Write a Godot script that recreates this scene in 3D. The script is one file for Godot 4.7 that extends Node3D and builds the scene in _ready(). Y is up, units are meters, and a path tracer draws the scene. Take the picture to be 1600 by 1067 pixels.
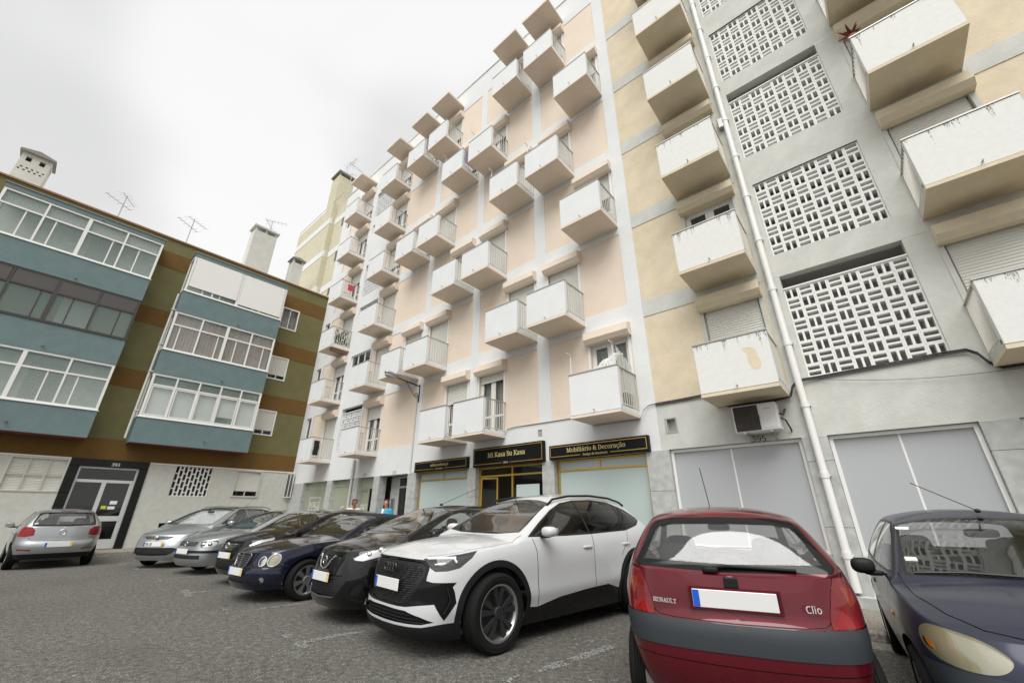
extends Node3D

# ------------------------------------------------------------------ helpers
class MB:
	var v := PackedVector3Array()
	var n := PackedVector3Array()
	var t := PackedVector2Array()
	var c := PackedColorArray()
	var xf := Transform3D.IDENTITY
	var col := Color(-1, 0, 0)
	func put(p: Vector3, nn: Vector3, uv: Vector2):
		v.append(xf * p); n.append((xf.basis * nn).normalized()); t.append(uv)
		if col.r >= 0.0: c.append(col)
	# corners run counter-clockwise seen from outside
	func tri(a: Vector3, b: Vector3, d: Vector3):
		var nn := (b - a).cross(d - a)
		if nn.length_squared() < 1e-16: return
		nn = nn.normalized()
		var e := (b - a).normalized()
		var f := nn.cross(e)
		put(a, nn, Vector2.ZERO); put(d, nn, Vector2((d - a).dot(e), (d - a).dot(f))); put(b, nn, Vector2((b - a).dot(e), 0))
	func quad(a: Vector3, b: Vector3, d: Vector3, e: Vector3, uv0 := Vector2.ZERO, uv1 := Vector2.ONE):
		var nn := (d - a).cross(e - b).normalized()
		var ua := uv0
		var ub := Vector2(uv1.x, uv0.y)
		var ue := Vector2(uv0.x, uv1.y)
		put(a, nn, ua); put(d, nn, uv1); put(b, nn, ub)
		put(a, nn, ua); put(e, nn, ue); put(d, nn, uv1)
	func box(lo: Vector3, hi: Vector3):
		var a := lo
		var b := hi
		quad(Vector3(a.x, a.y, b.z), Vector3(b.x, a.y, b.z), Vector3(b.x, b.y, b.z), Vector3(a.x, b.y, b.z))
		quad(Vector3(b.x, a.y, a.z), Vector3(a.x, a.y, a.z), Vector3(a.x, b.y, a.z), Vector3(b.x, b.y, a.z))
		quad(Vector3(b.x, a.y, b.z), Vector3(b.x, a.y, a.z), Vector3(b.x, b.y, a.z), Vector3(b.x, b.y, b.z))
		quad(Vector3(a.x, a.y, a.z), Vector3(a.x, a.y, b.z), Vector3(a.x, b.y, b.z), Vector3(a.x, b.y, a.z))
		quad(Vector3(a.x, b.y, b.z), Vector3(b.x, b.y, b.z), Vector3(b.x, b.y, a.z), Vector3(a.x, b.y, a.z))
		quad(Vector3(a.x, a.y, a.z), Vector3(b.x, a.y, a.z), Vector3(b.x, a.y, b.z), Vector3(a.x, a.y, b.z))
	# box with chamfered edges
	func cbox(lo: Vector3, hi: Vector3, r: float):
		var m := (lo + hi) / 2.0
		var h := (hi - lo) / 2.0
		r = minf(r, minf(h.x, minf(h.y, h.z)) * 0.9)
		var k := h - Vector3(r, r, r)
		for ax in 3:
			for s in [-1.0, 1.0]:
				var o := Vector3.ZERO; o[ax] = s * h[ax]
				var e1 := Vector3.ZERO; e1[(ax + 1) % 3] = k[(ax + 1) % 3]
				var e2 := Vector3.ZERO; e2[(ax + 2) % 3] = k[(ax + 2) % 3]
				var q := [m + o - e1 - e2, m + o + e1 - e2, m + o + e1 + e2, m + o - e1 + e2]
				if s < 0: q.reverse()
				quad(q[0], q[1], q[2], q[3])
		for ax in 3:
			var b := (ax + 1) % 3
			var d := (ax + 2) % 3
			for s in [-1.0, 1.0]:
				for u in [-1.0, 1.0]:
					var p := Vector3.ZERO; p[b] = s * h[b]; p[d] = u * k[d]
					var q := Vector3.ZERO; q[b] = s * k[b]; q[d] = u * h[d]
					var e := Vector3.ZERO; e[ax] = k[ax]
					_fq(m + p - e, m + p + e, m + q + e, m + q - e, p + q)
		for sx in [-1.0, 1.0]:
			for sy in [-1.0, 1.0]:
				for sz in [-1.0, 1.0]:
					var a := m + Vector3(sx * h.x, sy * k.y, sz * k.z)
					var b := m + Vector3(sx * k.x, sy * h.y, sz * k.z)
					var d := m + Vector3(sx * k.x, sy * k.y, sz * h.z)
					if sx * sy * sz > 0: tri(a, b, d)
					else: tri(a, d, b)
	func _fq(a: Vector3, b: Vector3, d: Vector3, e: Vector3, out: Vector3):
		if (d - a).cross(e - b).dot(out) < 0: quad(e, d, b, a)
		else: quad(a, b, d, e)
	# polygon p (counter-clockwise in x,y) extruded from z0 to z1
	func prism(p: PackedVector2Array, z0: float, z1: float):
		if Geometry2D.is_polygon_clockwise(p):
			p = p.duplicate(); p.reverse()
		# Godot calls clockwise in y-down; after this p is counter-clockwise in y-up or the reverse, so test area
		var ar := 0.0
		for i in p.size(): ar += p[i].cross(p[(i + 1) % p.size()])
		if ar < 0: p.reverse()
		var ix := Geometry2D.triangulate_polygon(p)
		for i in range(0, ix.size(), 3):
			var a := p[ix[i]]; var b := p[ix[i + 1]]; var d := p[ix[i + 2]]
			if (b - a).cross(d - a) < 0:
				var q := b; b = d; d = q
			tri(Vector3(a.x, a.y, z1), Vector3(b.x, b.y, z1), Vector3(d.x, d.y, z1))
			tri(Vector3(a.x, a.y, z0), Vector3(d.x, d.y, z0), Vector3(b.x, b.y, z0))
		for i in p.size():
			var a := p[i]; var b := p[(i + 1) % p.size()]
			quad(Vector3(a.x, a.y, z0), Vector3(b.x, b.y, z0), Vector3(b.x, b.y, z1), Vector3(a.x, a.y, z1))
	# flat wall facing +z with rectangular holes whose reveals go back by depth
	func wall(x0: float, x1: float, y0: float, y1: float, holes: Array, z := 0.0, depth := 0.15):
		var xs := [x0, x1]; var ys := [y0, y1]
		for h in holes:
			for q in [h.position.x, h.end.x]:
				if q > x0 and q < x1: xs.append(q)
			for q in [h.position.y, h.end.y]:
				if q > y0 and q < y1: ys.append(q)
		xs.sort(); ys.sort()
		for i in xs.size() - 1:
			if xs[i + 1] - xs[i] < 1e-5: continue
			for j in ys.size() - 1:
				if ys[j + 1] - ys[j] < 1e-5: continue
				var mid := Vector2((xs[i] + xs[i + 1]) / 2, (ys[j] + ys[j + 1]) / 2)
				var skip := false
				for h in holes:
					if h.has_point(mid):
						skip = true; break
				if not skip: quad(Vector3(xs[i], ys[j], z), Vector3(xs[i + 1], ys[j], z), Vector3(xs[i + 1], ys[j + 1], z), Vector3(xs[i], ys[j + 1], z))
		if depth > 0:
			for h in holes:
				var a: Vector2 = h.position; var b: Vector2 = h.end
				if b.x <= x0 or a.x >= x1 or b.y <= y0 or a.y >= y1: continue
				a = a.max(Vector2(x0, y0)); b = b.min(Vector2(x1, y1))
				quad(Vector3(a.x, a.y, z), Vector3(a.x, b.y, z), Vector3(a.x, b.y, z - depth), Vector3(a.x, a.y, z - depth))
				quad(Vector3(b.x, a.y, z - depth), Vector3(b.x, b.y, z - depth), Vector3(b.x, b.y, z), Vector3(b.x, a.y, z))
				quad(Vector3(a.x, a.y, z - depth), Vector3(b.x, a.y, z - depth), Vector3(b.x, a.y, z), Vector3(a.x, a.y, z))
				quad(Vector3(a.x, b.y, z), Vector3(b.x, b.y, z), Vector3(b.x, b.y, z - depth), Vector3(a.x, b.y, z - depth))
	# picture frame in x,y: outer rect, bar width w, z0..z1
	func frame(x0: float, x1: float, y0: float, y1: float, w: float, z0: float, z1: float):
		box(Vector3(x0, y0, z0), Vector3(x1, y0 + w, z1)); box(Vector3(x0, y1 - w, z0), Vector3(x1, y1, z1))
		box(Vector3(x0, y0 + w, z0), Vector3(x0 + w, y1 - w, z1)); box(Vector3(x1 - w, y0 + w, z0), Vector3(x1, y1 - w, z1))
	func tube(pts: Array, r, sides := 8, closed := false):
		var m := pts.size()
		if m < 2: return
		var rings := []
		var up := Vector3.UP
		for i in m:
			var d: Vector3
			if closed: d = (pts[(i + 1) % m] - pts[(i - 1 + m) % m]).normalized()
			elif i == 0: d = (pts[1] - pts[0]).normalized()
			elif i == m - 1: d = (pts[i] - pts[i - 1]).normalized()
			else: d = (pts[i + 1] - pts[i - 1]).normalized()
			if absf(d.dot(up)) > 0.95: up = Vector3.RIGHT if absf(d.x) < 0.9 else Vector3.BACK
			var a := d.cross(up).normalized()
			var b := a.cross(d).normalized()
			up = b
			var rr: float = r[i] if r is Array else r
			var ring := []
			for k in sides:
				var an := TAU * k / sides
				ring.append([pts[i] + (a * cos(an) + b * sin(an)) * rr, a * cos(an) + b * sin(an)])
			rings.append(ring)
		for i in (m if closed else m - 1):
			var A: Array = rings[i]; var B: Array = rings[(i + 1) % m]
			for k in sides:
				var k2 := (k + 1) % sides
				put(A[k][0], A[k][1], Vector2(0, 0)); put(A[k2][0], A[k2][1], Vector2(0, 1)); put(B[k2][0], B[k2][1], Vector2(1, 1))
				put(A[k][0], A[k][1], Vector2(0, 0)); put(B[k2][0], B[k2][1], Vector2(1, 1)); put(B[k][0], B[k][1], Vector2(1, 0))
		if not closed:
			for k in range(1, sides - 1):
				tri(rings[0][0][0], rings[0][k][0], rings[0][k + 1][0])
				tri(rings[m - 1][0][0], rings[m - 1][k + 1][0], rings[m - 1][k][0])
	# profile [radius, height] turned about the local y axis
	func lathe(prof: Array, seg := 24, a0 := 0.0, a1 := TAU):
		for i in prof.size() - 1:
			var p: Vector2 = prof[i]; var q: Vector2 = prof[i + 1]
			var d := (q - p)
			if d.length() < 1e-6: continue
			var nn := Vector2(d.y, -d.x).normalized()
			for k in seg:
				var u := a0 + (a1 - a0) * k / seg; var w := a0 + (a1 - a0) * (k + 1) / seg
				var cu := Vector3(cos(u), 0, sin(u)); var cw := Vector3(cos(w), 0, sin(w))
				var a := cu * p.x + Vector3(0, p.y, 0); var b := cw * p.x + Vector3(0, p.y, 0)
				var e := cu * q.x + Vector3(0, q.y, 0); var f := cw * q.x + Vector3(0, q.y, 0)
				var nu := cu * nn.x + Vector3(0, nn.y, 0); var nw := cw * nn.x + Vector3(0, nn.y, 0)
				put(a, nu, Vector2(0, 0)); put(b, nw, Vector2(1, 0)); put(f, nw, Vector2(1, 1))
				put(a, nu, Vector2(0, 0)); put(f, nw, Vector2(1, 1)); put(e, nu, Vector2(0, 1))
	func mesh() -> ArrayMesh:
		var am := ArrayMesh.new()
		if v.size() == 0: return am
		var arr := []; arr.resize(Mesh.ARRAY_MAX)
		arr[Mesh.ARRAY_VERTEX] = v; arr[Mesh.ARRAY_NORMAL] = n; arr[Mesh.ARRAY_TEX_UV] = t
		if c.size() == v.size(): arr[Mesh.ARRAY_COLOR] = c
		am.add_surface_from_arrays(Mesh.PRIMITIVE_TRIANGLES, arr)
		return am

var used := {}
func numbered(parent: Node, called: String) -> String:
	var k := str(parent.get_instance_id()) + called
	var i: int = used.get(k, 0)
	used[k] = i + 1
	return called if i == 0 else "%s_%03d" % [called, i]

func part(parent: Node, called: String, what, m: Material, at := Vector3.ZERO) -> MeshInstance3D:
	var o := MeshInstance3D.new()
	o.mesh = what.mesh() if what is MB else what
	if o.mesh.get_surface_count() > 0: o.set_surface_override_material(0, m)
	o.name = numbered(parent, called)
	o.position = at
	parent.add_child(o, true)
	return o

func tag(o: Node, label: String, category: String, group := "", kind := ""):
	o.set_meta("label", label)
	if category: o.set_meta("category", category)
	if group: o.set_meta("group", group)
	if kind: o.set_meta("kind", kind)

func thing(called: String, label: String, category: String, at := Vector3.ZERO, turn := 0.0, group := "") -> Node3D:
	var o := Node3D.new()
	o.name = numbered(self, called)
	add_child(o, true)
	o.position = at; o.rotation.y = turn
	tag(o, label, category, group)
	return o

func solo(called: String, what, m: Material, label: String, category: String, group := "", kind := "") -> MeshInstance3D:
	var o := part(self, called, what, m)
	tag(o, label, category, group, kind)
	return o

func structure(called: String, what, m: Material, label: String) -> MeshInstance3D:
	var o := part(self, called, what, m)
	o.set_meta("kind", "structure"); o.set_meta("label", label)
	return o

func rename_tree(o: Node):
	pass

# a copy of a part with its sub-parts under another number
func copy_part(src: Node3D, parent: Node, called: String, at: Vector3) -> Node3D:
	var o: Node3D = src.duplicate()
	o.name = numbered(parent, called)
	o.position = at
	parent.add_child(o, true)
	return o

# ------------------------------------------------------------------ textures and materials
var M := {}
func noise_img(size: int, freq: float, oct: int, sd: int, lo: float, hi: float, kind := FastNoiseLite.TYPE_SIMPLEX_SMOOTH, gain := 0.5) -> Image:
	var f := FastNoiseLite.new()
	f.noise_type = kind; f.frequency = freq; f.seed = sd
	f.fractal_type = FastNoiseLite.FRACTAL_FBM; f.fractal_octaves = oct; f.fractal_gain = gain
	var im := f.get_seamless_image(size, size)
	im.convert(Image.FORMAT_L8)
	var d := im.get_data()
	for i in d.size(): d[i] = int(clampf(lo + (hi - lo) * d[i] / 255.0, 0, 1) * 255.0)
	return Image.create_from_data(size, size, false, Image.FORMAT_L8, d)

func mul_img(a: Image, b: Image) -> Image:
	var x := a.get_data(); var y := b.get_data()
	for i in x.size(): x[i] = x[i] * y[i] / 255
	return Image.create_from_data(a.get_width(), a.get_height(), false, Image.FORMAT_L8, x)

func tex(im: Image) -> ImageTexture:
	im = im.duplicate(); im.convert(Image.FORMAT_RGBA8)
	return ImageTexture.create_from_image(im)

func lin(r: float, g: float, b: float) -> Color: return Color(r, g, b).linear_to_srgb()

func mat(c: Color, rough := 0.8, met := 0.0) -> StandardMaterial3D:
	var m := StandardMaterial3D.new()
	m.albedo_color = c; m.roughness = rough; m.metallic = met
	return m

func tri_tex(m: StandardMaterial3D, t: Texture2D, size: float) -> StandardMaterial3D:
	m.albedo_texture = t
	m.uv1_triplanar = true; m.uv1_world_triplanar = true
	m.uv1_scale = Vector3.ONE / size
	return m

func bump(m: StandardMaterial3D, im: Image, strength: float, scale := 1.0) -> StandardMaterial3D:
	var b := im.duplicate(); b.convert(Image.FORMAT_RGBA8)
	b.bump_map_to_normal_map(strength)
	m.normal_enabled = true; m.normal_texture = ImageTexture.create_from_image(b); m.normal_scale = scale
	return m

func paint(c: Color, metal := 0.0, rough := 0.32) -> StandardMaterial3D:
	var m := mat(c, rough, metal)
	m.clearcoat_enabled = true; m.clearcoat = 0.85; m.clearcoat_roughness = 0.03; m.metallic_specular = 0.2
	return m

func dull(m: StandardMaterial3D, s := 0.22) -> StandardMaterial3D:
	m.metallic_specular = s
	return m

func glass(c: Color, alpha: float) -> StandardMaterial3D:
	var m := mat(Color(c.r, c.g, c.b, alpha), 0.02)
	m.transparency = BaseMaterial3D.TRANSPARENCY_ALPHA
	m.metallic_specular = 0.6
	return m

func make_materials():
	var fine := noise_img(512, 0.05, 4, 3, 0.975, 1.0)
	var blot := noise_img(512, 0.006, 5, 8, 0.975, 1.0)
	var pl := mul_img(fine, blot)
	var plain := tex(pl)
	var stainy := tex(mul_img(mul_img(fine, noise_img(512, 0.010, 6, 21, 0.945, 1.01)), noise_img(512, 0.03, 4, 5, 0.975, 1.0)))
	var grain := noise_img(512, 0.12, 3, 11, 0.0, 1.0)
	M.white = bump(tri_tex(mat(lin(0.755, 0.765, 0.76), 0.85), plain, 3.1), grain, 1.0, 0.25)
	M.panel = tri_tex(mat(lin(0.755, 0.765, 0.765), 0.6), plain, 2.3)
	M.peach = bump(tri_tex(mat(lin(0.80, 0.68, 0.56), 0.9), plain, 2.7), grain, 1.0, 0.25)
	M.soffit = M.peach
	M.cream = bump(tri_tex(mat(lin(0.64, 0.645, 0.595), 0.88), stainy, 2.9), grain, 1.0, 0.3)
	M.beige = bump(tri_tex(mat(lin(0.76, 0.655, 0.48), 0.9), stainy, 3.3), grain, 1.0, 0.3)
	M.oldpanel = tri_tex(mat(lin(0.74, 0.745, 0.71), 0.75), plain, 1.9)
	M.oldsoffit = M.beige
	M.block = tri_tex(mat(lin(0.85, 0.845, 0.81), 0.85), plain, 1.3)
	M.shutter = mat(lin(0.68, 0.67, 0.62), 0.5)
	M.frame = mat(lin(0.78, 0.78, 0.75), 0.45)
	M.rail = mat(lin(0.60, 0.58, 0.53), 0.5, 0.2)
	M.greyrail = mat(lin(0.42, 0.41, 0.38), 0.45, 0.5)
	M.glass = glass(Color(0.30, 0.36, 0.36), 0.22)
	M.bayglass = glass(Color(0.60, 0.70, 0.68), 0.30)
	M.darkglass = glass(Color(0.04, 0.045, 0.045), 0.72)
	M.film = mat(lin(0.47, 0.555, 0.535), 0.12); M.film.metallic_specular = 0.5
	M.greyfilm = mat(lin(0.42, 0.435, 0.445), 0.16)
	M.sage = mat(lin(0.33, 0.35, 0.26), 0.35)
	M.room = mat(lin(0.48, 0.46, 0.42), 0.9)
	M.curtain = tri_tex(mat(lin(0.55, 0.54, 0.50), 0.9), tex(noise_img(256, 0.05, 2, 6, 0.75, 1.0)), 0.8)
	M.dark = dull(mat(lin(0.02, 0.02, 0.02), 0.7))
	M.paintedglass = mat(lin(0.06, 0.065, 0.065), 0.05)
	M.black = dull(mat(lin(0.010, 0.010, 0.011), 0.35))
	M.gold = mat(lin(0.56, 0.36, 0.08), 0.35, 0.6)
	M.goldtext = mat(lin(0.72, 0.60, 0.26), 0.4, 0.2)
	var mar := noise_img(512, 0.014, 6, 31, 0.86, 1.0)
	M.marble = tri_tex(mat(lin(0.52, 0.53, 0.51), 0.45), tex(mar), 1.7)
	M.whitemarble = tri_tex(mat(lin(0.60, 0.605, 0.55), 0.5), tex(noise_img(512, 0.016, 6, 41, 0.93, 1.0)), 2.2)
	M.blackstone = dull(tri_tex(mat(lin(0.015, 0.015, 0.015), 0.25), plain, 1.0), 0.3)
	M.olive = bump(tri_tex(mat(lin(0.180, 0.163, 0.068), 0.9), stainy, 3.7), grain, 1.0, 0.25)
	M.ochre = bump(tri_tex(mat(lin(0.165, 0.088, 0.018), 0.9), stainy, 3.1), grain, 1.0, 0.25)
	M.blue = bump(tri_tex(mat(lin(0.160, 0.232, 0.236), 0.85), stainy, 3.3), grain, 1.0, 0.25)
	M.redsoffit = mat(lin(0.16, 0.03, 0.02), 0.8)
	M.alu = mat(lin(0.62, 0.63, 0.62), 0.4, 0.3)
	M.brownframe = mat(lin(0.05, 0.042, 0.036), 0.45)
	M.brownpanel = mat(lin(0.075, 0.068, 0.064), 0.5)
	M.paleolive = bump(tri_tex(mat(lin(0.63, 0.59, 0.44), 0.9), stainy, 3.0), grain, 1.0, 0.25)
	M.tile = mat(lin(0.30, 0.16, 0.09), 0.85)
	M.roofgrey = mat(lin(0.25, 0.24, 0.22), 0.9)
	M.steel = mat(lin(0.35, 0.35, 0.35), 0.4, 0.8)
	M.cable = mat(lin(0.05, 0.05, 0.05), 0.6)
	M.palecable = mat(lin(0.45, 0.45, 0.43), 0.6)
	# ground
	var fc := FastNoiseLite.new(); fc.noise_type = FastNoiseLite.TYPE_CELLULAR; fc.frequency = 0.30; fc.seed = 6
	fc.cellular_return_type = FastNoiseLite.RETURN_CELL_VALUE; fc.fractal_type = FastNoiseLite.FRACTAL_NONE
	var peb := fc.get_seamless_image(1024, 1024); peb.convert(Image.FORMAT_L8)
	var pd := peb.get_data()
	for i in pd.size():
		var q := pd[i] / 255.0
		pd[i] = int(255.0 * clampf(0.50 + 0.27 * q + (0.22 if q > 0.955 else 0.0), 0, 1))
	peb = Image.create_from_data(1024, 1024, false, Image.FORMAT_L8, pd)
	var grit := noise_img(1024, 0.16, 2, 77, -0.25, 1.25)
	var stones := mul_img(peb, noise_img(1024, 0.03, 4, 78, 0.70, 1.12))
	M.asphalt = bump(tri_tex(mat(lin(0.36, 0.348, 0.305), 0.95), tex(stones), 2.9), grit, 4.0, 0.8)
	M.asphalt.vertex_color_use_as_albedo = true
	M.pave = bump(tri_tex(mat(lin(0.33, 0.30, 0.255), 0.9), tex(noise_img(512, 0.05, 5, 90, 0.55, 1.1)), 1.2), grain, 1.0, 0.4)
	M.kerb = bump(tri_tex(mat(lin(0.40, 0.38, 0.33), 0.9), tex(noise_img(512, 0.04, 6, 91, 0.55, 1.1)), 0.9), grain, 1.0, 0.5)
	M.road_paint = tri_tex(mat(lin(0.46, 0.46, 0.43), 0.9), tex(noise_img(256, 0.08, 4, 19, 0.55, 1.0)), 0.7)

# ------------------------------------------------------------------ scene
func _ready():
	var cam := Camera3D.new()
	cam.name = "camera"
	cam.transform = Transform3D(Basis(Vector3(0.756706, 0.002533, -0.653751), Vector3(0.251308, 0.92203, 0.294458), Vector3(0.603523, -0.387111, 0.697069)).orthonormalized(), Vector3(0, 1.40, 8.82))
	cam.fov = 80.14; cam.near = 0.05; cam.far = 600.0
	add_child(cam); cam.current = true
	var env := Environment.new()
	var sky := Sky.new()
	var sm := ProceduralSkyMaterial.new()
	sm.sky_top_color = lin(0.70, 0.705, 0.705); sm.sky_horizon_color = lin(0.82, 0.82, 0.815); sm.sky_curve = 0.25
	sm.sky_cover = overcast(); sm.sky_cover_modulate = Color(1, 1, 1, 1)
	sm.sky_energy_multiplier = 0.72
	sm.ground_bottom_color = Color(0.2, 0.2, 0.19); sm.ground_horizon_color = Color(0.5, 0.5, 0.48)
	sm.sun_angle_max = 1.0
	sky.sky_material = sm
	env.background_mode = Environment.BG_SKY; env.sky = sky
	env.tonemap_mode = Environment.TONE_MAPPER_LINEAR
	env.tonemap_exposure = 2.15
	env.sdfgi_enabled = true; env.ssao_enabled = true; env.ssil_enabled = true
	var we := WorldEnvironment.new()
	we.name = "environment"; we.environment = env
	add_child(we)
	var sun := DirectionalLight3D.new()
	sun.name = "sun"
	sun.light_energy = 0.5; sun.light_angular_distance = 45.0; sun.light_color = Color(1.0, 0.995, 0.985)
	sun.shadow_enabled = true
	add_child(sun)
	sun.look_at_from_position(Vector3(10, 30, 18), Vector3.ZERO)
	make_materials()
	ground()
	peach_block()
	cream_block()
	end_block()
	green_building()
	shop_signs()
	street_things()
	all_cars()
	people()

# uneven overcast: soft banks of cloud over the whole dome
func overcast() -> ImageTexture:
	var w := 512; var h := 256
	var im := Image.create(w, h, false, Image.FORMAT_RGBA8)
	var f := FastNoiseLite.new(); f.seed = 14; f.frequency = 0.9; f.fractal_octaves = 4; f.fractal_gain = 0.45
	for y in h:
		var th := PI * (y + 0.5) / h
		for x in w:
			var ph := TAU * (x + 0.5) / w
			var d := Vector3(sin(th) * cos(ph), cos(th) * 1.6, sin(th) * sin(ph))
			var v := smoothstep(-0.35, 0.35, f.get_noise_3d(d.x * 1.3, d.y * 1.3, d.z * 1.3))
			var g := lin(0.14 * v, 0.14 * v, 0.138 * v)
			im.set_pixel(x, y, Color(g.r, g.g, g.b, 1.0))
	return ImageTexture.create_from_image(im)

const F0 := 3.42
const FH := 2.65

func ground():
	var g := MB.new()
	var f := FastNoiseLite.new(); f.seed = 4; f.frequency = 0.35; f.fractal_octaves = 4
	var f2 := FastNoiseLite.new(); f2.seed = 9; f2.frequency = 1.6; f2.fractal_octaves = 3
	var xs := []; var zs := []
	var x := -24.0
	while x < 6.0: xs.append(x); x += 0.3
	for q in [6.0, 10.0, 20.0, 40.0, 90.0]: xs.append(q)
	for q in [-90.0, -50.0, -32.0]: xs.push_front(q)
	xs.sort()
	var z := 1.0
	while z < 12.0: zs.append(z); z += 0.3
	for q in [12.0, 16.0, 25.0, 45.0, 90.0, -90.0, -40.0, -15.0]: zs.append(q)
	zs.sort()
	for i in xs.size() - 1:
		for j in zs.size() - 1:
			var k := [Vector3(xs[i], 0, zs[j + 1]), Vector3(xs[i + 1], 0, zs[j + 1]), Vector3(xs[i + 1], 0, zs[j]), Vector3(xs[i], 0, zs[j])]
			for q in [0, 2, 1, 0, 3, 2]:
				var p: Vector3 = k[q]
				var s := 1.0 + 0.22 * f.get_noise_2d(p.x, p.z) + 0.12 * f2.get_noise_2d(p.x, p.z)
				g.v.append(p); g.n.append(Vector3.UP); g.t.append(Vector2(p.x, p.z)); g.c.append(Color(s * 1.01, s, s * 0.97))
	structure("ground", g, M.asphalt, "dark worn asphalt of the car park")
	# pavements: slabs with joints, kerb stones as pieces
	var p := MB.new()
	p.box(Vector3(-20.45, -0.3, -0.3), Vector3(14, 0.10, 1.52))
	var pv := structure("pavement", p, M.pave, "pale pavement along the apartment blocks")
	var rng := RandomNumberGenerator.new(); rng.seed = 5
	var stone := []
	for k in 3:
		var b := MB.new(); b.cbox(Vector3(-0.49, -0.2, -0.08), Vector3(0.49, 0.105 - 0.004 * k, 0.08), 0.018)
		stone.append(b.mesh())
	var xx := -19.9
	while xx < 9.0:
		var s := part(pv, "kerb_stone", stone[rng.randi() % 3], M.kerb, Vector3(xx, 0.0, 1.60 + rng.randf_range(-0.006, 0.006)))
		s.rotation.y = rng.randf_range(-0.004, 0.004)
		xx += 1.0
	# low stone step against the wall
	var st := MB.new()
	xx = -20.4
	while xx < 10.0:
		st.cbox(Vector3(xx + 0.004, 0.0, -0.2), Vector3(xx + 1.5 - 0.004, 0.255, 0.13), 0.012)
		xx += 1.5
	part(pv, "step", st, M.marble)
	var p2 := MB.new()
	p2.box(Vector3(-22.2, -0.3, -0.3), Vector3(-20.6, 0.12, 22))
	var pg := structure("pavement", p2, M.pave, "pavement in front of the green building")
	var zz := 1.9
	while zz < 21.0:
		var s := part(pg, "kerb_stone", stone[rng.randi() % 3], M.kerb, Vector3(-20.52, 0.018, zz))
		s.rotation.y = PI / 2
		zz += 1.0
	# gutter strip of concrete along the kerb
	var gu := MB.new()
	gu.box(Vector3(-20.4, -0.05, 1.68), Vector3(9.0, 0.004, 2.02))
	structure("gutter", gu, M.pave, "concrete gutter strip beside the kerb")
	# worn white bay markings: many flakes of old paint, broken up by noise
	var fl := MB.new()
	var lines := []
	for bx in [-2.75, -5.25, -7.55, -9.95, -12.35, -14.75, -17.0]:
		lines.append([Vector2(bx - 0.3, 6.15), Vector2(bx + 0.12, 2.6), 0.11])
		lines.append([Vector2(bx - 0.75, 6.1), Vector2(bx + 0.15, 6.22), 0.11])
	lines.append([Vector2(-18.2, 5.6), Vector2(-16.5, 6.3), 0.1])
	var fn := FastNoiseLite.new(); fn.seed = 12; fn.frequency = 1.4; fn.fractal_octaves = 3
	for l in lines:
		var a: Vector2 = l[0]; var b: Vector2 = l[1]; var w: float = l[2]
		var d := (b - a).normalized(); var nrm := Vector2(-d.y, d.x)
		for k in int((b - a).length() * 420):
			var q := a + d * rng.randf() * (b - a).length() + nrm * rng.randf_range(-w, w) * 0.5
			if fn.get_noise_2d(q.x, q.y) + rng.randf_range(-0.15, 0.15) < 0.03: continue
			flake(fl, q, rng.randf_range(0.006, 0.022), rng)
	structure("bay_marking", fl, M.road_paint, "worn white parking bay lines on the asphalt")
	# litter and gum spots
	var lt := MB.new()
	for k in 140:
		var q := Vector2(rng.randf_range(-14, 0.5), rng.randf_range(3.0, 8.4))
		flake(lt, q, rng.randf_range(0.006, 0.02), rng)
	var lo := part(self, "litter", lt, M.road_paint)
	tag(lo, "small pale scraps and gum spots scattered on the asphalt", "litter", "", "stuff")

func flake(b: MB, q: Vector2, r: float, rng: RandomNumberGenerator):
	var k := rng.randi_range(4, 6); var a0 := rng.randf() * TAU
	var pts := []
	for i in k:
		var an := a0 - TAU * i / k
		pts.append(Vector3(q.x + cos(an) * r * rng.randf_range(0.6, 1.5), 0.0045, q.y + sin(an) * r * rng.randf_range(0.5, 1.1)))
	for i in range(1, k - 1): b.tri(pts[0], pts[i], pts[i + 1])

# ------------------------------------------------------------------ facade pieces
# roller shutter of curved slats, hanging from y1 down to y0
func shutter_mesh(w: float, h: float, pitch := 0.055) -> MB:
	var b := MB.new()
	var y := 0.0
	while y < h - 0.001:
		var hh := minf(pitch, h - y)
		var seq := [Vector2(-0.004, y), Vector2(0.004, y + hh * 0.12), Vector2(0.010, y + hh * 0.5), Vector2(0.004, y + hh * 0.88), Vector2(-0.004, y + hh)]
		for i in 4: b.quad(Vector3(-w / 2, seq[i].y, seq[i].x), Vector3(w / 2, seq[i].y, seq[i].x), Vector3(w / 2, seq[i + 1].y, seq[i + 1].x), Vector3(-w / 2, seq[i + 1].y, seq[i + 1].x))
		y += pitch
	return b

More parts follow.
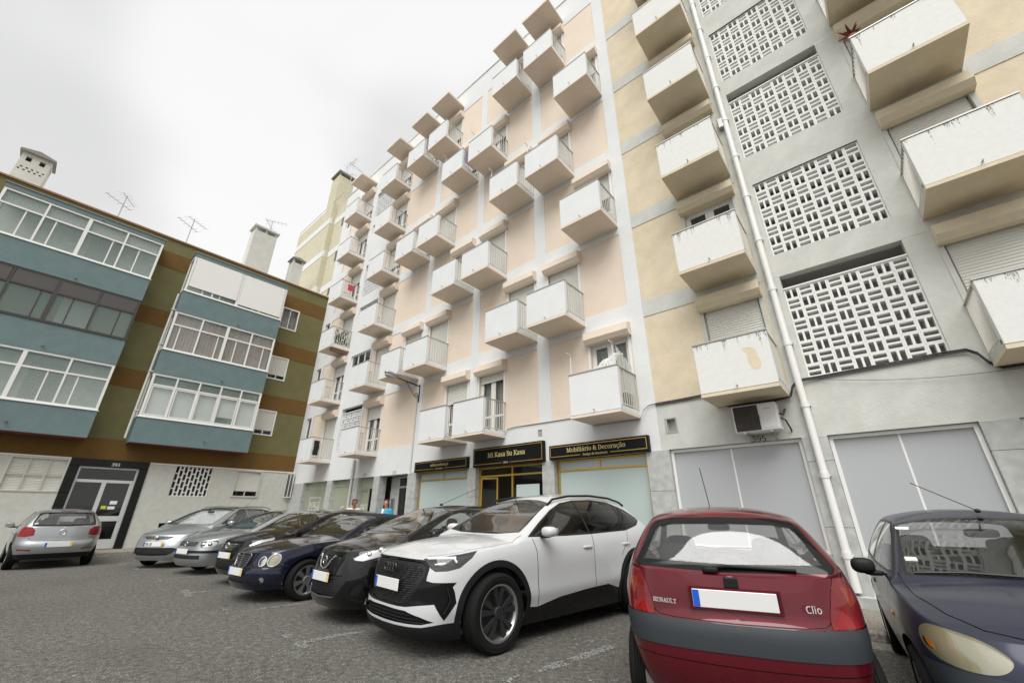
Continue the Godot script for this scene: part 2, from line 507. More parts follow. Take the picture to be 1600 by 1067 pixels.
# balcony door in an opening of width w and height h: frame, two panes, curtain behind, shutter lowered by share s
func balcony_door(parent: Node, at: Vector3, w: float, h: float, s: float, m := {}):
	var f := MB.new()
	f.frame(-w / 2, w / 2, 0, h, 0.05, -0.14, -0.09)
	f.box(Vector3(-0.04, 0.05, -0.135), Vector3(0.04, h - 0.05, -0.095))
	for sx in [-1.0, 1.0]:
		f.frame(minf(sx * 0.04, sx * (w / 2 - 0.05)), maxf(sx * 0.04, sx * (w / 2 - 0.05)), 0.05, h - 0.05, 0.055, -0.13, -0.10)
		f.box(Vector3(minf(sx * 0.09, sx * (w / 2 - 0.1)), h * 0.28, -0.128), Vector3(maxf(sx * 0.09, sx * (w / 2 - 0.1)), h * 0.28 + 0.06, -0.102))
	var d := part(parent, "balcony_door", f, M.frame, at)
	for sx in [-1.0, 1.0]:
		var g := MB.new()
		g.quad(Vector3(minf(sx * 0.09, sx * (w / 2 - 0.1)), 0.1, -0.115), Vector3(maxf(sx * 0.09, sx * (w / 2 - 0.1)), 0.1, -0.115), Vector3(maxf(sx * 0.09, sx * (w / 2 - 0.1)), h - 0.1, -0.115), Vector3(minf(sx * 0.09, sx * (w / 2 - 0.1)), h - 0.1, -0.115))
		part(d, "pane", g, M.glass)
	if m.get("curtain", true):
		var c := MB.new(); curtain(c, -w / 2 + 0.03, w / 2 - 0.03, 0.05, h - 0.05, -0.24)
		part(d, "curtain", c, m.get("cloth", M.curtain))
	if s > 0.0:
		var sh := shutter_mesh(w - 0.06, h * s)
		part(d, "shutter", sh, M.shutter, Vector3(0, h * (1.0 - s), -0.05))
	# stone surround, proud of the wall
	for sx in [-w / 2 - 0.07, w / 2 + 0.002]:
		var su := MB.new(); su.box(Vector3(sx, -0.02, -0.02), Vector3(sx + 0.068, h, 0.022))
		part(d, "surround", su, m.get("surround", M.frame))
	return d

func curtain(b: MB, x0: float, x1: float, y0: float, y1: float, z: float):
	var k := int((x1 - x0) / 0.03)
	for i in k:
		var a := x0 + (x1 - x0) * i / k; var e := x0 + (x1 - x0) * (i + 1) / k
		var za := z + 0.018 * sin(a * 52.0) + 0.008 * sin(a * 131.0); var ze := z + 0.018 * sin(e * 52.0) + 0.008 * sin(e * 131.0)
		b.quad(Vector3(a, y0, za), Vector3(e, y0, ze), Vector3(e, y1, ze), Vector3(a, y1, za))

func shutter_box(parent: Node, x0: float, x1: float, y: float, m: Material):
	var b := MB.new()
	var prof := PackedVector2Array([Vector2(0.0, 0.0), Vector2(0.17, 0.0), Vector2(0.25, 0.11), Vector2(0.235, 0.30), Vector2(0.0, 0.35)])
	b.xf = Transform3D(Basis(Vector3(0, 0, 1), Vector3(0, 1, 0), Vector3(-1, 0, 0)), Vector3(x1, y, 0))
	b.prism(prof, 0.0, x1 - x0)
	return part(parent, "shutter_box", b, m)

var balc_mesh := {}
# box balcony: slab with soffit, solid front panel, railings at both sides. x0..x1, floor height y
func balcony(parent: Node, x0: float, x1: float, y: float, old := false, mats := {}):
	var key := "%s%.2f" % [old, x1 - x0]
	var w := x1 - x0; var dp := 0.97
	if not balc_mesh.has(key):
		var slab := MB.new(); slab.box(Vector3(0, -0.07, 0.0), Vector3(w, -0.012, dp + 0.012))
		var up := MB.new()
		up.box(Vector3(0.0, -0.010, 0.0), Vector3(w, 0.085, dp - 0.045))
		var pn := MB.new(); pn.cbox(Vector3(0.0, 0.0, dp - 0.04), Vector3(w, 0.955, dp), 0.006)
		pn.cbox(Vector3(0.0, 0.02, dp - 0.12), Vector3(0.035, 0.955, dp - 0.042), 0.004)
		pn.cbox(Vector3(w - 0.035, 0.02, dp - 0.12), Vector3(w, 0.955, dp - 0.042), 0.004)
		var rls := []
		for sx in [0.018, w - 0.018]:
			var rl := MB.new()
			rl.box(Vector3(sx - 0.011, 0.12, 0.0), Vector3(sx + 0.011, 0.145, dp - 0.12))
			for i in 8:
				var z := 0.05 + i * (dp - 0.22) / 7.0
				rl.box(Vector3(sx - 0.009, 0.145, z - 0.009), Vector3(sx + 0.009, 0.945, z + 0.009))
			rl.box(Vector3(sx - 0.012, 0.085, 0.06), Vector3(sx + 0.012, 0.12, 0.085)); rl.box(Vector3(sx - 0.012, 0.085, dp - 0.2), Vector3(sx + 0.012, 0.12, dp - 0.175))
			rls.append(rl.mesh())
		var hr := MB.new()
		hr.box(Vector3(-0.012, 0.957, dp - 0.05), Vector3(w + 0.012, 0.982, dp + 0.012))
		for sx in [0.018, w - 0.018]: hr.box(Vector3(sx - 0.02, 0.945, 0.0), Vector3(sx + 0.02, 0.97, dp - 0.052))
		var sp := MB.new(); sp.tube([Vector3(w * 0.5, 0.06, dp - 0.01), Vector3(w * 0.5, 0.055, dp + 0.07)], 0.012, 8)
		balc_mesh[key] = [slab.mesh(), up.mesh(), pn.mesh(), rls, hr.mesh(), sp.mesh()]
	var k: Array = balc_mesh[key]
	var b := part(parent, "balcony", k[0], M.oldsoffit if old else M.soffit, Vector3(x0, y, 0))
	part(b, "floor_slab", k[1], M.cream if old else M.panel)
	part(b, "front_panel", k[2], mats.get("panel", M.oldpanel if old else M.panel))
	for q in k[3]: part(b, "railing", q, M.rail)
	part(b, "handrail", k[4], M.greyrail)
	part(b, "drain_spout", k[5], M.greyrail)
	return b

# pierced block screen: cells of two upright or two level slots
var block_mesh := {}
func screen_block(upright: bool, w: float, h: float, dp := 0.16) -> ArrayMesh:
	var key := "%s%.3f%.3f" % [upright, w, h]
	if not block_mesh.has(key):
		var b := MB.new()
		var e := 0.026; var mdl := 0.034
		var holes := []
		if upright:
			var sw := (w - 2 * e - mdl) / 2
			holes = [Rect2(e, e, sw, h - 2 * e), Rect2(e + sw + mdl, e, sw, h - 2 * e)]
		else:
			var sh := (h - 2 * e - mdl) / 2
			holes = [Rect2(e, e, w - 2 * e, sh), Rect2(e, e + sh + mdl, w - 2 * e, sh)]
		b.wall(0.001, w - 0.001, 0.001, h - 0.001, holes, 0.0, dp)
		block_mesh[key] = b.mesh()
	return block_mesh[key]

func block_screen(parent: Node, x0: float, x1: float, y0: float, y1: float, nx: int, ny: int, z: float, pieces: bool, m: Material):
	var w := (x1 - x0) / nx; var h := (y1 - y0) / ny
	var fr := MB.new()
	fr.box(Vector3(x0, y1, z - 0.09), Vector3(x1, y1 + 0.03, z + 0.02))
	if pieces:
		var s := part(parent, "block_screen", fr, m)
		for i in nx:
			for j in ny:
				part(s, "screen_block", screen_block((i + j) % 2 == (ny - 1) % 2, w, h), m, Vector3(x0 + i * w, y0 + j * h, z + (0.0015 if (i * 7 + j * 3) % 4 == 0 else 0.0)))
		return s
	for i in nx:
		for j in ny:
			var am := screen_block((i + j) % 2 == (ny - 1) % 2, w, h)
			var ar := am.surface_get_arrays(0)
			var o := Vector3(x0 + i * w, y0 + j * h, z)
			for k in ar[0].size():
				fr.v.append(ar[0][k] + o); fr.n.append(ar[1][k]); fr.t.append(ar[4][k])
	var s2 := part(parent, "block_screen", fr, m)
	return s2

# ------------------------------------------------------------------ peach and white block
func peach_block():
	var t := thing("apartment_block", "peach and white apartment block with staggered white box balconies and roof canopies", "apartment block")
	var cols := []   # [x0, x1, floors]
	var odd := [1, 3, 5]; var even := [2, 4, 6]; var all := [1, 2, 3, 4, 5, 6]
	cols = [[-5.01, -3.76, odd], [-6.27, -5.0, even], [-7.87, -6.62, even], [-9.11, -7.86, odd], [-10.71, -9.46, odd], [-11.94, -10.69, even], [-13.52, -12.28, even], [-15.76, -14.5, all], [-19.47, -18.22, all]]
	# how far each shutter hangs, by column and floor
	var drop := {"0.1": 0.0, "0.3": 0.45, "0.5": 0.35, "1.2": 1.0, "1.4": 0.75, "1.6": 0.6, "2.2": 1.0, "2.4": 1.0, "2.6": 0.7, "3.1": 0.14, "3.3": 1.0, "3.5": 0.3, "4.1": 0.36, "4.3": 1.0, "4.5": 0.6, "5.2": 1.0, "5.4": 1.0, "5.6": 0.6, "6.2": 1.0, "6.4": 0.8, "6.6": 0.5, "7.1": 0.28, "7.2": 1.0, "7.3": 1.0, "7.4": 0.6, "7.5": 0.3, "7.6": 0.5, "8.1": 1.0, "8.2": 0.3, "8.3": 0.9, "8.4": 0.35, "8.5": 0.25, "8.6": 0.6}
	var holes := []
	for i in cols.size():
		for k in cols[i][2]:
			var y: float = F0 + FH * (k - 1)
			holes.append(Rect2(cols[i][0] + 0.10, y + 0.10, 1.05, 1.90))
	for r in [[-20.75, -18.25], [-16.05, -3.38]]:
		var w := MB.new(); w.wall(r[0], r[1], 3.58, 19.06, holes, 0.0, 0.16); part(t, "wall", w, M.peach)
	# white stair strip and end strip
	var sh := [Rect2(-17.9, 3.75, 1.75, 1.95), Rect2(-17.88, 7.72, 1.74, 0.56), Rect2(-17.84, 10.38, 1.66, 0.52), Rect2(-17.9, 11.5, 1.75, 1.95), Rect2(-17.88, 15.5, 1.74, 0.56), Rect2(-17.9, 16.72, 1.75, 1.6)]
	var nh := []
	for k in 6: nh.append(Rect2(-21.50, 4.35 + FH * k, 0.52, 1.40))
	var ws := MB.new(); ws.wall(-18.25, -16.05, 2.62, 20.5, sh, 0.012, 0.2); part(t, "stair_wall", ws, M.white)
	ws = MB.new(); ws.wall(-21.95, -20.75, 2.62, 20.5, nh, 0.012, 0.18); part(t, "end_wall", ws, M.white)
	for h in [sh[0], sh[3], sh[5]]:
		block_screen(t, h.position.x, h.end.x, h.position.y, h.end.y - 0.22, 8, 8 if h.size.y > 1.7 else 6, -0.05, false, M.white)
	for h in [sh[1], sh[2], sh[4]]:
		var f := MB.new(); f.frame(h.position.x, h.end.x, h.position.y, h.end.y, 0.05, -0.10, -0.05)
		for q in [0.33, 0.66]:
			var xx: float = lerpf(h.position.x, h.end.x, q)
			f.box(Vector3(xx - 0.025, h.position.y + 0.05, -0.10), Vector3(xx + 0.025, h.end.y - 0.05, -0.05))
		var win := part(t, "stair_window", f, M.frame)
		var g := MB.new(); g.quad(Vector3(h.position.x, h.position.y, -0.075), Vector3(h.end.x, h.position.y, -0.075), Vector3(h.end.x, h.end.y, -0.075), Vector3(h.position.x, h.end.y, -0.075))
		part(win, "pane", g, M.glass)
	for h in nh:
		var f := MB.new(); f.frame(h.position.x, h.end.x, h.position.y, h.end.y, 0.045, -0.12, -0.07)
		var win := part(t, "narrow_window", f, M.frame)
		var g := MB.new(); g.quad(Vector3(h.position.x, h.position.y, -0.095), Vector3(h.end.x, h.position.y, -0.095), Vector3(h.end.x, h.end.y, -0.095), Vector3(h.position.x, h.end.y, -0.095))
		part(win, "pane", g, M.darkglass)
	# fascia over the shops, floor bands, parapet and pilasters in white, a little proud
	var fa := MB.new()
	fa.wall(-20.75, -18.25, 2.62, 3.58, [], 0.018, 0.0)
	fa.wall(-16.05, -3.38, 2.62, 3.58, [Rect2(-6.69, 3.25, 0.14, 0.19)], 0.018, 0.12)
	fa.box(Vector3(-20.75, 3.56, 0.0), Vector3(-18.25, 3.60, 0.020)); fa.box(Vector3(-16.05, 3.56, 0.0), Vector3(-3.38, 3.60, 0.020))
	fa.quad(Vector3(-21.95, 2.62, -0.35), Vector3(-3.38, 2.62, -0.35), Vector3(-3.38, 2.62, 0.018), Vector3(-21.95, 2.62, 0.018))
	part(t, "fascia", fa, M.white)
	for k in 5:
		var y := 5.78 + FH * k
		for r in [[-20.75, -18.25], [-16.05, -3.38]]:
			var b := MB.new(); b.box(Vector3(r[0], y, -0.05), Vector3(r[1], y + 0.47, 0.016))
			part(t, "floor_band", b, M.white)
	var pr := MB.new()
	pr.box(Vector3(-20.75, 19.04, -0.2), Vector3(-18.25, 20.5, 0.016)); pr.box(Vector3(-16.05, 19.04, -0.2), Vector3(-3.38, 20.5, 0.016))
	pr.box(Vector3(-21.95, 20.502, -0.22), Vector3(-3.38, 20.55, 0.05))
	part(t, "parapet", pr, M.white)
	for px in [[-3.76, -3.38], [-6.63, -6.21], [-9.44, -9.10], [-12.30, -11.94]]:
		var b := MB.new(); b.box(Vector3(px[0], 3.602, -0.05), Vector3(px[1], 19.038, 0.021))
		part(t, "pilaster", b, M.white)
	for i in cols.size():
		var c: Array = cols[i]
		for k in c[2]:
			var y: float = F0 + FH * (k - 1)
			balcony(t, c[0], c[1], y)
			var cloth: Material = M.curtain
			balcony_door(t, Vector3(c[0] + 0.625, y + 0.10, 0), 1.05, 1.90, drop.get("%d.%d" % [i, k], 0.5), {"cloth": cloth, "curtain": (i + k) % 3 != 0 or k == 1})
			shutter_box(t, c[0] + 0.03, c[1] + 0.02, y + 1.985, M.peach)
			if k == 6:
				var cn := MB.new(); cn.box(Vector3(c[0], 19.33, 0.0), Vector3(c[1], 19.44, 1.02))
				part(t, "roof_canopy", cn, M.soffit)
	# clothes-line posts on some balconies
	for q in [[-4.98, 3.42, 1.0], [-3.86, 3.42, 1.05], [-8.9, 13.99, 0.8], [-6.2, 11.36, 0.8], [-10.6, 13.98, 0.7], [-15.7, 13.9, 0.6], [-7.85, 11.36, 0.75]]:
		var b := MB.new()
		b.tube([Vector3(q[0], q[1] + 0.9, 0.9), Vector3(q[0], q[1] + 0.9 + q[2] * 0.55, 0.9), Vector3(q[0] + 0.02, q[1] + 0.94 + q[2] * 0.55, 0.93), Vector3(q[0] + 0.02, q[1] + 0.95 + q[2] * 0.55, 1.08)], 0.011, 6)
		part(t, "clothes_line_post", b, M.frame)
	# core behind the openings and flat roof
	var core := MB.new()
	core.box(Vector3(-21.9, 0.1, -11.0), Vector3(-3.385, 20.3, -2.4))
	core.quad(Vector3(-21.95, 20.4, 0), Vector3(-3.385, 20.4, 0), Vector3(-3.385, 20.4, -2.5), Vector3(-21.95, 20.4, -2.5))
	for k in 7: core.box(Vector3(-21.9, F0 + FH * k - 0.05, -2.4), Vector3(-3.39, F0 + FH * k + 0.08, -0.17))
	part(t, "core", core, M.room)
	# ground floor: piers and shop fronts
	for px in [[-3.74, -3.23], [-6.57, -6.20], [-9.38, -9.02], [-12.38, -11.90], [-14.52, -14.13], [-16.05, -15.62], [-18.18, -17.75], [-21.94, -20.45]]:
		var b := MB.new()
		for yy in [[0.1, 0.95], [0.954, 1.80], [1.804, 2.618]]: b.cbox(Vector3(px[0], yy[0], -0.3), Vector3(px[1], yy[1], 0.03), 0.006)
		part(t, "pier", b, M.marble)
	for s in [[-6.20, -3.74, 2], [-11.90, -9.38, 0]]:
		var f := MB.new()
		f.frame(s[0] + 0.03, s[1] - 0.03, 0.4, 2.60, 0.045, -0.20, -0.12)
		f.box(Vector3(s[0] + 0.075, 2.34, -0.19), Vector3(s[1] - 0.075, 2.385, -0.125))
		f.box(Vector3((s[0] + s[1]) / 2 - 0.02, 2.385, -0.19), Vector3((s[0] + s[1]) / 2 + 0.02, 2.555, -0.125))
		var w2 := part(t, "shop_window", f, M.gold)
		var g := MB.new(); g.quad(Vector3(s[0] + 0.05, 0.42, -0.15), Vector3(s[1] - 0.05, 0.42, -0.15), Vector3(s[1] - 0.05, 2.58, -0.15), Vector3(s[0] + 0.05, 2.58, -0.15))
		part(w2, "pane", g, M.film)
		var st := MB.new(); st.box(Vector3(s[0], 0.1, -0.25), Vector3(s[1], 0.40, -0.05)); part(w2, "stall_riser", st, M.marble)
	# shop with the open door
	var f3 := MB.new()
	f3.frame(-9.0, -6.59, 0.25, 2.60, 0.045, -0.20, -0.12)
	f3.box(Vector3(-8.955, 2.33, -0.19), Vector3(-6.635, 2.375, -0.125))
	f3.box(Vector3(-7.745, 0.295, -0.19), Vector3(-7.70, 2.33, -0.125)); f3.box(Vector3(-7.745, 2.375, -0.19), Vector3(-7.70, 2.555, -0.125))
	var d3 := part(t, "shop_front", f3, M.gold)
	var gl := MB.new()
	gl.quad(Vector3(-7.70, 0.3, -0.16), Vector3(-6.63, 0.3, -0.16), Vector3(-6.63, 2.34, -0.16), Vector3(-7.70, 2.34, -0.16))
	gl.quad(Vector3(-8.95, 2.375, -0.16), Vector3(-6.63, 2.375, -0.16), Vector3(-6.63, 2.56, -0.16), Vector3(-8.95, 2.56, -0.16))
	part(d3, "pane", gl, M.darkglass)
	var lf := MB.new(); lf.frame(0, 0.62, 0.0, 2.03, 0.045, -0.02, 0.02)
	var leaf := part(d3, "door_leaf", lf, M.gold, Vector3(-8.95, 0.29, -0.15))
	leaf.rotation.y = 0.12
	var lg := MB.new(); lg.quad(Vector3(-8.91, 0.33, -0.155), Vector3(-8.37, 0.33, -0.21), Vector3(-8.37, 2.28, -0.21), Vector3(-8.91, 2.28, -0.155)); part(d3, "pane", lg, M.darkglass)
	var hd := MB.new(); hd.tube([Vector3(-8.38, 1.2, -0.13), Vector3(-8.38, 1.45, -0.13)], 0.012, 8); part(d3, "handle", hd, M.steel)
	# sage shutters and doors on the left
	for s in [[-20.45, -18.18], [-17.75, -16.05]]:
		var b := MB.new()
		b.quad(Vector3(s[0], 0.2, -0.18), Vector3(s[1], 0.2, -0.18), Vector3(s[1], 2.34, -0.18), Vector3(s[0], 2.34, -0.18))
		b.box(Vector3(s[0], 2.345, -0.19), Vector3((s[0] + s[1]) / 2 - 0.006, 2.61, -0.16)); b.box(Vector3((s[0] + s[1]) / 2 + 0.006, 2.345, -0.19), Vector3(s[1], 2.61, -0.16))
		part(t, "shop_window", b, M.sage)
	var b4 := MB.new()
	b4.quad(Vector3(-15.62, 0.2, -0.18), Vector3(-15.0, 0.2, -0.18), Vector3(-15.0, 2.2, -0.18), Vector3(-15.62, 2.2, -0.18))
	b4.box(Vector3(-15.62, 2.21, -0.2), Vector3(-14.52, 2.61, -0.15)); b4.frame(-15.62, -15.0, 0.2, 2.2, 0.06, -0.18, -0.15)
	part(t, "shop_door", b4, M.sage)
	# entrance hall
	var e := MB.new()
	e.frame(-13.6, -12.40, 0.25, 2.60, 0.06, -0.55, -0.48); e.box(Vector3(-13.54, 2.2, -0.54), Vector3(-12.46, 2.26, -0.49)); e.box(Vector3(-12.83, 0.31, -0.54), Vector3(-12.77, 2.54, -0.49))
	var ed := part(t, "entrance_door", e, M.alu)
	var eg := MB.new(); eg.quad(Vector3(-13.55, 0.3, -0.515), Vector3(-12.45, 0.3, -0.515), Vector3(-12.45, 2.55, -0.515), Vector3(-13.55, 2.55, -0.515)); part(ed, "pane", eg, M.darkglass)
	var es := MB.new(); es.box(Vector3(-14.10, 0.2, -0.59), Vector3(-13.62, 2.618, -0.50)); part(ed, "side_wall", es, M.marble)
	var ep := MB.new(); ep.cbox(Vector3(-13.98, 1.25, -0.50), Vector3(-13.76, 1.85, -0.47), 0.01); part(ed, "intercom", ep, M.steel)
	# drainpipe between the shops
	var dp := MB.new(); dp.tube([Vector3(-16.02, 0.2, 0.09), Vector3(-16.02, 3.35, 0.09)], 0.05, 10)
	for y in [0.9, 1.95, 2.9]: dp.tube([Vector3(-16.02, y, 0.09), Vector3(-16.02, y + 0.07, 0.09)], 0.058, 10)
	part(t, "drainpipe", dp, M.rail)
	var dq := MB.new(); dq.tube([Vector3(-12.22, 2.7, 0.06), Vector3(-12.22, 5.4, 0.06)], 0.022, 8)
	dq.tube([Vector3(-12.22, 2.62, 0.06), Vector3(-9.25, 2.98, 0.05)], 0.008, 5)
	part(t, "conduit", dq, M.rail)
	var vt := MB.new(); vt.box(Vector3(-6.70, 3.24, -0.03), Vector3(-6.54, 3.45, -0.005)); part(t, "vent", vt, M.greyrail)
	# chalky print on the sage windows
	var pf := MB.new(); pf.frame(-19.98, -18.95, 0.95, 1.98, 0.03, -0.178, -0.174)
	part(t, "window_print", pf, M.frame)
	for q in [["PORCE", -19.47, 1.66, 0.24], ["20%", -19.55, 1.28, 0.40], ["SELL", -19.12, 1.50, 0.13]]:
		lettering(t, q[0], Vector3(q[1], q[2], -0.176), q[3], M.frame)
	lettering(t, "G", Vector3(-16.95, 1.42, -0.176), 0.36, M.frame)
	lettering(t, "393", Vector3(-15.35, 1.52, -0.176), 0.28, M.frame)
	lettering(t, "393", Vector3(-13.2, 2.70, 0.02), 0.12, M.greyrail)
	lettering(t, "391", Vector3(-15.2, 2.70, 0.02), 0.12, M.greyrail)

func lettering(parent: Node, what: String, at: Vector3, size: float, m: Material, serif := false) -> MeshInstance3D:
	var tm := TextMesh.new()
	var f := SystemFont.new()
	f.font_names = PackedStringArray(["Droid Serif" if serif else "Droid Sans"])
	tm.font = f; tm.text = what; tm.font_size = 64; tm.depth = 0.006; tm.pixel_size = size / 48.0
	tm.horizontal_alignment = HORIZONTAL_ALIGNMENT_CENTER
	return part(parent, "lettering", tm, m, at)

# ------------------------------------------------------------------ cream block on the right
func cream_block():
	var t := thing("apartment_block", "weathered cream and beige apartment block with pierced block screens up its stairwell", "apartment block")
	var cols := [[-2.14, -0.88], [1.65, 2.92], [6.0, 7.26]]
	var holes := []
	for c in cols:
		for k in range(1, 7): holes.append(Rect2(c[0] + 0.09, F0 + FH * (k - 1) + 0.10, 1.08, 1.95))
	for r in [[-3.38, -0.86], [2.9, 10.0]]:
		var w := MB.new(); w.wall(r[0], r[1], 3.60, 20.5, holes, 0.0, 0.2); part(t, "wall", w, M.beige)
	# stair wall with screens
	var scr := []
	for k in 6:
		var tall := k % 2 == 0
		scr.append([3.66 + FH * k if tall else 6.27 + FH * (k - 1), 5.47 + FH * k if tall else 8.15 + FH * (k - 1), tall])
	var sh := []
	for s in scr: sh.append(Rect2(-0.53, s[0], 1.84, s[1] - s[0] + (0.30 if s[2] else 0.0)))
	var ws := MB.new()
	var dh := []
	for h in holes:
		if h.position.x > 1.5 and h.position.x < 2.0: dh.append(h)
	ws.wall(-0.86, 2.9, 3.60, 20.5, sh + dh, 0.008, 0.2)
	ws.wall(-3.38, 10.0, 2.62, 3.60, [Rect2(-3.2, 2.98, 0.2, 0.27)], 0.012, 0.14)
	ws.quad(Vector3(-3.38, 2.62, -0.35), Vector3(10, 2.62, -0.35), Vector3(10, 2.62, 0.012), Vector3(-3.38, 2.62, 0.012))
	part(t, "stair_wall", ws, M.cream)
	for s in scr:
		block_screen(t, -0.53, 1.31, s[0], s[1], 8, 8, -0.03, s[0] < 15.0, M.block)
	# stairwell behind the screens: landings and back wall
	var sw := MB.new()
	sw.box(Vector3(-0.75, 3.3, -1.6), Vector3(1.55, 20.3, -1.5))
	sw.box(Vector3(-0.80, 3.3, -1.5), Vector3(-0.74, 20.3, -0.22)); sw.box(Vector3(1.54, 3.3, -1.5), Vector3(1.60, 20.3, -0.22))
	for k in 7: sw.box(Vector3(-0.74, 3.40 + FH * k - 0.12, -1.5), Vector3(1.54, 3.42 + FH * k, -0.21))
	part(t, "stairwell", sw, M.oldpanel)
	for k in 6:
		var y := 5.78 + FH * k
		for r in [[-3.38, -0.86], [2.9, 10.0]]:
			var b := MB.new(); b.box(Vector3(r[0], y, -0.05), Vector3(r[1], y + 0.42, 0.014))
			part(t, "floor_band", b, M.cream)
		var gr := MB.new(); gr.box(Vector3(-0.86, y - 0.006, 0.0), Vector3(-0.55, y + 0.006, 0.0095)); gr.box(Vector3(1.31, y - 0.006, 0.0), Vector3(1.65, y + 0.006, 0.0095))
		part(t, "render_joint", gr, M.greyrail)
	var drop := [[1.0, 0.0, 0.2, 1.0, 0.8, 1.0], [1.0, 1.0, 0.9, 0.6, 1.0, 1.0], [1.0, 0.4, 1.0, 1.0, 0.5, 1.0]]
	for i in 3:
		for k in 6:
			var y: float = F0 + FH * k
			var c: Array = cols[i]
			var bm := {}
			if i < 2 and k < 3: bm = {"panel": stained_panel(i * 3 + k)}
			balcony(t, c[0], c[1], y, true, bm)
			balcony_door(t, Vector3(c[0] + 0.63, y + 0.10, 0), 1.08, 1.95, drop[i][k], {"curtain": k != 1, "surround": M.cream})
			shutter_box(t, c[0] + 0.02, c[1] - 0.01, y + 2.03, M.beige)
	# the chip in the render of the lowest front panel
	var chip := MB.new()
	var pts := PackedVector2Array([Vector2(-1.33, 4.13), Vector2(-1.20, 4.14), Vector2(-1.11, 4.07), Vector2(-1.09, 3.97), Vector2(-1.10, 3.93), Vector2(-1.06, 3.86), Vector2(-1.07, 3.76), Vector2(-1.12, 3.70), Vector2(-1.20, 3.72), Vector2(-1.25, 3.84), Vector2(-1.26, 3.95), Vector2(-1.25, 4.01), Vector2(-1.31, 4.10)])
	chip.prism(pts, 0.968, 0.9725)
	var co := part(t, "render_chip", chip, M.beige)
	co.set_meta("label", "chipped patch of bare render on a balcony front")
	var core := MB.new()
	core.box(Vector3(-3.375, 0.1, -11.0), Vector3(-0.82, 20.3, -2.4)); core.box(Vector3(1.62, 0.1, -11.0), Vector3(10.0, 20.3, -2.4)); core.box(Vector3(-0.82, 0.1, -11.0), Vector3(1.62, 20.3, -1.62))
	core.box(Vector3(-3.375, 20.31, -11.0), Vector3(10.0, 20.49, -0.01))
	for k in 7:
		core.box(Vector3(-3.37, F0 + FH * k - 0.05, -2.4), Vector3(-0.83, F0 + FH * k + 0.08, -0.21)); core.box(Vector3(1.63, F0 + FH * k - 0.05, -2.4), Vector3(9.9, F0 + FH * k + 0.08, -0.21))
	part(t, "core", core, M.room)
	# ground floor: piers, filmed shop windows, plinth
	for px in [[-0.88, -0.70], [-0.695, -0.51], [1.27, 1.66], [3.55, 3.95], [6.2, 6.6]]:
		var b := MB.new()
		for yy in [[0.1, 1.18], [1.184, 2.2], [2.204, 2.618]]: b.cbox(Vector3(px[0], yy[0], -0.3), Vector3(px[1], yy[1], 0.03), 0.006)
		part(t, "pier", b, M.marble)
	for s in [[-3.23, -0.88, -2.07], [-0.51, 1.27, 0.39], [1.66, 3.55, 2.6], [3.95, 6.2, 5.0]]:
		var f := MB.new()
		f.frame(s[0] + 0.005, s[1] - 0.005, 0.78, 2.612, 0.055, -0.16, -0.06)
		f.box(Vector3(s[2] - 0.014, 0.836, -0.125), Vector3(s[2] + 0.014, 2.556, -0.112))
		var w2 := part(t, "shop_window", f, M.frame)
		var g := MB.new(); g.quad(Vector3(s[0] + 0.05, 0.82, -0.115), Vector3(s[1] - 0.05, 0.82, -0.115), Vector3(s[1] - 0.05, 2.58, -0.115), Vector3(s[0] + 0.05, 2.58, -0.115))
		part(w2, "pane", g, M.greyfilm)
		var st := MB.new(); st.box(Vector3(s[0], 0.1, -0.25), Vector3(s[1], 0.775, -0.05)); part(w2, "stall_riser", st, M.whitemarble)
	# big white rainwater pipe with its joints
	var dp := MB.new(); dp.tube([Vector3(-0.69, 0.30, 0.10), Vector3(-0.69, 20.4, 0.10)], 0.058, 14)
	var y := 0.75
	while y < 20.0:
		dp.tube([Vector3(-0.69, y, 0.10), Vector3(-0.69, y + 0.10, 0.10)], 0.067, 14)
		dp.box(Vector3(-0.77, y + 0.03, 0.0), Vector3(-0.61, y + 0.05, 0.10))
		y += 1.18
	part(t, "rainwater_pipe", dp, M.frame)
	var vt := MB.new()
	vt.frame(-3.24, -2.98, 2.95, 3.28, 0.03, -0.02, 0.02); vt.box(Vector3(-3.2, 2.98, -0.13), Vector3(-3.0, 3.25, -0.12))
	part(t, "vent", vt, M.greyrail)
	lettering(t, "395", Vector3(-1.53, 2.665, 0.012), 0.11, M.black)
	# grey junction box high on the wall
	var jb := MB.new(); jb.cbox(Vector3(-0.86, 10.05, 0.008), Vector3(-0.66, 10.36, 0.13), 0.02)
	part(t, "junction_box", jb, M.steel)

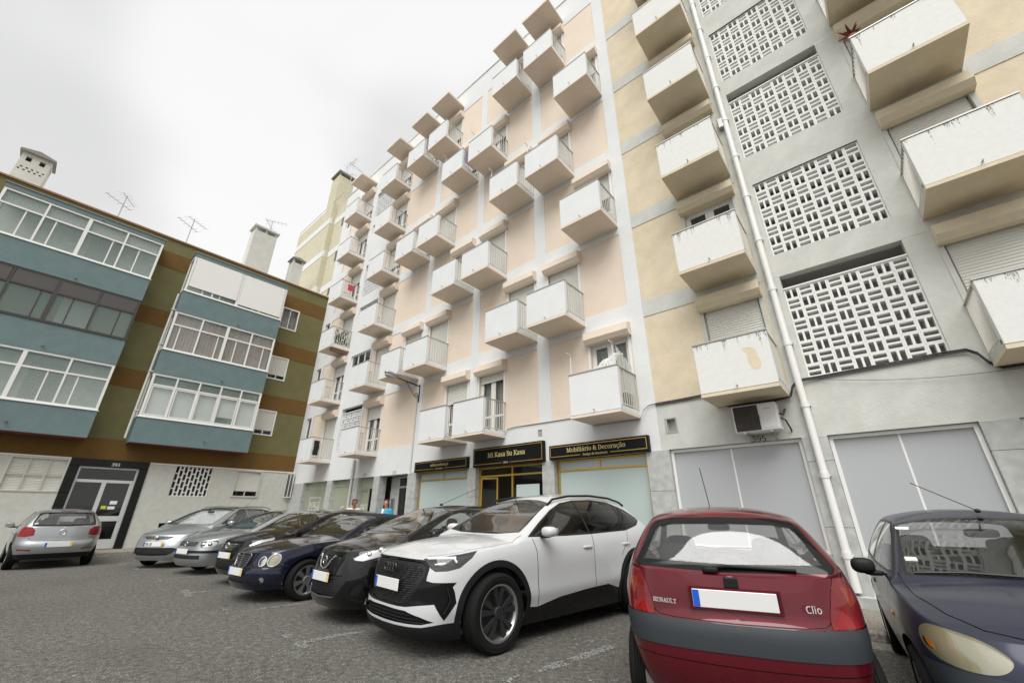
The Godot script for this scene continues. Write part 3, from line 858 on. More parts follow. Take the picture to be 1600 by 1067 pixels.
# front panel with dark mould running down from its top edge (as on the weathered balconies)
func stained_panel(sd: int) -> StandardMaterial3D:
	var w := 256; var h := 200
	var im := Image.create(w, h, false, Image.FORMAT_RGBA8)
	var f := FastNoiseLite.new(); f.seed = sd + 60; f.frequency = 0.035; f.fractal_octaves = 4
	var g := FastNoiseLite.new(); g.seed = sd + 160; g.frequency = 0.22; g.fractal_octaves = 3
	for y in h:
		for x in w:
			var pt := f.get_noise_2d(x * 1.1, 3.0)
			var reach := maxf(0.0, pt - 0.12) * 210.0 * (0.6 + 0.8 * g.get_noise_2d(x * 0.9, 7.0)) + 2.0
			var s := 0.0
			if y < reach: s = (1.0 - y / maxf(reach, 1.0)) * maxf(0.0, 0.25 + 1.5 * g.get_noise_2d(x * 1.8, y * 0.3))
			s += maxf(0.0, g.get_noise_2d(x + 300, y) - 0.52) * 1.6 * (1.0 if f.get_noise_2d(x, y) > 0.1 else 0.0)
			var b := 0.985 + 0.018 * f.get_noise_2d(x, y + 90)
			s = clampf(s, 0.0, 0.75)
			im.set_pixel(x, y, Color(b * (1 - s), b * (1 - s * 0.98), b * (1 - s * 1.05)))
	var m := mat(lin(0.74, 0.745, 0.71), 0.75)
	m.albedo_texture = ImageTexture.create_from_image(im)
	m.uv1_scale = Vector3(1, -1, 1); m.uv1_offset = Vector3(0, 1, 0)
	return m

# ------------------------------------------------------------------ pale olive end block
func end_block():
	var t := thing("apartment_block", "pale olive apartment block with white bands and tall chimney behind the green building", "apartment block")
	var w := MB.new()
	w.box(Vector3(-23.35, 3.0, -11.0), Vector3(-21.96, 20.4, 0.0)); w.box(Vector3(-28.6, 3.0, -11.0), Vector3(-23.352, 20.45, 0.33))
	part(t, "wall", w, M.paleolive)
	for y in [13.72, 16.37, 18.95]:
		var b := MB.new(); b.box(Vector3(-23.345, y, -0.05), Vector3(-21.962, y + 0.46, 0.018)); b.box(Vector3(-28.62, y, 0.2), Vector3(-23.34, y + 0.46, 0.348))
		part(t, "floor_band", b, M.white)
	for y in [13.2, 15.6, 18.3]:
		var wi := MB.new(); wi.box(Vector3(-22.25, y, -0.03), Vector3(-21.98, y + 0.75, 0.006)); part(t, "narrow_window", wi, M.paintedglass)
	var rl := MB.new()
	rl.tube([Vector3(-28.6, 20.75, 0.3), Vector3(-22.0, 20.75, 0.3)], 0.02, 6)
	for i in 9: rl.tube([Vector3(-28.5 + i * 0.8, 20.4, 0.3), Vector3(-28.5 + i * 0.8, 20.75, 0.3)], 0.012, 6)
	part(t, "roof_rail", rl, M.rail)
	var c := MB.new(); c.box(Vector3(-24.45, 20.45, -0.75), Vector3(-23.37, 23.2, 0.32))
	var ch := part(t, "chimney", c, M.paleolive)
	var cap := MB.new(); cap.box(Vector3(-24.55, 23.42, -0.85), Vector3(-23.27, 23.54, 0.42))
	for q in [Vector2(-24.42, 0.28), Vector2(-23.44, 0.28), Vector2(-24.42, -0.70), Vector2(-23.44, -0.7)]: cap.box(Vector3(q.x - 0.0, 23.2, q.y - 0.06), Vector3(q.x + 0.08, 23.42, q.y + 0.04))
	part(ch, "chimney_cap", cap, M.roofgrey)
	var c2 := MB.new(); c2.box(Vector3(-26.6, 20.45, -1.6), Vector3(-25.9, 22.9, -0.9)); c2.box(Vector3(-26.7, 22.9, -1.7), Vector3(-25.8, 23.02, -0.8))
	part(t, "chimney", c2, mat(lin(0.55, 0.36, 0.13), 0.9))
	aerial(t, Vector3(-23.2, 20.4, -0.4), 4.6, 3)
	aerial(t, Vector3(-24.0, 23.5, -0.3), 1.2, 5)

func aerial(parent: Node, at: Vector3, h: float, sd: int):
	var rng := RandomNumberGenerator.new(); rng.seed = sd
	var b := MB.new()
	b.tube([Vector3.ZERO, Vector3(0, h, 0)], 0.02, 6)
	for k in 2:
		var y := h - 0.08 - k * 0.45; var an := rng.randf() * TAU
		var d := Vector3(cos(an), 0.06, sin(an)); var s := Vector3(-sin(an), 0, cos(an))
		b.tube([Vector3(0, y, 0) - d * 0.35, Vector3(0, y, 0) + d * 0.75], 0.012, 5)
		for i in 6:
			var c := Vector3(0, y, 0) + d * (-0.3 + i * 0.2)
			b.tube([c - s * (0.28 - i * 0.02), c + s * (0.28 - i * 0.02)], 0.006, 4)
	part(parent, "aerial", b, M.steel, at)

# ------------------------------------------------------------------ green building: local x runs along the front, z outward
func green_building():
	var t := thing("apartment_building", "low olive green apartment building with blue glazed bays and ochre bands", "apartment building", Vector3(-21.9, 0, 0), PI / 2)
	# local x = -world z
	var wins := []
	for k in 3: wins.append(Rect2(-2.22, 10.32 - 2.77 * k, 0.82, 1.15))
	var w := MB.new()
	w.wall(-24.0, 0.0, 3.15, 12.9, wins, 0.0, 0.14)
	part(t, "wall", w, M.olive)
	for k in 4:
		var b := MB.new(); b.box(Vector3(-24.0, 11.49 - 2.77 * k if k < 3 else 3.17, -0.05), Vector3(0.0, 12.25 - 2.77 * k if k < 3 else 3.92, 0.012))
		part(t, "ochre_band", b, M.ochre)
	var cp := MB.new(); cp.box(Vector3(-24.0, 12.902, -0.3), Vector3(0.0, 12.97, 0.07)); part(t, "coping", cp, M.tile)
	for i in 3:
		var h: Rect2 = wins[i]
		var f := MB.new(); f.frame(h.position.x - 0.03, h.end.x + 0.03, h.position.y - 0.03, h.end.y + 0.03, 0.06, -0.07, 0.03)
		f.box(Vector3(-1.83, h.position.y + 0.03, -0.06), Vector3(-1.79, h.end.y - 0.03, -0.02))
		var wn := part(t, "window", f, M.frame)
		var g := MB.new(); g.quad(Vector3(h.position.x, h.position.y, -0.04), Vector3(h.end.x, h.position.y, -0.04), Vector3(h.end.x, h.end.y, -0.04), Vector3(h.position.x, h.end.y, -0.04)); part(wn, "pane", g, M.glass)
		if i > 0: part(wn, "shutter", shutter_mesh(0.76, 0.92, 0.045), M.shutter, Vector3(-1.81, h.position.y + 0.2, -0.015))
		else:
			var c := MB.new(); curtain(c, h.position.x, h.end.x, h.position.y, h.end.y, -0.2); part(wn, "curtain", c, M.curtain)
	var core := MB.new(); core.box(Vector3(-24.0, 0.1, -9.0), Vector3(-0.02, 12.85, -2.2)); core.box(Vector3(-24.0, 12.0, -9.0), Vector3(-0.02, 12.88, -0.02))
	core.box(Vector3(-0.03, 0.1, -9.0), Vector3(-0.01, 12.9, -0.005))
	part(t, "core", core, M.room)
	bay(t, -6.50, -2.45, 0)
	bay(t, -12.22, -7.64, 1)
	bay(t, -21.0, -16.5, 2)
	# drainpipe beside the narrower bay
	var dq := MB.new()
	dq.tube([Vector3(-6.62, 3.95, 0.55), Vector3(-6.58, 10.2, 0.55)], 0.045, 8)
	for y in [5.0, 6.6, 7.8, 9.4]: dq.box(Vector3(-6.65, y, 0.4), Vector3(-6.50, y + 0.05, 0.62))
	part(t, "drainpipe", dq, M.whitemarble)
	# marble ground floor, slightly proud
	var gh := [Rect2(-9.20, 1.99, 1.42, 1.12), Rect2(-7.77, 0.12, 2.20, 3.05), Rect2(-4.69, 1.96, 1.30, 1.15), Rect2(-2.50, 1.97, 1.07, 1.15), Rect2(-4.70, 0.80, 0.55, 0.16), Rect2(-11.5, 0.15, 2.2, 0.82)]
	var gm := MB.new(); gm.wall(-24.0, 0.0, 0.10, 3.15, gh, 0.10, 0.22)
	gm.quad(Vector3(-24, 3.15, 0.10), Vector3(0.0, 3.15, 0.10), Vector3(0.0, 3.15, -0.02), Vector3(-24, 3.15, -0.02))
	gm.quad(Vector3(0.0, 0.1, 0.10), Vector3(0.0, 0.1, -0.1), Vector3(0.0, 3.15, -0.1), Vector3(0.0, 3.15, 0.1))
	part(t, "marble_facing", gm, M.whitemarble)
	var edge := MB.new(); edge.box(Vector3(-24, 3.12, 0.101), Vector3(-7.78, 3.165, 0.13)); edge.box(Vector3(-5.56, 3.12, 0.101), Vector3(0.0, 3.165, 0.13)); part(t, "marble_edge", edge, M.frame)
	# grille window
	var gw := MB.new(); gw.frame(-9.20, -7.78, 1.99, 3.11, 0.05, 0.02, 0.13)
	for q in [-8.73, -8.26]: gw.box(Vector3(q - 0.015, 2.04, 0.08), Vector3(q + 0.015, 3.06, 0.12))
	gw.box(Vector3(-9.15, 2.53, 0.085), Vector3(-7.83, 2.56, 0.118))
	var gwp := part(t, "window", gw, M.rail)
	part(gwp, "shutter", shutter_mesh(1.36, 1.06, 0.05), M.shutter, Vector3(-8.49, 2.02, 0.03))
	# entrance: black stone surround, metal door
	var bs := MB.new()
	bs.cbox(Vector3(-7.77, 0.12, -0.1), Vector3(-7.50, 2.0, 0.135), 0.006); bs.cbox(Vector3(-7.77, 2.004, -0.1), Vector3(-7.50, 2.90, 0.135), 0.006)
	bs.cbox(Vector3(-5.82, 0.12, -0.1), Vector3(-5.57, 2.0, 0.135), 0.006); bs.cbox(Vector3(-5.82, 2.004, -0.1), Vector3(-5.57, 2.90, 0.135), 0.006)
	bs.cbox(Vector3(-7.77, 2.904, -0.1), Vector3(-6.9, 3.165, 0.135), 0.006); bs.cbox(Vector3(-6.896, 2.904, -0.1), Vector3(-6.2, 3.165, 0.135), 0.006); bs.cbox(Vector3(-6.196, 2.904, -0.1), Vector3(-5.57, 3.165, 0.135), 0.006)
	part(t, "stone_surround", bs, M.blackstone)
	lettering(t, "393", Vector3(-6.55, 3.0, 0.14), 0.11, M.frame)
	var d := MB.new()
	d.frame(-7.50, -5.82, 0.14, 2.90, 0.06, -0.04, 0.03); d.box(Vector3(-7.44, 2.36, -0.035), Vector3(-5.88, 2.46, 0.025))
	d.box(Vector3(-6.74, 0.2, -0.035), Vector3(-6.62, 2.36, 0.025)); d.box(Vector3(-7.44, 0.2, -0.03), Vector3(-6.74, 0.45, 0.02)); d.box(Vector3(-6.62, 0.2, -0.03), Vector3(-5.88, 0.45, 0.02))
	d.box(Vector3(-6.62, 1.05, -0.03), Vector3(-5.88, 1.22, 0.03)); d.box(Vector3(-7.44, 1.05, -0.03), Vector3(-6.74, 1.22, 0.03)); d.box(Vector3(-5.95, 0.45, -0.03), Vector3(-5.88, 2.36, 0.02))
	var dr := part(t, "entrance_door", d, M.alu)
	var dg := MB.new(); dg.quad(Vector3(-7.45, 0.4, -0.01), Vector3(-5.85, 0.4, -0.01), Vector3(-5.85, 2.85, -0.01), Vector3(-7.45, 2.85, -0.01)); part(dr, "pane", dg, M.darkglass)
	var notes := MB.new(); notes.box(Vector3(-6.33, 1.62, 0.0), Vector3(-6.13, 1.74, 0.004)); notes.box(Vector3(-6.35, 1.45, 0.0), Vector3(-6.15, 1.55, 0.004)); part(dr, "notice", notes, M.frame)
	var yn := MB.new(); yn.box(Vector3(-6.53, 1.46, 0.0), Vector3(-6.39, 1.57, 0.004)); part(dr, "notice", yn, mat(lin(0.55, 0.6, 0.02), 0.7))
	# pierced screen of tall slots
	var ns := MB.new()
	var slots := []
	for i in 9:
		var x := -4.69 + i * 1.30 / 9.0
		for j in 4:
			var y0 := 1.98 + j * 0.29 + (0.145 if i % 2 == 1 else 0.0)
			slots.append(Rect2(x + 0.022, y0, 0.10, minf(0.245, 3.09 - y0)))
		if i % 2 == 1: slots.append(Rect2(x + 0.022, 1.98, 0.10, 0.10))
	ns.wall(-4.69, -3.39, 1.96, 3.11, slots, 0.05, 0.1)
	part(t, "block_screen", ns, M.frame)
	# shuttered window and casement by the corner
	var sw := MB.new(); sw.frame(-2.50, -1.43, 1.97, 3.12, 0.06, 0.0, 0.14)
	var swp := part(t, "window", sw, M.rail)
	part(swp, "shutter", shutter_mesh(0.95, 0.83, 0.05), M.shutter, Vector3(-1.965, 2.22, 0.04))
	var swg := MB.new(); swg.quad(Vector3(-2.45, 2.0, 0.02), Vector3(-1.48, 2.0, 0.02), Vector3(-1.48, 2.25, 0.02), Vector3(-2.45, 2.25, 0.02)); part(swp, "pane", swg, M.darkglass)
	var swm := MB.new(); swm.box(Vector3(-1.985, 2.03, 0.01), Vector3(-1.945, 2.22, 0.05)); part(swp, "mullion", swm, M.rail)
	var cs := MB.new(); cs.xf = Transform3D(Basis(Vector3.UP, -0.9), Vector3(-0.30, 0, 0.14))
	cs.frame(0.0, 0.36, 2.0, 3.1, 0.04, 0.0, 0.04); cs.box(Vector3(0.16, 2.04, 0.005), Vector3(0.2, 3.06, 0.035))
	var cse := part(t, "window", cs, M.rail)
	var csg := MB.new(); csg.xf = cs.xf; csg.quad(Vector3(0.02, 2.02, 0.02), Vector3(0.34, 2.02, 0.02), Vector3(0.34, 3.08, 0.02), Vector3(0.02, 3.08, 0.02)); part(cse, "pane", csg, M.darkglass)
	var lg := MB.new(); lg.box(Vector3(-11.5, 0.15, -0.1), Vector3(-9.3, 0.97, -0.06)); lg.box(Vector3(-4.70, 0.8, -0.11), Vector3(-4.15, 0.96, -0.09)); part(t, "basement_grille", lg, M.dark)
	# roof: tiles edge, chimneys, aerials
	var c1 := MB.new()
	c1.wall(-0.42, 0.42, 0.0, 2.1, [Rect2(-0.28, 1.72, 0.16, 0.22), Rect2(0.10, 1.72, 0.16, 0.22)] + small_vents(), 0.35, 0.1)
	for q in 3:
		c1.xf = Transform3D(Basis(Vector3.UP, PI / 2 * (q + 1)), Vector3.ZERO)
		if q == 1: c1.wall(-0.42, 0.42, 0.0, 2.1, [], 0.35, 0.0)
		else: c1.wall(-0.35, 0.35, 0.0, 2.1, [Rect2(-0.25, 1.72, 0.16, 0.22), Rect2(0.10, 1.72, 0.16, 0.22)], 0.42, 0.1)
	var ch1 := part(t, "chimney", c1, M.cream, Vector3(-12.2, 12.9, -1.7))
	var cap := MB.new(); cap.prism(PackedVector2Array([Vector2(-0.52, 2.1), Vector2(0.52, 2.1), Vector2(0.5, 2.17), Vector2(0, 2.3), Vector2(-0.5, 2.17)]), -0.48, 0.48); part(ch1, "chimney_cap", cap, M.roofgrey)
	var c2 := MB.new(); c2.box(Vector3(-0.58, 0, -0.4), Vector3(0.58, 3.2, 0.4))
	for q in [Vector2(-0.56, -0.38), Vector2(0.46, -0.38), Vector2(-0.56, 0.28), Vector2(0.46, 0.28), Vector2(-0.05, 0.28)]: c2.box(Vector3(q.x, 3.2, q.y), Vector3(q.x + 0.10, 3.42, q.y + 0.10))
	var ch2 := part(t, "chimney", c2, M.cream, Vector3(-3.62, 12.9, -1.7))
	var cap2 := MB.new(); cap2.box(Vector3(-0.66, 3.42, -0.48), Vector3(0.66, 3.52, 0.48)); part(ch2, "chimney_cap", cap2, M.cream)
	var c3 := MB.new(); c3.box(Vector3(-0.3, 0, -0.3), Vector3(0.3, 2.25, 0.3))
	for q in [Vector2(-0.3, -0.3), Vector2(0.2, -0.3), Vector2(-0.3, 0.2), Vector2(0.2, 0.2)]: c3.box(Vector3(q.x, 2.25, q.y), Vector3(q.x + 0.10, 2.45, q.y + 0.10))
	var ch3 := part(t, "chimney", c3, M.cream, Vector3(-1.6, 12.9, -1.7))
	var cap3 := MB.new(); cap3.prism(PackedVector2Array([Vector2(-0.4, 2.45), Vector2(0.4, 2.45), Vector2(0.38, 2.52), Vector2(0, 2.62), Vector2(-0.38, 2.52)]), -0.4, 0.4); part(ch3, "chimney_cap", cap3, M.roofgrey)
	aerial(t, Vector3(-9.35, 12.9, -0.9), 1.75, 11)
	aerial(t, Vector3(-6.85, 12.9, -0.9), 2.0, 12)
	aerial(t, Vector3(-3.4, 16.4, -1.7), 1.0, 13)

func small_vents() -> Array:
	var r := []
	for j in 2:
		for i in 5: r.append(Rect2(-0.36 + i * 0.15 + 0.05 * j, 1.25 + j * 0.12, 0.07, 0.07))
	return r

# glazed bay with three storeys of windows
func bay(t: Node, x0: float, x1: float, which: int):
	var z := 0.80
	var tops := [12.12, 9.33, 6.54]; var bots := [10.34, 7.58, 4.78]
	var b := MB.new()
	var par := [[12.12, 12.30], [9.33, 10.34], [6.54, 7.58], [3.80, 4.78]]
	for q in par: b.box(Vector3(x0, q[0], 0.0), Vector3(x1, q[1], z))
	var o := part(t, "bay", b, M.blue)
	var so := MB.new(); so.box(Vector3(x0 + 0.02, 3.77, 0.0), Vector3(x1 - 0.02, 3.798, z - 0.02)); part(o, "soffit", so, M.redsoffit)
	var cp := MB.new(); cp.box(Vector3(x0 - 0.03, 12.302, 0.0), Vector3(x1 + 0.03, 12.34, z + 0.03)); part(o, "coping", cp, M.roofgrey)
	for k in 3:
		var y0: float = bots[k]; var y1: float = tops[k]; var h := y1 - y0
		var fm: Material = M.brownframe if which == 1 and k == 1 else M.frame
		var f := MB.new()
		var zf := z - 0.02
		f.frame(x0 + 0.01, x1 - 0.01, y0 + 0.002, y1 - 0.002, 0.075, zf - 0.06, zf)
		f.box(Vector3(x0 - 0.03, y0 - 0.02, 0.3), Vector3(x1 + 0.03, y0 + 0.001, z + 0.03))
		# end panes of the bay
		for sx in [x0, x1]:
			var a := minf(sx, sx + (0.05 if sx == x0 else -0.05)); var e := maxf(sx, sx + (0.05 if sx == x0 else -0.05))
			f.box(Vector3(a, y0, 0.0), Vector3(e, y0 + 0.07, zf - 0.06)); f.box(Vector3(a, y1 - 0.07, 0.0), Vector3(e, y1, zf - 0.06)); f.box(Vector3(a, y0 + 0.07, 0.0), Vector3(e, y1 - 0.07, 0.06))
		var ty := y0 + h * (0.66 if which == 1 or k == 1 else 0.74)
		var nx := 4
		if which == 0 and k == 2: nx = 5
		f.box(Vector3(x0 + 0.08, ty - 0.03, zf - 0.055), Vector3(x1 - 0.08, ty + 0.03, zf - 0.005))
		for i in range(1, nx):
			var xx := lerpf(x0 + 0.04, x1 - 0.04, float(i) / nx)
			var ww := 0.055 if (nx == 4 and i == 2) else 0.028
			f.box(Vector3(xx - ww, y0 + 0.07, zf - 0.058), Vector3(xx + ww, y1 - 0.07, zf - 0.002))
		# sliding sash stiles at uneven places
		if nx == 4:
			for i in 4:
				var xx := lerpf(x0 + 0.04, x1 - 0.04, (i + [0.62, 0.30, 0.72, 0.45][(i + k) % 4]) / 4.0)
				f.box(Vector3(xx - 0.02, y0 + 0.07, zf - 0.07), Vector3(xx + 0.02, ty - 0.03, zf - 0.035))
		else:
			for i in 5: f.frame(lerpf(x0 + 0.07, x1 - 0.07, i / 5.0) + 0.03, lerpf(x0 + 0.07, x1 - 0.07, (i + 1) / 5.0) - 0.03, y0 + 0.09, ty - 0.05, 0.04, zf - 0.05, zf - 0.01)
		var wn := part(o, "window_frame", f, fm)
		var g := MB.new()
		g.quad(Vector3(x0 + 0.05, y0 + 0.04, zf - 0.045), Vector3(x1 - 0.05, y0 + 0.04, zf - 0.045), Vector3(x1 - 0.05, y1 - 0.04, zf - 0.045), Vector3(x0 + 0.05, y1 - 0.04, zf - 0.045))
		for sx in [x0 + 0.025, x1 - 0.025]: g.quad(Vector3(sx, y0, 0.03), Vector3(sx, y0, zf - 0.06), Vector3(sx, y1, zf - 0.06), Vector3(sx, y1, 0.03))
		part(o, "pane", g, M.bayglass)
		# room behind: floor, ceiling and back wall of the glazed balcony
		var rm := MB.new()
		rm.quad(Vector3(x0 + 0.02, y0, 0.03), Vector3(x1 - 0.02, y0, 0.03), Vector3(x1 - 0.02, y1, 0.03), Vector3(x0 + 0.02, y1, 0.03))
		part(o, "inner_wall", rm, M.olive if which == 1 and k == 1 else M.whitemarble)
		var idr := MB.new()
		idr.box(Vector3(lerpf(x0, x1, 0.55), y0, 0.032), Vector3(lerpf(x0, x1, 0.55) + 0.9, y1 - 0.25, 0.06))
		part(o, "inner_door", idr, M.room if k == 1 else M.curtain)
		if which == 0 and k == 0:
			# outside blinds, almost closed
			for r in [[x0 + 0.10, (x0 + x1) / 2 - 0.06, 0.20], [(x0 + x1) / 2 + 0.06, x1 - 0.10, 0.06]]:
				var bl := MB.new(); bl.box(Vector3(r[0], y0 + r[2] + 0.08, zf + 0.003), Vector3(r[1], y1 - 0.05, zf + 0.03)); part(o, "blind", bl, M.frame)
		elif which == 0 and k == 2:
			for i in 5:
				var bl := MB.new(); var xa := lerpf(x0 + 0.07, x1 - 0.07, i / 5.0) + 0.05; var xb := lerpf(x0 + 0.07, x1 - 0.07, (i + 1) / 5.0) - 0.05
				bl.box(Vector3(xa, y0 + (0.40 if i == 3 else 0.08), zf - 0.13), Vector3(xb, ty - 0.02, zf - 0.125)); part(o, "blind", bl, M.frame)
		elif which == 0:
			var c := MB.new(); curtain(c, x0 + 0.1, x1 - 0.1, y0 + 0.05, y1 - 0.05, zf - 0.16)
			part(o, "curtain", c, mat(lin(0.40, 0.26, 0.22), 0.9) if k == 1 else M.curtain)
		elif which == 1 and k == 1:
			for i in 4:
				var bl := MB.new(); bl.box(Vector3(lerpf(x0 + 0.04, x1 - 0.04, i / 4.0) + 0.05, ty + 0.032, zf - 0.03), Vector3(lerpf(x0 + 0.04, x1 - 0.04, (i + 1) / 4.0) - 0.05, y1 - 0.075, zf - 0.008)); part(o, "spandrel_panel", bl, M.brownpanel)
		elif which == 1 and k == 0:
			var c := MB.new(); c.quad(Vector3(x0 + 0.1, ty, zf - 0.12), Vector3(x1 - 0.1, ty, zf - 0.12), Vector3(x1 - 0.1, y1 - 0.05, zf - 0.12), Vector3(x0 + 0.1, y1 - 0.05, zf - 0.12)); part(o, "blind", c, M.curtain)
	# small drain spouts
	for q in [12.2, 9.5, 6.75, 4.1]:
		var sp := MB.new(); sp.tube([Vector3((x0 + x1) / 2 + 0.3, q, z - 0.02), Vector3((x0 + x1) / 2 + 0.3, q - 0.02, z + 0.10)], 0.025, 8); part(o, "drain_spout", sp, M.steel)

# ------------------------------------------------------------------ signs
func shop_signs():
	var defs := [
		[-11.9, -9.3, 2.61, 2.94, "mikasasukasa.pt", "Loja Online", "narrow black shop sign with gold border reading mikasasukasa.pt"],
		[-9.05, -6.44, 2.60, 3.13, "Mi Kasa Su Kasa", "395 h", "tall black shop sign with gold border reading Mi Kasa Su Kasa"],
		[-6.26, -3.61, 2.61, 2.96, "Mobiliário & Decoração", "Design de Interiores", "black shop sign with gold border reading Mobiliário & Decoração"]]
	for d in defs:
		var t := thing("shop_sign", d[6], "sign", Vector3((d[0] + d[1]) / 2, d[2], 0.02), 0.0, "black shop signs over the shop fronts")
		var w: float = d[1] - d[0]; var h: float = d[3] - d[2]
		var b := MB.new(); b.cbox(Vector3(-w / 2, 0, 0), Vector3(w / 2, h, 0.11), 0.008)
		part(t, "board", b, M.black)
		var f := MB.new(); var e := 0.04; var bw := 0.014; var gap: float = 0.07 + d[5].length() * 0.0165
		var z0 := 0.1105; var z1 := 0.116
		f.box(Vector3(-w / 2 + e, h - e - bw, z0), Vector3(w / 2 - e, h - e, z1))
		f.box(Vector3(-w / 2 + e, e + 0.018, z0), Vector3(-w / 2 + e + bw, h - e - bw, z1)); f.box(Vector3(w / 2 - e - bw, e + 0.018, z0), Vector3(w / 2 - e, h - e - bw, z1))
		f.box(Vector3(-w / 2 + e + bw, e + 0.018, z0), Vector3(-gap, e + 0.018 + bw, z1)); f.box(Vector3(gap, e + 0.018, z0), Vector3(w / 2 - e - bw, e + 0.018 + bw, z1))
		part(t, "border", f, M.gold)
		lettering(t, d[4], Vector3(0, h * 0.56, z0 + 0.003), (0.085 if d[0] < -10 else 0.105) if h < 0.4 else 0.135, M.goldtext, true)
		lettering(t, d[5], Vector3(0, e + 0.025, z0 + 0.003), 0.052, M.goldtext, true)
	var p := thing("poster", "white sale poster with black lettering inside the open shop front", "poster", Vector3(-7.15, 1.30, -0.10))
	var pb := MB.new(); pb.box(Vector3(-0.39, 0.0, 0.0), Vector3(0.39, 0.78, 0.008)); part(p, "sheet", pb, M.film)
	lettering(p, "OUT", Vector3(-0.08, 0.25, 0.012), 0.19, M.black)
	lettering(p, "60%", Vector3(0.17, 0.42, 0.012), 0.085, M.black)
	var ul := MB.new(); ul.box(Vector3(0.08, 0.365, 0.009), Vector3(0.27, 0.38, 0.013)); part(p, "rule", ul, M.black)

# ------------------------------------------------------------------ cars: a smooth shell, cut into panels, panes and lamps
# own axes of a car: x to its left, y up, z forward, origin on the ground under the front axle
class Soup:
	var v := PackedVector3Array()
	var n := PackedVector3Array()
	func add(a: Vector3, b: Vector3, c: Vector3, na: Vector3, nb: Vector3, nc: Vector3):
		v.append(a); v.append(b); v.append(c); n.append(na); n.append(nb); n.append(nc)

func pick(tab: Array, x: float) -> float:
	# monotone-ish cubic through Vector2 entries; x may run either way
	var m := tab.size()
	var rev: bool = tab[0].x > tab[m - 1].x
	var i := 0
	if rev:
		if x >= tab[0].x: return tab[0].y
		if x <= tab[m - 1].x: return tab[m - 1].y
		while x < tab[i + 1].x: i += 1
	else:
		if x <= tab[0].x: return tab[0].y
		if x >= tab[m - 1].x: return tab[m - 1].y
		while x > tab[i + 1].x: i += 1
	var h: float = tab[i + 1].x - tab[i].x
	var dl: float = (tab[i + 1].y - tab[i].y) / h
	var m0 := dl; var m1 := dl
	if i > 0:
		var p: float = (tab[i].y - tab[i - 1].y) / (tab[i].x - tab[i - 1].x)
		m0 = 0.0 if p * dl <= 0 else 2.0 * p * dl / (p + dl)
	if i < m - 2:
		var p: float = (tab[i + 2].y - tab[i + 1].y) / (tab[i + 2].x - tab[i + 1].x)
		m1 = 0.0 if p * dl <= 0 else 2.0 * p * dl / (p + dl)
	var t: float = (x - tab[i].x) / h
	var t2 := t * t; var t3 := t2 * t
	return tab[i].y * (2 * t3 - 3 * t2 + 1) + h * m0 * (t3 - 2 * t2 + t) + tab[i + 1].y * (-2 * t3 + 3 * t2) + h * m1 * (t3 - t2)

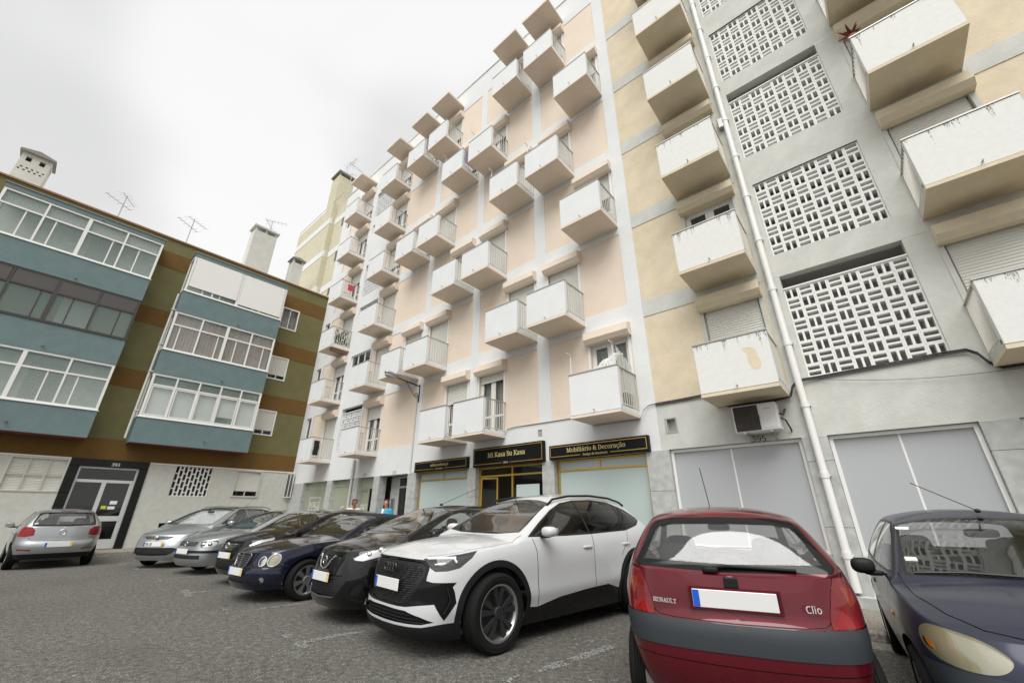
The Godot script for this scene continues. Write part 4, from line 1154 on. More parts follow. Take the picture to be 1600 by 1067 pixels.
func shell(d: Dictionary) -> Soup:
	var sh: Array = d.sh
	# dense perimeter through the shoulder points
	var pts := []
	for i in sh.size() - 1:
		var p0: Vector3 = sh[i - 1] if i > 0 else Vector3(sh[1].x, -sh[1].y, sh[1].z)
		var p3: Vector3 = sh[i + 2] if i + 2 < sh.size() else Vector3(sh[i].x, -sh[i].y, sh[i].z)
		for k in 24: pts.append(crom(p0, sh[i], sh[i + 1], p3, k / 24.0))
	pts.append(sh[sh.size() - 1])
	var acc := [0.0]
	for i in range(1, pts.size()): acc.append(acc[i - 1] + Vector2(pts[i].x - pts[i - 1].x, pts[i].y - pts[i - 1].y).length())
	var N: int = d.get("n", 170)
	var per := []
	var j := 0
	for i in N + 1:
		var s: float = acc[acc.size() - 1] * i / N
		while j < acc.size() - 2 and acc[j + 1] < s: j += 1
		per.append(pts[j].lerp(pts[j + 1], clampf((s - acc[j]) / maxf(acc[j + 1] - acc[j], 1e-9), 0, 1)))
	per[0].y = 0.0; per[N].y = 0.0
	var NL := 22; var NU := 24
	var ca := []; var cb := []
	for q in d.can: ca.append(Vector2(q.x, q.y)); cb.append(Vector2(q.x, q.z))
	var u0: float = d.can[0].x; var u1: float = d.can[d.can.size() - 1].x
	var f0: float = d.can[0].y / vat(per, u0)
	var G := []
	for i in N + 1:
		var s: Vector3 = per[i]
		var tg: Vector3 = per[mini(i + 1, N)] - per[maxi(i - 1, 0)]
		var nn := Vector2(tg.y, -tg.x).normalized()   # in (u, v)
		if i == 0: nn = Vector2(1, 0)
		if i == N: nn = Vector2(-1, 0)
		var wf := maxf(0, nn.x) * maxf(0, nn.x); var wr := maxf(0, -nn.x) * maxf(0, -nn.x); var ws := maxf(0.0, 1.0 - wf - wr)
		var row := []
		var wb: float = pick(d.wb, s.x)
		for k in NL:
			var t := float(k) / NL
			var off := wf * pick(d.fp, t) + ws * pick(d.sp, t) + wr * pick(d.rp, t)
			row.append(Vector3(maxf(0.0, s.y + nn.y * off), lerpf(wb, s.z, t), s.x + nn.x * off))
		var wc := maxf(pick(d.cen, s.x), s.z)
		for k in NU + 1:
			var r := float(k) / NU
			var p := Vector2.ZERO
			var inA: bool = s.x <= u0 and s.x >= u1
			var va: float = s.y * f0; var wa := 0.0
			var ex: float = d.get("crown", 2.2)
			if inA:
				va = minf(pick(ca, s.x), s.y * 0.985); wa = maxf(pick(cb, s.x), s.z + 0.001); wc = maxf(wc, wa + 0.001)
			else:
				if s.x < u1: va = s.y * (d.can[d.can.size() - 1].y / vat(per, u1))
				wa = s.z + (wc - s.z) * (1.0 - pow(va / maxf(s.y, 1e-6), ex))
			if r < 0.4:
				var q := r / 0.4
				p = Vector2(s.y, s.z).lerp(Vector2(va, wa), q)
				if inA: p.x += d.get("bulge", 0.02) * 4.0 * q * (1.0 - q)
				else: p.y = s.z + (wc - s.z) * (1.0 - pow(p.x / maxf(s.y, 1e-6), ex))
			else:
				var q := (r - 0.4) / 0.6
				var x := va * (1.0 - q)
				if inA: p = Vector2(x, wa + (wc - wa) * (1.0 - pow(x / va, d.get("roofx", 2.3))))
				else: p = Vector2(x, s.z + (wc - s.z) * (1.0 - pow(x / maxf(s.y, 1e-6), ex)))
			row.append(Vector3(p.x, p.y, s.x))
		G.append(row)
	var R := NL + NU + 1
	# soften the edges along the section and the length
	for it in d.get("soft", 2):
		var H := []
		for i in N + 1:
			var row := []
			for k in R:
				var p: Vector3 = G[i][k]
				if k > 0 and k < R - 1 and i > 0 and i < N:
					var q: Vector3 = (G[i][k - 1] + G[i][k + 1] + G[i - 1][k] + G[i + 1][k]) / 4.0
					p = p.lerp(q, 0.5)
				elif k == R - 1 and i > 0 and i < N:
					p = p.lerp((G[i - 1][k] + G[i + 1][k]) / 2.0, 0.5); p.x = 0.0
				row.append(p)
			H.append(row)
		G = H
	var NN := []
	for i in N + 1:
		var row := []
		for k in R:
			var a: Vector3 = G[mini(i + 1, N)][k] - G[maxi(i - 1, 0)][k]
			var b: Vector3 = G[i][mini(k + 1, R - 1)] - G[i][maxi(k - 1, 0)]
			if i == 0: a = Vector3(1, 0, 0) * maxf(G[1][k].x, 0.001)
			if i == N: a = Vector3(-1, 0, 0) * maxf(G[N - 1][k].x, 0.001)
			if k == R - 1: b = Vector3(-1, 0, 0)
			var nn := b.cross(a)
			if nn.length() < 1e-9:
				nn = Vector3(0, 0.5, 1 if i < N / 2 else -1)
			row.append(nn.normalized())
		NN.append(row)
	# orient outward
	if NN[N / 2][NL / 2].x < 0:
		for i in N + 1:
			for k in R: NN[i][k] = -NN[i][k]
	for i in [0, N]:
		for k in range(NL, R): NN[i][k] = NN[i][NL - 1].lerp(Vector3.UP, 0.4).normalized()
	var S := Soup.new()
	for i in N:
		for k in R - 1:
			S.add(G[i][k], G[i + 1][k], G[i + 1][k + 1], NN[i][k], NN[i + 1][k], NN[i + 1][k + 1])
			S.add(G[i][k], G[i + 1][k + 1], G[i][k + 1], NN[i][k], NN[i + 1][k + 1], NN[i][k + 1])
	return S

func crom(a: Vector3, b: Vector3, c: Vector3, e: Vector3, t: float) -> Vector3:
	return 0.5 * ((2.0 * b) + (c - a) * t + (2.0 * a - 5.0 * b + 4.0 * c - e) * t * t + (3.0 * b - a - 3.0 * c + e) * t * t * t)

func vat(per: Array, u: float) -> float:
	for i in per.size() - 1:
		if per[i].x >= u and per[i + 1].x < u: return maxf(per[i].y, 0.01)
	return 0.5

const VIEW := {
	"side": [Vector3(0, 0, 1), Vector3(0, 1, 0), Vector3(1, 0, 0), 0.22],
	"front": [Vector3(1, 0, 0), Vector3(0, 1, 0), Vector3(0, 0, 1), 0.12],
	"rear": [Vector3(1, 0, 0), Vector3(0, 1, 0), Vector3(0, 0, -1), 0.12],
	"top": [Vector3(0, 0, 1), Vector3(1, 0, 0), Vector3(0, 1, 0), 0.12],
	"fq": [Vector3(0.70711, 0, -0.70711), Vector3(0, 1, 0), Vector3(0.70711, 0, 0.70711), 0.2],
	"rq": [Vector3(0.70711, 0, 0.70711), Vector3(0, 1, 0), Vector3(0.70711, 0, -0.70711), 0.2]}

# splits a soup along the outline of poly seen in a view: [inside, outside]
func cut(S: Soup, view: String, poly: PackedVector2Array, lim := Vector3.ZERO, limd := -99.0) -> Array:
	var V: Array = VIEW[view]
	var a: Vector3 = V[0]; var b: Vector3 = V[1]; var dir: Vector3 = V[2]; var least: float = V[3]
	var lo := poly[0]; var hi := poly[0]
	for p in poly: lo = lo.min(p); hi = hi.max(p)
	var I := Soup.new(); var O := Soup.new()
	for i in range(0, S.v.size(), 3):
		var p := S.v[i]; var q := S.v[i + 1]; var r := S.v[i + 2]
		var p2 := Vector2(p.dot(a), p.dot(b)); var q2 := Vector2(q.dot(a), q.dot(b)); var r2 := Vector2(r.dot(a), r.dot(b))
		var tlo := p2.min(q2).min(r2); var thi := p2.max(q2).max(r2)
		if tlo.x > hi.x or thi.x < lo.x or tlo.y > hi.y or thi.y < lo.y or (S.n[i] + S.n[i + 1] + S.n[i + 2]).dot(dir) < 3.0 * least or p.dot(lim) < limd:
			O.add(p, q, r, S.n[i], S.n[i + 1], S.n[i + 2]); continue
		var ar := (q2 - p2).cross(r2 - p2)
		if absf(ar) < 1e-9:
			O.add(p, q, r, S.n[i], S.n[i + 1], S.n[i + 2]); continue
		var tr := PackedVector2Array([p2, q2, r2])
		var ins := Geometry2D.intersect_polygons(tr, poly)
		var area := 0.0
		for g in ins:
			var s := 0.0
			for k in g.size(): s += g[k].cross(g[(k + 1) % g.size()])
			area += absf(s)
		if area < absf(ar) * 0.002: O.add(p, q, r, S.n[i], S.n[i + 1], S.n[i + 2])
		elif area > absf(ar) * 0.998: I.add(p, q, r, S.n[i], S.n[i + 1], S.n[i + 2])
		else:
			_fill(I, ins, S, i, p2, q2, r2, ar)
			_fill(O, Geometry2D.clip_polygons(tr, poly), S, i, p2, q2, r2, ar)
	return [I, O]

func _fill(T: Soup, polys: Array, S: Soup, i: int, p2: Vector2, q2: Vector2, r2: Vector2, ar: float):
	for g in polys:
		var ix: PackedInt32Array
		if g.size() == 3: ix = PackedInt32Array([0, 1, 2])
		else: ix = Geometry2D.triangulate_polygon(g)
		var P := []; var Q := []
		for w in g:
			var wq: float = (w - p2).cross(r2 - p2) / ar; var wr: float = (q2 - p2).cross(w - p2) / ar
			P.append(S.v[i] * (1 - wq - wr) + S.v[i + 1] * wq + S.v[i + 2] * wr)
			Q.append((S.n[i] * (1 - wq - wr) + S.n[i + 1] * wq + S.n[i + 2] * wr).normalized())
		for k in range(0, ix.size(), 3): T.add(P[ix[k]], P[ix[k + 1]], P[ix[k + 2]], Q[ix[k]], Q[ix[k + 1]], Q[ix[k + 2]])

# side: 1 as it is (left), -1 mirrored, 0 both
func soup_mesh(S: Soup, side := 0, off := 0.0) -> ArrayMesh:
	var b := MB.new()
	for s in [1.0, -1.0]:
		if side != 0 and side != int(s): continue
		for i in range(0, S.v.size(), 3):
			var p := []; var nn := []
			for k in 3:
				var q := S.v[i + k] + S.n[i + k] * off
				p.append(Vector3(q.x * s, q.y, q.z)); nn.append(Vector3(S.n[i + k].x * s, S.n[i + k].y, S.n[i + k].z))
			var o := [0, 1, 2]
			if (p[1] - p[0]).cross(p[2] - p[0]).dot(nn[0]) > 0: o = [0, 2, 1]
			for k in o: b.v.append(p[k]); b.n.append(nn[k]); b.t.append(Vector2(p[k].z, p[k].y))
	return b.mesh()

func pv(a: Array) -> PackedVector2Array:
	var r := PackedVector2Array()
	for i in range(0, a.size(), 2): r.append(Vector2(a[i], a[i + 1]))
	return r

# closed outline rounded through its points
func sm(a: Array) -> PackedVector2Array:
	var p := pv(a); var m := p.size(); var r := PackedVector2Array()
	for i in m:
		var q0 := p[(i - 1 + m) % m]; var q1 := p[i]; var q2 := p[(i + 1) % m]; var q3 := p[(i + 2) % m]
		for k in 5:
			var t := k / 5.0
			r.append(0.5 * ((2.0 * q1) + (q2 - q0) * t + (2.0 * q0 - 5.0 * q1 + 4.0 * q2 - q3) * t * t + (3.0 * q1 - q0 - 3.0 * q2 + q3) * t * t * t))
	return r

func strip(a: Array, w: float) -> PackedVector2Array:
	var r := Geometry2D.offset_polyline(pv(a), w, Geometry2D.JOIN_MITER, Geometry2D.END_BUTT)
	return r[0]

func ring(cx: float, cy: float, r: float, k := 40) -> PackedVector2Array:
	var p := PackedVector2Array()
	for i in k: p.append(Vector2(cx + r * cos(TAU * i / k), cy + r * sin(TAU * i / k)))
	return p

# rounded lump (mirror housings, handles, headrests): superellipsoid
func blob(b: MB, c: Vector3, r: Vector3, e := 0.6, bs := Basis.IDENTITY, nu := 14, nv := 10):
	var P := []
	for i in nv + 1:
		var ph := -PI / 2 + PI * i / nv
		var row := []
		for k in nu + 1:
			var th := TAU * k / nu
			var q := Vector3(sg(cos(ph), e) * sg(cos(th), e), sg(sin(ph), e), sg(cos(ph), e) * sg(sin(th), e))
			var nn := Vector3(sg(cos(ph), 2 - e) * sg(cos(th), 2 - e) / r.x, sg(sin(ph), 2 - e) / r.y, sg(cos(ph), 2 - e) * sg(sin(th), 2 - e) / r.z)
			row.append([c + bs * (q * r), (bs * nn).normalized()])
		P.append(row)
	for i in nv:
		for k in nu:
			var q := [P[i][k], P[i][k + 1], P[i + 1][k + 1], P[i + 1][k]]
			for o in [[0, 1, 2], [0, 2, 3]]:
				if (q[o[1]][0] - q[o[0]][0]).cross(q[o[2]][0] - q[o[0]][0]).dot(q[o[0]][1] + q[o[1]][1] + q[o[2]][1]) > 0: o = [o[0], o[2], o[1]]
				for z in o: b.put(q[z][0], q[z][1], Vector2.ZERO)

func sg(x: float, e: float) -> float: return signf(x) * pow(absf(x), e)

var wheel_cache := {}
# wheel about the x axis; the outer face looks to +x
func wheel(car: Node, at: Vector3, r: float, w: float, rr: float, style: String, outx: float):
	var key := "%s%.3f%.3f%.3f" % [style, r, w, rr]
	if not wheel_cache.has(key):
		var ty := MB.new()
		ty.xf = Transform3D(Basis(Vector3(0, 0, 1), Vector3(1, 0, 0), Vector3(0, 1, 0)), Vector3.ZERO)
		var h := w / 2
		ty.lathe([Vector2(rr, -h * 0.86), Vector2(rr + (r - rr) * 0.5, -h), Vector2(r - 0.018, -h * 0.92), Vector2(r - 0.004, -h * 0.74), Vector2(r, -h * 0.45)], 48)
		for q in 5:
			var a := -h * 0.45 + h * 0.9 * q / 4.0
			if q < 4:
				var e := -h * 0.45 + h * 0.9 * (q + 1) / 4.0
				ty.lathe([Vector2(r, a), Vector2(r, e - 0.012), Vector2(r - 0.008, e - 0.010), Vector2(r - 0.008, e - 0.002), Vector2(r, e)], 48)
		ty.lathe([Vector2(r, h * 0.45), Vector2(r - 0.004, h * 0.74), Vector2(r - 0.018, h * 0.92), Vector2(rr + (r - rr) * 0.72, h * 1.0), Vector2(rr + (r - rr) * 0.66, h * 0.985), Vector2(rr + (r - rr) * 0.4, h * 0.995), Vector2(rr, h * 0.88)], 48)
		var ri := MB.new(); ri.xf = ty.xf
		ri.lathe([Vector2(rr - 0.055, -h * 0.6), Vector2(rr - 0.035, h * 0.1), Vector2(rr - 0.028, h * 0.62), Vector2(rr - 0.012, h * 0.86), Vector2(rr + 0.006, h * 0.91), Vector2(rr + 0.008, h * 0.86)], 48)
		var sp := MB.new()
		var bk := MB.new(); bk.xf = ty.xf
		bk.lathe([Vector2(rr * 0.96, -h * 0.2), Vector2(rr * 0.3, -h * 0.15), Vector2(0.0, -h * 0.15)], 32)
		bk.lathe([Vector2(rr * 0.70, h * 0.02), Vector2(rr * 0.66, h * 0.06), Vector2(rr * 0.25, h * 0.06), Vector2(0, h * 0.06)], 32)
		var ns := 5
		var fx := h * 0.80
		match style:
			"blade":
				for k in 5:
					for o in [-0.12, 0.12]:
						var an: float = TAU * k / 5 + o
						var d := Vector2(cos(an), sin(an)); var s := Vector2(-d.y, d.x)
						var p := [d * 0.05 - s * 0.018, d * (rr - 0.015) - s * 0.038 + s * o * 0.25, d * (rr - 0.015) + s * 0.030 + s * o * 0.25, d * 0.05 + s * 0.018]
						_spoke(sp, p, fx * 0.72, fx * 0.98)
			"seven":
				for k in 7:
					var an := TAU * k / 7
					var d := Vector2(cos(an), sin(an)); var s := Vector2(-d.y, d.x)
					_spoke(sp, [d * 0.05 - s * 0.030, d * 0.10 - s * 0.024, d * (rr - 0.012) - s * 0.046, d * (rr - 0.012) + s * 0.046, d * 0.10 + s * 0.024, d * 0.05 + s * 0.030], fx * 0.85, fx)
			_:
				for k in 9:
					var an := TAU * k / 9
					var d := Vector2(cos(an), sin(an)); var s := Vector2(-d.y, d.x)
					_spoke(sp, [d * 0.05 - s * 0.018, d * (rr - 0.012) - s * 0.030, d * (rr - 0.012) + s * 0.030, d * 0.05 + s * 0.018], fx * 0.85, fx)
		var hb := MB.new(); hb.xf = ty.xf
		hb.lathe([Vector2(0.062, fx * 0.55), Vector2(0.062, fx * 0.95), Vector2(0.05, fx * 1.03), Vector2(0.03, fx * 1.04), Vector2(0.0, fx * 1.04)], 20)
		wheel_cache[key] = [ty.mesh(), ri.mesh(), sp.mesh(), bk.mesh(), hb.mesh()]
	var k: Array = wheel_cache[key]
	var o := part(car, "wheel", k[0], M.tyre, at)
	if outx < 0: o.rotation.y = PI
	part(o, "rim", k[1], M.alloy)
	part(o, "spokes", k[2], M.darkalloy if style == "blade" else M.alloy)
	part(o, "brake_disc", k[3], M.brake)
	part(o, "hub_cap", k[4], M.darkalloy if style == "blade" else M.alloy)
	return o

func _spoke(b: MB, p: Array, x0: float, x1: float):
	# outline in the wheel plane (y, z), bevelled towards the outer face
	var c := Vector2.ZERO
	for q in p: c += q
	c /= p.size()
	var k := p.size()
	var f := []
	for q in p: f.append(Vector3(x1, c.lerp(q, 0.86).x, c.lerp(q, 0.86).y))
	var g := []
	for q in p: g.append(Vector3(x0, q.x, q.y))
	for i in range(1, k - 1): _t3(b, f[0], f[i], f[i + 1], Vector3(1, 0, 0))
	for i in k:
		var e := (i + 1) % k
		var mid: Vector3 = (g[i] + g[e]) / 2 - Vector3(0, c.x, c.y)
		_t3(b, g[i], g[e], f[e], Vector3(0.3, mid.y, mid.z)); _t3(b, g[i], f[e], f[i], Vector3(0.3, mid.y, mid.z))

func _t3(b: MB, a: Vector3, c: Vector3, d: Vector3, out: Vector3):
	if (c - a).cross(d - a).dot(out) < 0: b.tri(a, d, c)
	else: b.tri(a, c, d)

func car_materials():
	M.tyre = dull(tri_tex(mat(lin(0.014, 0.014, 0.014), 0.85), tex(noise_img(128, 0.1, 3, 2, 0.8, 1.0)), 0.3), 0.25)
	M.under = dull(mat(lin(0.15, 0.145, 0.135), 0.95), 0.2)
	M.alloy = mat(lin(0.42, 0.42, 0.42), 0.32, 0.85)
	M.darkalloy = mat(lin(0.055, 0.055, 0.058), 0.35, 0.6)
	M.brake = mat(lin(0.12, 0.12, 0.12), 0.5, 0.8)
	M.ceramic = mat(lin(0.005, 0.005, 0.005), 0.12); M.ceramic.metallic_specular = 0.35
	M.seal = mat(lin(0.006, 0.006, 0.006), 0.4)
	M.gloss = paint(lin(0.006, 0.006, 0.0065), 0.0, 0.2); M.gloss.clearcoat = 0.5
	M.plastic = dull(mat(lin(0.013, 0.0135, 0.0145), 0.5), 0.3)
	M.cargl = glass(Color(0.10, 0.14, 0.13), 0.12); M.cargl.metallic_specular = 0.75
	M.tint = glass(Color(0.01, 0.012, 0.012), 0.80); M.tint.metallic_specular = 0.75
	M.lens = glass(Color(0.7, 0.72, 0.72), 0.05); M.lens.metallic_specular = 0.8
	M.oldlens = glass(Color(0.62, 0.60, 0.46), 0.45)
	M.chrome = mat(lin(0.75, 0.75, 0.75), 0.08, 1.0)
	M.reflector = mat(lin(0.60, 0.60, 0.60), 0.22, 0.9)
	M.drl = mat(lin(0.85, 0.86, 0.88), 0.25)
	M.red = paint(lin(0.22, 0.006, 0.008), 0.0, 0.15)
	M.deepred = paint(lin(0.10, 0.006, 0.010), 0.0, 0.12)
	M.amber = paint(lin(0.60, 0.16, 0.01), 0.0, 0.15)
	M.plate = mat(lin(0.70, 0.70, 0.69), 0.4)
	M.plateblue = mat(lin(0.01, 0.10, 0.55), 0.4)
	M.plateyellow = mat(lin(0.75, 0.50, 0.02), 0.4)
	M.seat = mat(lin(0.035, 0.035, 0.037), 0.85)
	M.trim = mat(lin(0.05, 0.05, 0.05), 0.8)
	M.softtop = tri_tex(mat(lin(0.012, 0.012, 0.014), 0.95), tex(noise_img(256, 0.12, 3, 7, 0.7, 1.0)), 0.25)

# body cut by a list of [what, view, outline, extra]; returns the car node
func build_car(called: String, label: String, category: String, pose: Array, d: Dictionary, cuts: Array, paintm: Material) -> Node3D:
	var car := thing(called, label, category, Vector3(pose[0], 0, pose[1]), deg_to_rad(pose[2]), "cars parked in the bays before the apartment blocks")
	car.scale = Vector3.ONE * float(pose[3])
	var S := shell(d)
	var wb: float = d.wheelbase; var wr: float = d.wheel_r; var ar: float = d.arch_r
	for z in [0.0, -wb]:
		var poly := ring(z, wr, ar)
		var c := cut(S, "side", poly, Vector3(1, 0, 0), 0.4)
		S = c[1]
	var bits := []
	for q in cuts:
		var poly: PackedVector2Array = q[2]
		var ex: Dictionary = q[3] if q.size() > 3 else {}
		var c := cut(S, q[1], poly, ex.get("lim", Vector3.ZERO), ex.get("limd", -99.0))
		S = c[1]
		var ins: Soup = c[0]
		if ex.has("seal"):
			var ip := Geometry2D.offset_polygon(poly, -float(ex.seal))
			if ip.size() > 0:
				var c2 := cut(ins, q[1], ip[0], ex.get("lim", Vector3.ZERO), ex.get("limd", -99.0))
				bits.append(["window_seal", c2[1], ex.get("seal_mat", M.seal), 0.0, ex.get("one", false)])
				ins = c2[0]
		for extra in ex.get("sub", []):
			var c3 := cut(ins, q[1], extra[1])
			ins = c3[1]
			bits.append([extra[0], c3[0], extra[2], extra[3] if extra.size() > 3 else 0.002, ex.get("one", false)])
		if ex.get("drop", false): continue
		bits.append([q[0], ins, ex.get("mat", M.gloss), ex.get("off", 0.0), ex.get("one", false)])
		if ex.get("mat") == M.cargl: bits.append(["inner_pane", ins, M.cargl, ex.get("off", 0.0) - 0.005, ex.get("one", false)])   # laminated glass has two faces
		if ex.has("bucket"):
			bits.append(["lamp_bucket", ins, ex.get("bucket_mat", M.reflector), -float(ex.bucket), ex.get("one", false)])
	part(car, "body", soup_mesh(S), paintm)
	for q in bits:
		if q[1].v.size() == 0: continue
		if q[4]: part(car, q[0], soup_mesh(q[1], 0, q[3]), q[2])
		else:
			part(car, q[0], soup_mesh(q[1], 1, q[3]), q[2]); part(car, q[0], soup_mesh(q[1], -1, q[3]), q[2])
	# wheels and dark wells
	var tw: float = d.track
	for z in [0.0, -wb]:
		for s in [1.0, -1.0]:
			var w = wheel(car, Vector3(s * (tw - d.wheel_w / 2), wr * 0.985, z), wr, d.wheel_w, d.rim_r, d.rim, s)
			var l := MB.new()
			l.xf = Transform3D(Basis(Vector3(0, 0, 1), Vector3(1, 0, 0), Vector3(0, 1, 0)), Vector3(0, wr, z))
			l.lathe([Vector2(ar + 0.004, s * (tw - 0.13)), Vector2(ar + 0.02, s * (tw - 0.2)), Vector2(ar + 0.02, s * 0.42), Vector2(0.05, s * 0.42)], 28, -0.12, PI + 0.12)
			part(car, "wheel_well", l, M.under)
	# underside
	var us := MB.new()
	us.box(Vector3(-tw + 0.26, 0.18, -wb - 0.30), Vector3(tw - 0.26, 0.23, 0.30))
	us.box(Vector3(-tw + 0.16, 0.215, -wb + ar + 0.06), Vector3(tw - 0.16, 0.26, -ar - 0.06))
	part(car, "underside", us, M.under)
	interior(car, d)
	return car

func interior(car: Node, d: Dictionary):
	var W: float = d.track - 0.16
	var z0: float = d.cowl - 0.06; var zb: float = d.tail; var fl := 0.30; var be: float = d.belt
	var b := MB.new()
	b.box(Vector3(-W, fl - 0.03, zb), Vector3(W, fl, z0 - 0.35))
	# dashboard with a rounded top
	var db := MB.new()
	db.xf = Transform3D(Basis(Vector3(0, 0, 1), Vector3(0, 1, 0), Vector3(-1, 0, 0)), Vector3(W, 0, 0))
	db.prism(PackedVector2Array([Vector2(z0, be - 0.14), Vector2(z0 - 0.12, be - 0.05), Vector2(z0 - 0.45, be - 0.02), Vector2(z0 - 0.62, be - 0.06), Vector2(z0 - 0.66, be - 0.16), Vector2(z0 - 0.50, be - 0.5), Vector2(z0, be - 0.5)]), 0.0, 2 * W)
	part(car, "dashboard", db, d.get("dash", M.trim))
	# parcel shelf / rear bulkhead
	b.box(Vector3(-W, fl, zb), Vector3(W, be - 0.12, zb + 0.04))
	for s in [-1.0, 1.0]: b.box(Vector3(minf(s * W, s * (W - 0.04)), fl, zb), Vector3(maxf(s * W, s * (W - 0.04)), be - 0.1, z0 - 0.3))
	part(car, "cabin_floor", b, M.trim)
	var zf: float = z0 - 1.22
	var roof: float = d.roof
	for s in [-0.36, 0.36]:
		var se := MB.new()
		var hh := minf(be + 0.02, roof - 0.42)
		blob(se, Vector3(s, fl + 0.16, zf + 0.10), Vector3(0.25, 0.11, 0.27), 0.5)
		blob(se, Vector3(s, (fl + 0.15 + hh) / 2 + 0.06, zf - 0.20), Vector3(0.245, (hh - fl) / 2 - 0.02, 0.09), 0.5, Basis(Vector3.RIGHT, -0.25))
		blob(se, Vector3(s, hh + 0.14, zf - 0.33), Vector3(0.13, 0.095, 0.055), 0.6, Basis(Vector3.RIGHT, -0.2))
		for q in [-0.05, 0.05]: se.tube([Vector3(s + q, hh - 0.02, zf - 0.30), Vector3(s + q, hh + 0.12, zf - 0.33)], 0.008, 6)
		part(car, "seat", se, M.seat)
	var rb := MB.new()
	var zr: float = maxf(zb + 0.55, zf - 0.95)
	blob(rb, Vector3(0, fl + 0.15, zr + 0.12), Vector3(W - 0.06, 0.11, 0.27), 0.35)
	blob(rb, Vector3(0, fl + 0.42, zr - 0.18), Vector3(W - 0.06, 0.30, 0.09), 0.35, Basis(Vector3.RIGHT, -0.3))
	for s in [-0.38, 0.38]: blob(rb, Vector3(s, fl + 0.78, zr - 0.30), Vector3(0.13, 0.07, 0.05), 0.6)
	part(car, "rear_seat", rb, M.seat)
	var sw := MB.new()
	var c := Vector3(0.36, be - 0.06, z0 - 0.80); var pts := []
	for i in 24: pts.append(c + Basis(Vector3.RIGHT, -0.45) * Vector3(0.18 * cos(TAU * i / 24), 0.18 * sin(TAU * i / 24), 0))
	sw.tube(pts, 0.014, 6, true); sw.tube([c, c + Vector3(0, -0.06, 0.25)], 0.03, 6); sw.box(c + Vector3(-0.17, -0.02, -0.01), c + Vector3(0.17, 0.02, 0.01))
	part(car, "steering_wheel", sw, M.seat)
	var rm := MB.new(); blob(rm, Vector3(0, roof - 0.13, z0 - 0.68), Vector3(0.11, 0.035, 0.02), 0.5); rm.tube([Vector3(0, roof - 0.12, z0 - 0.67), Vector3(0, roof - 0.05, z0 - 0.62)], 0.008, 5)
	part(car, "rear_view_mirror", rm, M.seat)

func number_plate(car: Node, at: Vector3, turn: float, tilt: float, yellow: bool, w := 0.52, text := ""):
	var b := MB.new(); b.cbox(Vector3(-w / 2, -0.055, -0.004), Vector3(w / 2, 0.055, 0.006), 0.003)
	var o := part(car, "number_plate", b, M.plate, at)
	o.rotation = Vector3(tilt, turn, 0)
	var bl := MB.new(); bl.box(Vector3(-w / 2 + 0.002, -0.052, 0.0061), Vector3(-w / 2 + 0.045, 0.052, 0.0075)); part(o, "blue_strip", bl, M.plateblue)
	if yellow:
		var y := MB.new(); y.box(Vector3(w / 2 - 0.045, -0.052, 0.0061), Vector3(w / 2 - 0.002, 0.052, 0.0075)); part(o, "yellow_strip", y, M.plateyellow)
	if text: lettering(o, text, Vector3(-0.12, -0.004, 0.010), 0.07, M.seal)
	return o

func wing_mirror(car: Node, at: Vector3, r: Vector3, m: Material, base_m: Material):
	for s in [1.0, -1.0]:
		var b := MB.new()
		blob(b, Vector3(at.x * s, at.y, at.z), r, 0.75, Basis(Vector3.UP, -0.15 * s))
		var o := part(car, "wing_mirror", b, m)
		var st := MB.new()
		blob(st, Vector3((at.x - r.x * 0.75) * s, at.y - r.y * 0.85, at.z - 0.01), Vector3(r.x * 0.8, 0.022, r.z * 0.55), 0.7)
		part(o, "mirror_arm", st, base_m)
		var g := MB.new(); g.xf = Transform3D(Basis(Vector3.UP, -0.15 * s), Vector3(at.x * s, at.y, at.z))
		var zz := -r.z * 0.985
		g.quad(Vector3(r.x * 0.72, -r.y * 0.7, zz), Vector3(-r.x * 0.72, -r.y * 0.7, zz), Vector3(-r.x * 0.72, r.y * 0.7, zz), Vector3(r.x * 0.72, r.y * 0.7, zz))
		part(o, "mirror_glass", g, M.chrome)

# ------------------------------------------------------------------ the cars
func V2(a: Array) -> Array:
	var r := []
	for i in range(0, a.size(), 2): r.append(Vector2(a[i], a[i + 1]))
	return r
func V3(a: Array) -> Array:
	var r := []
	for i in range(0, a.size(), 3): r.append(Vector3(a[i], a[i + 1], a[i + 2]))
	return r

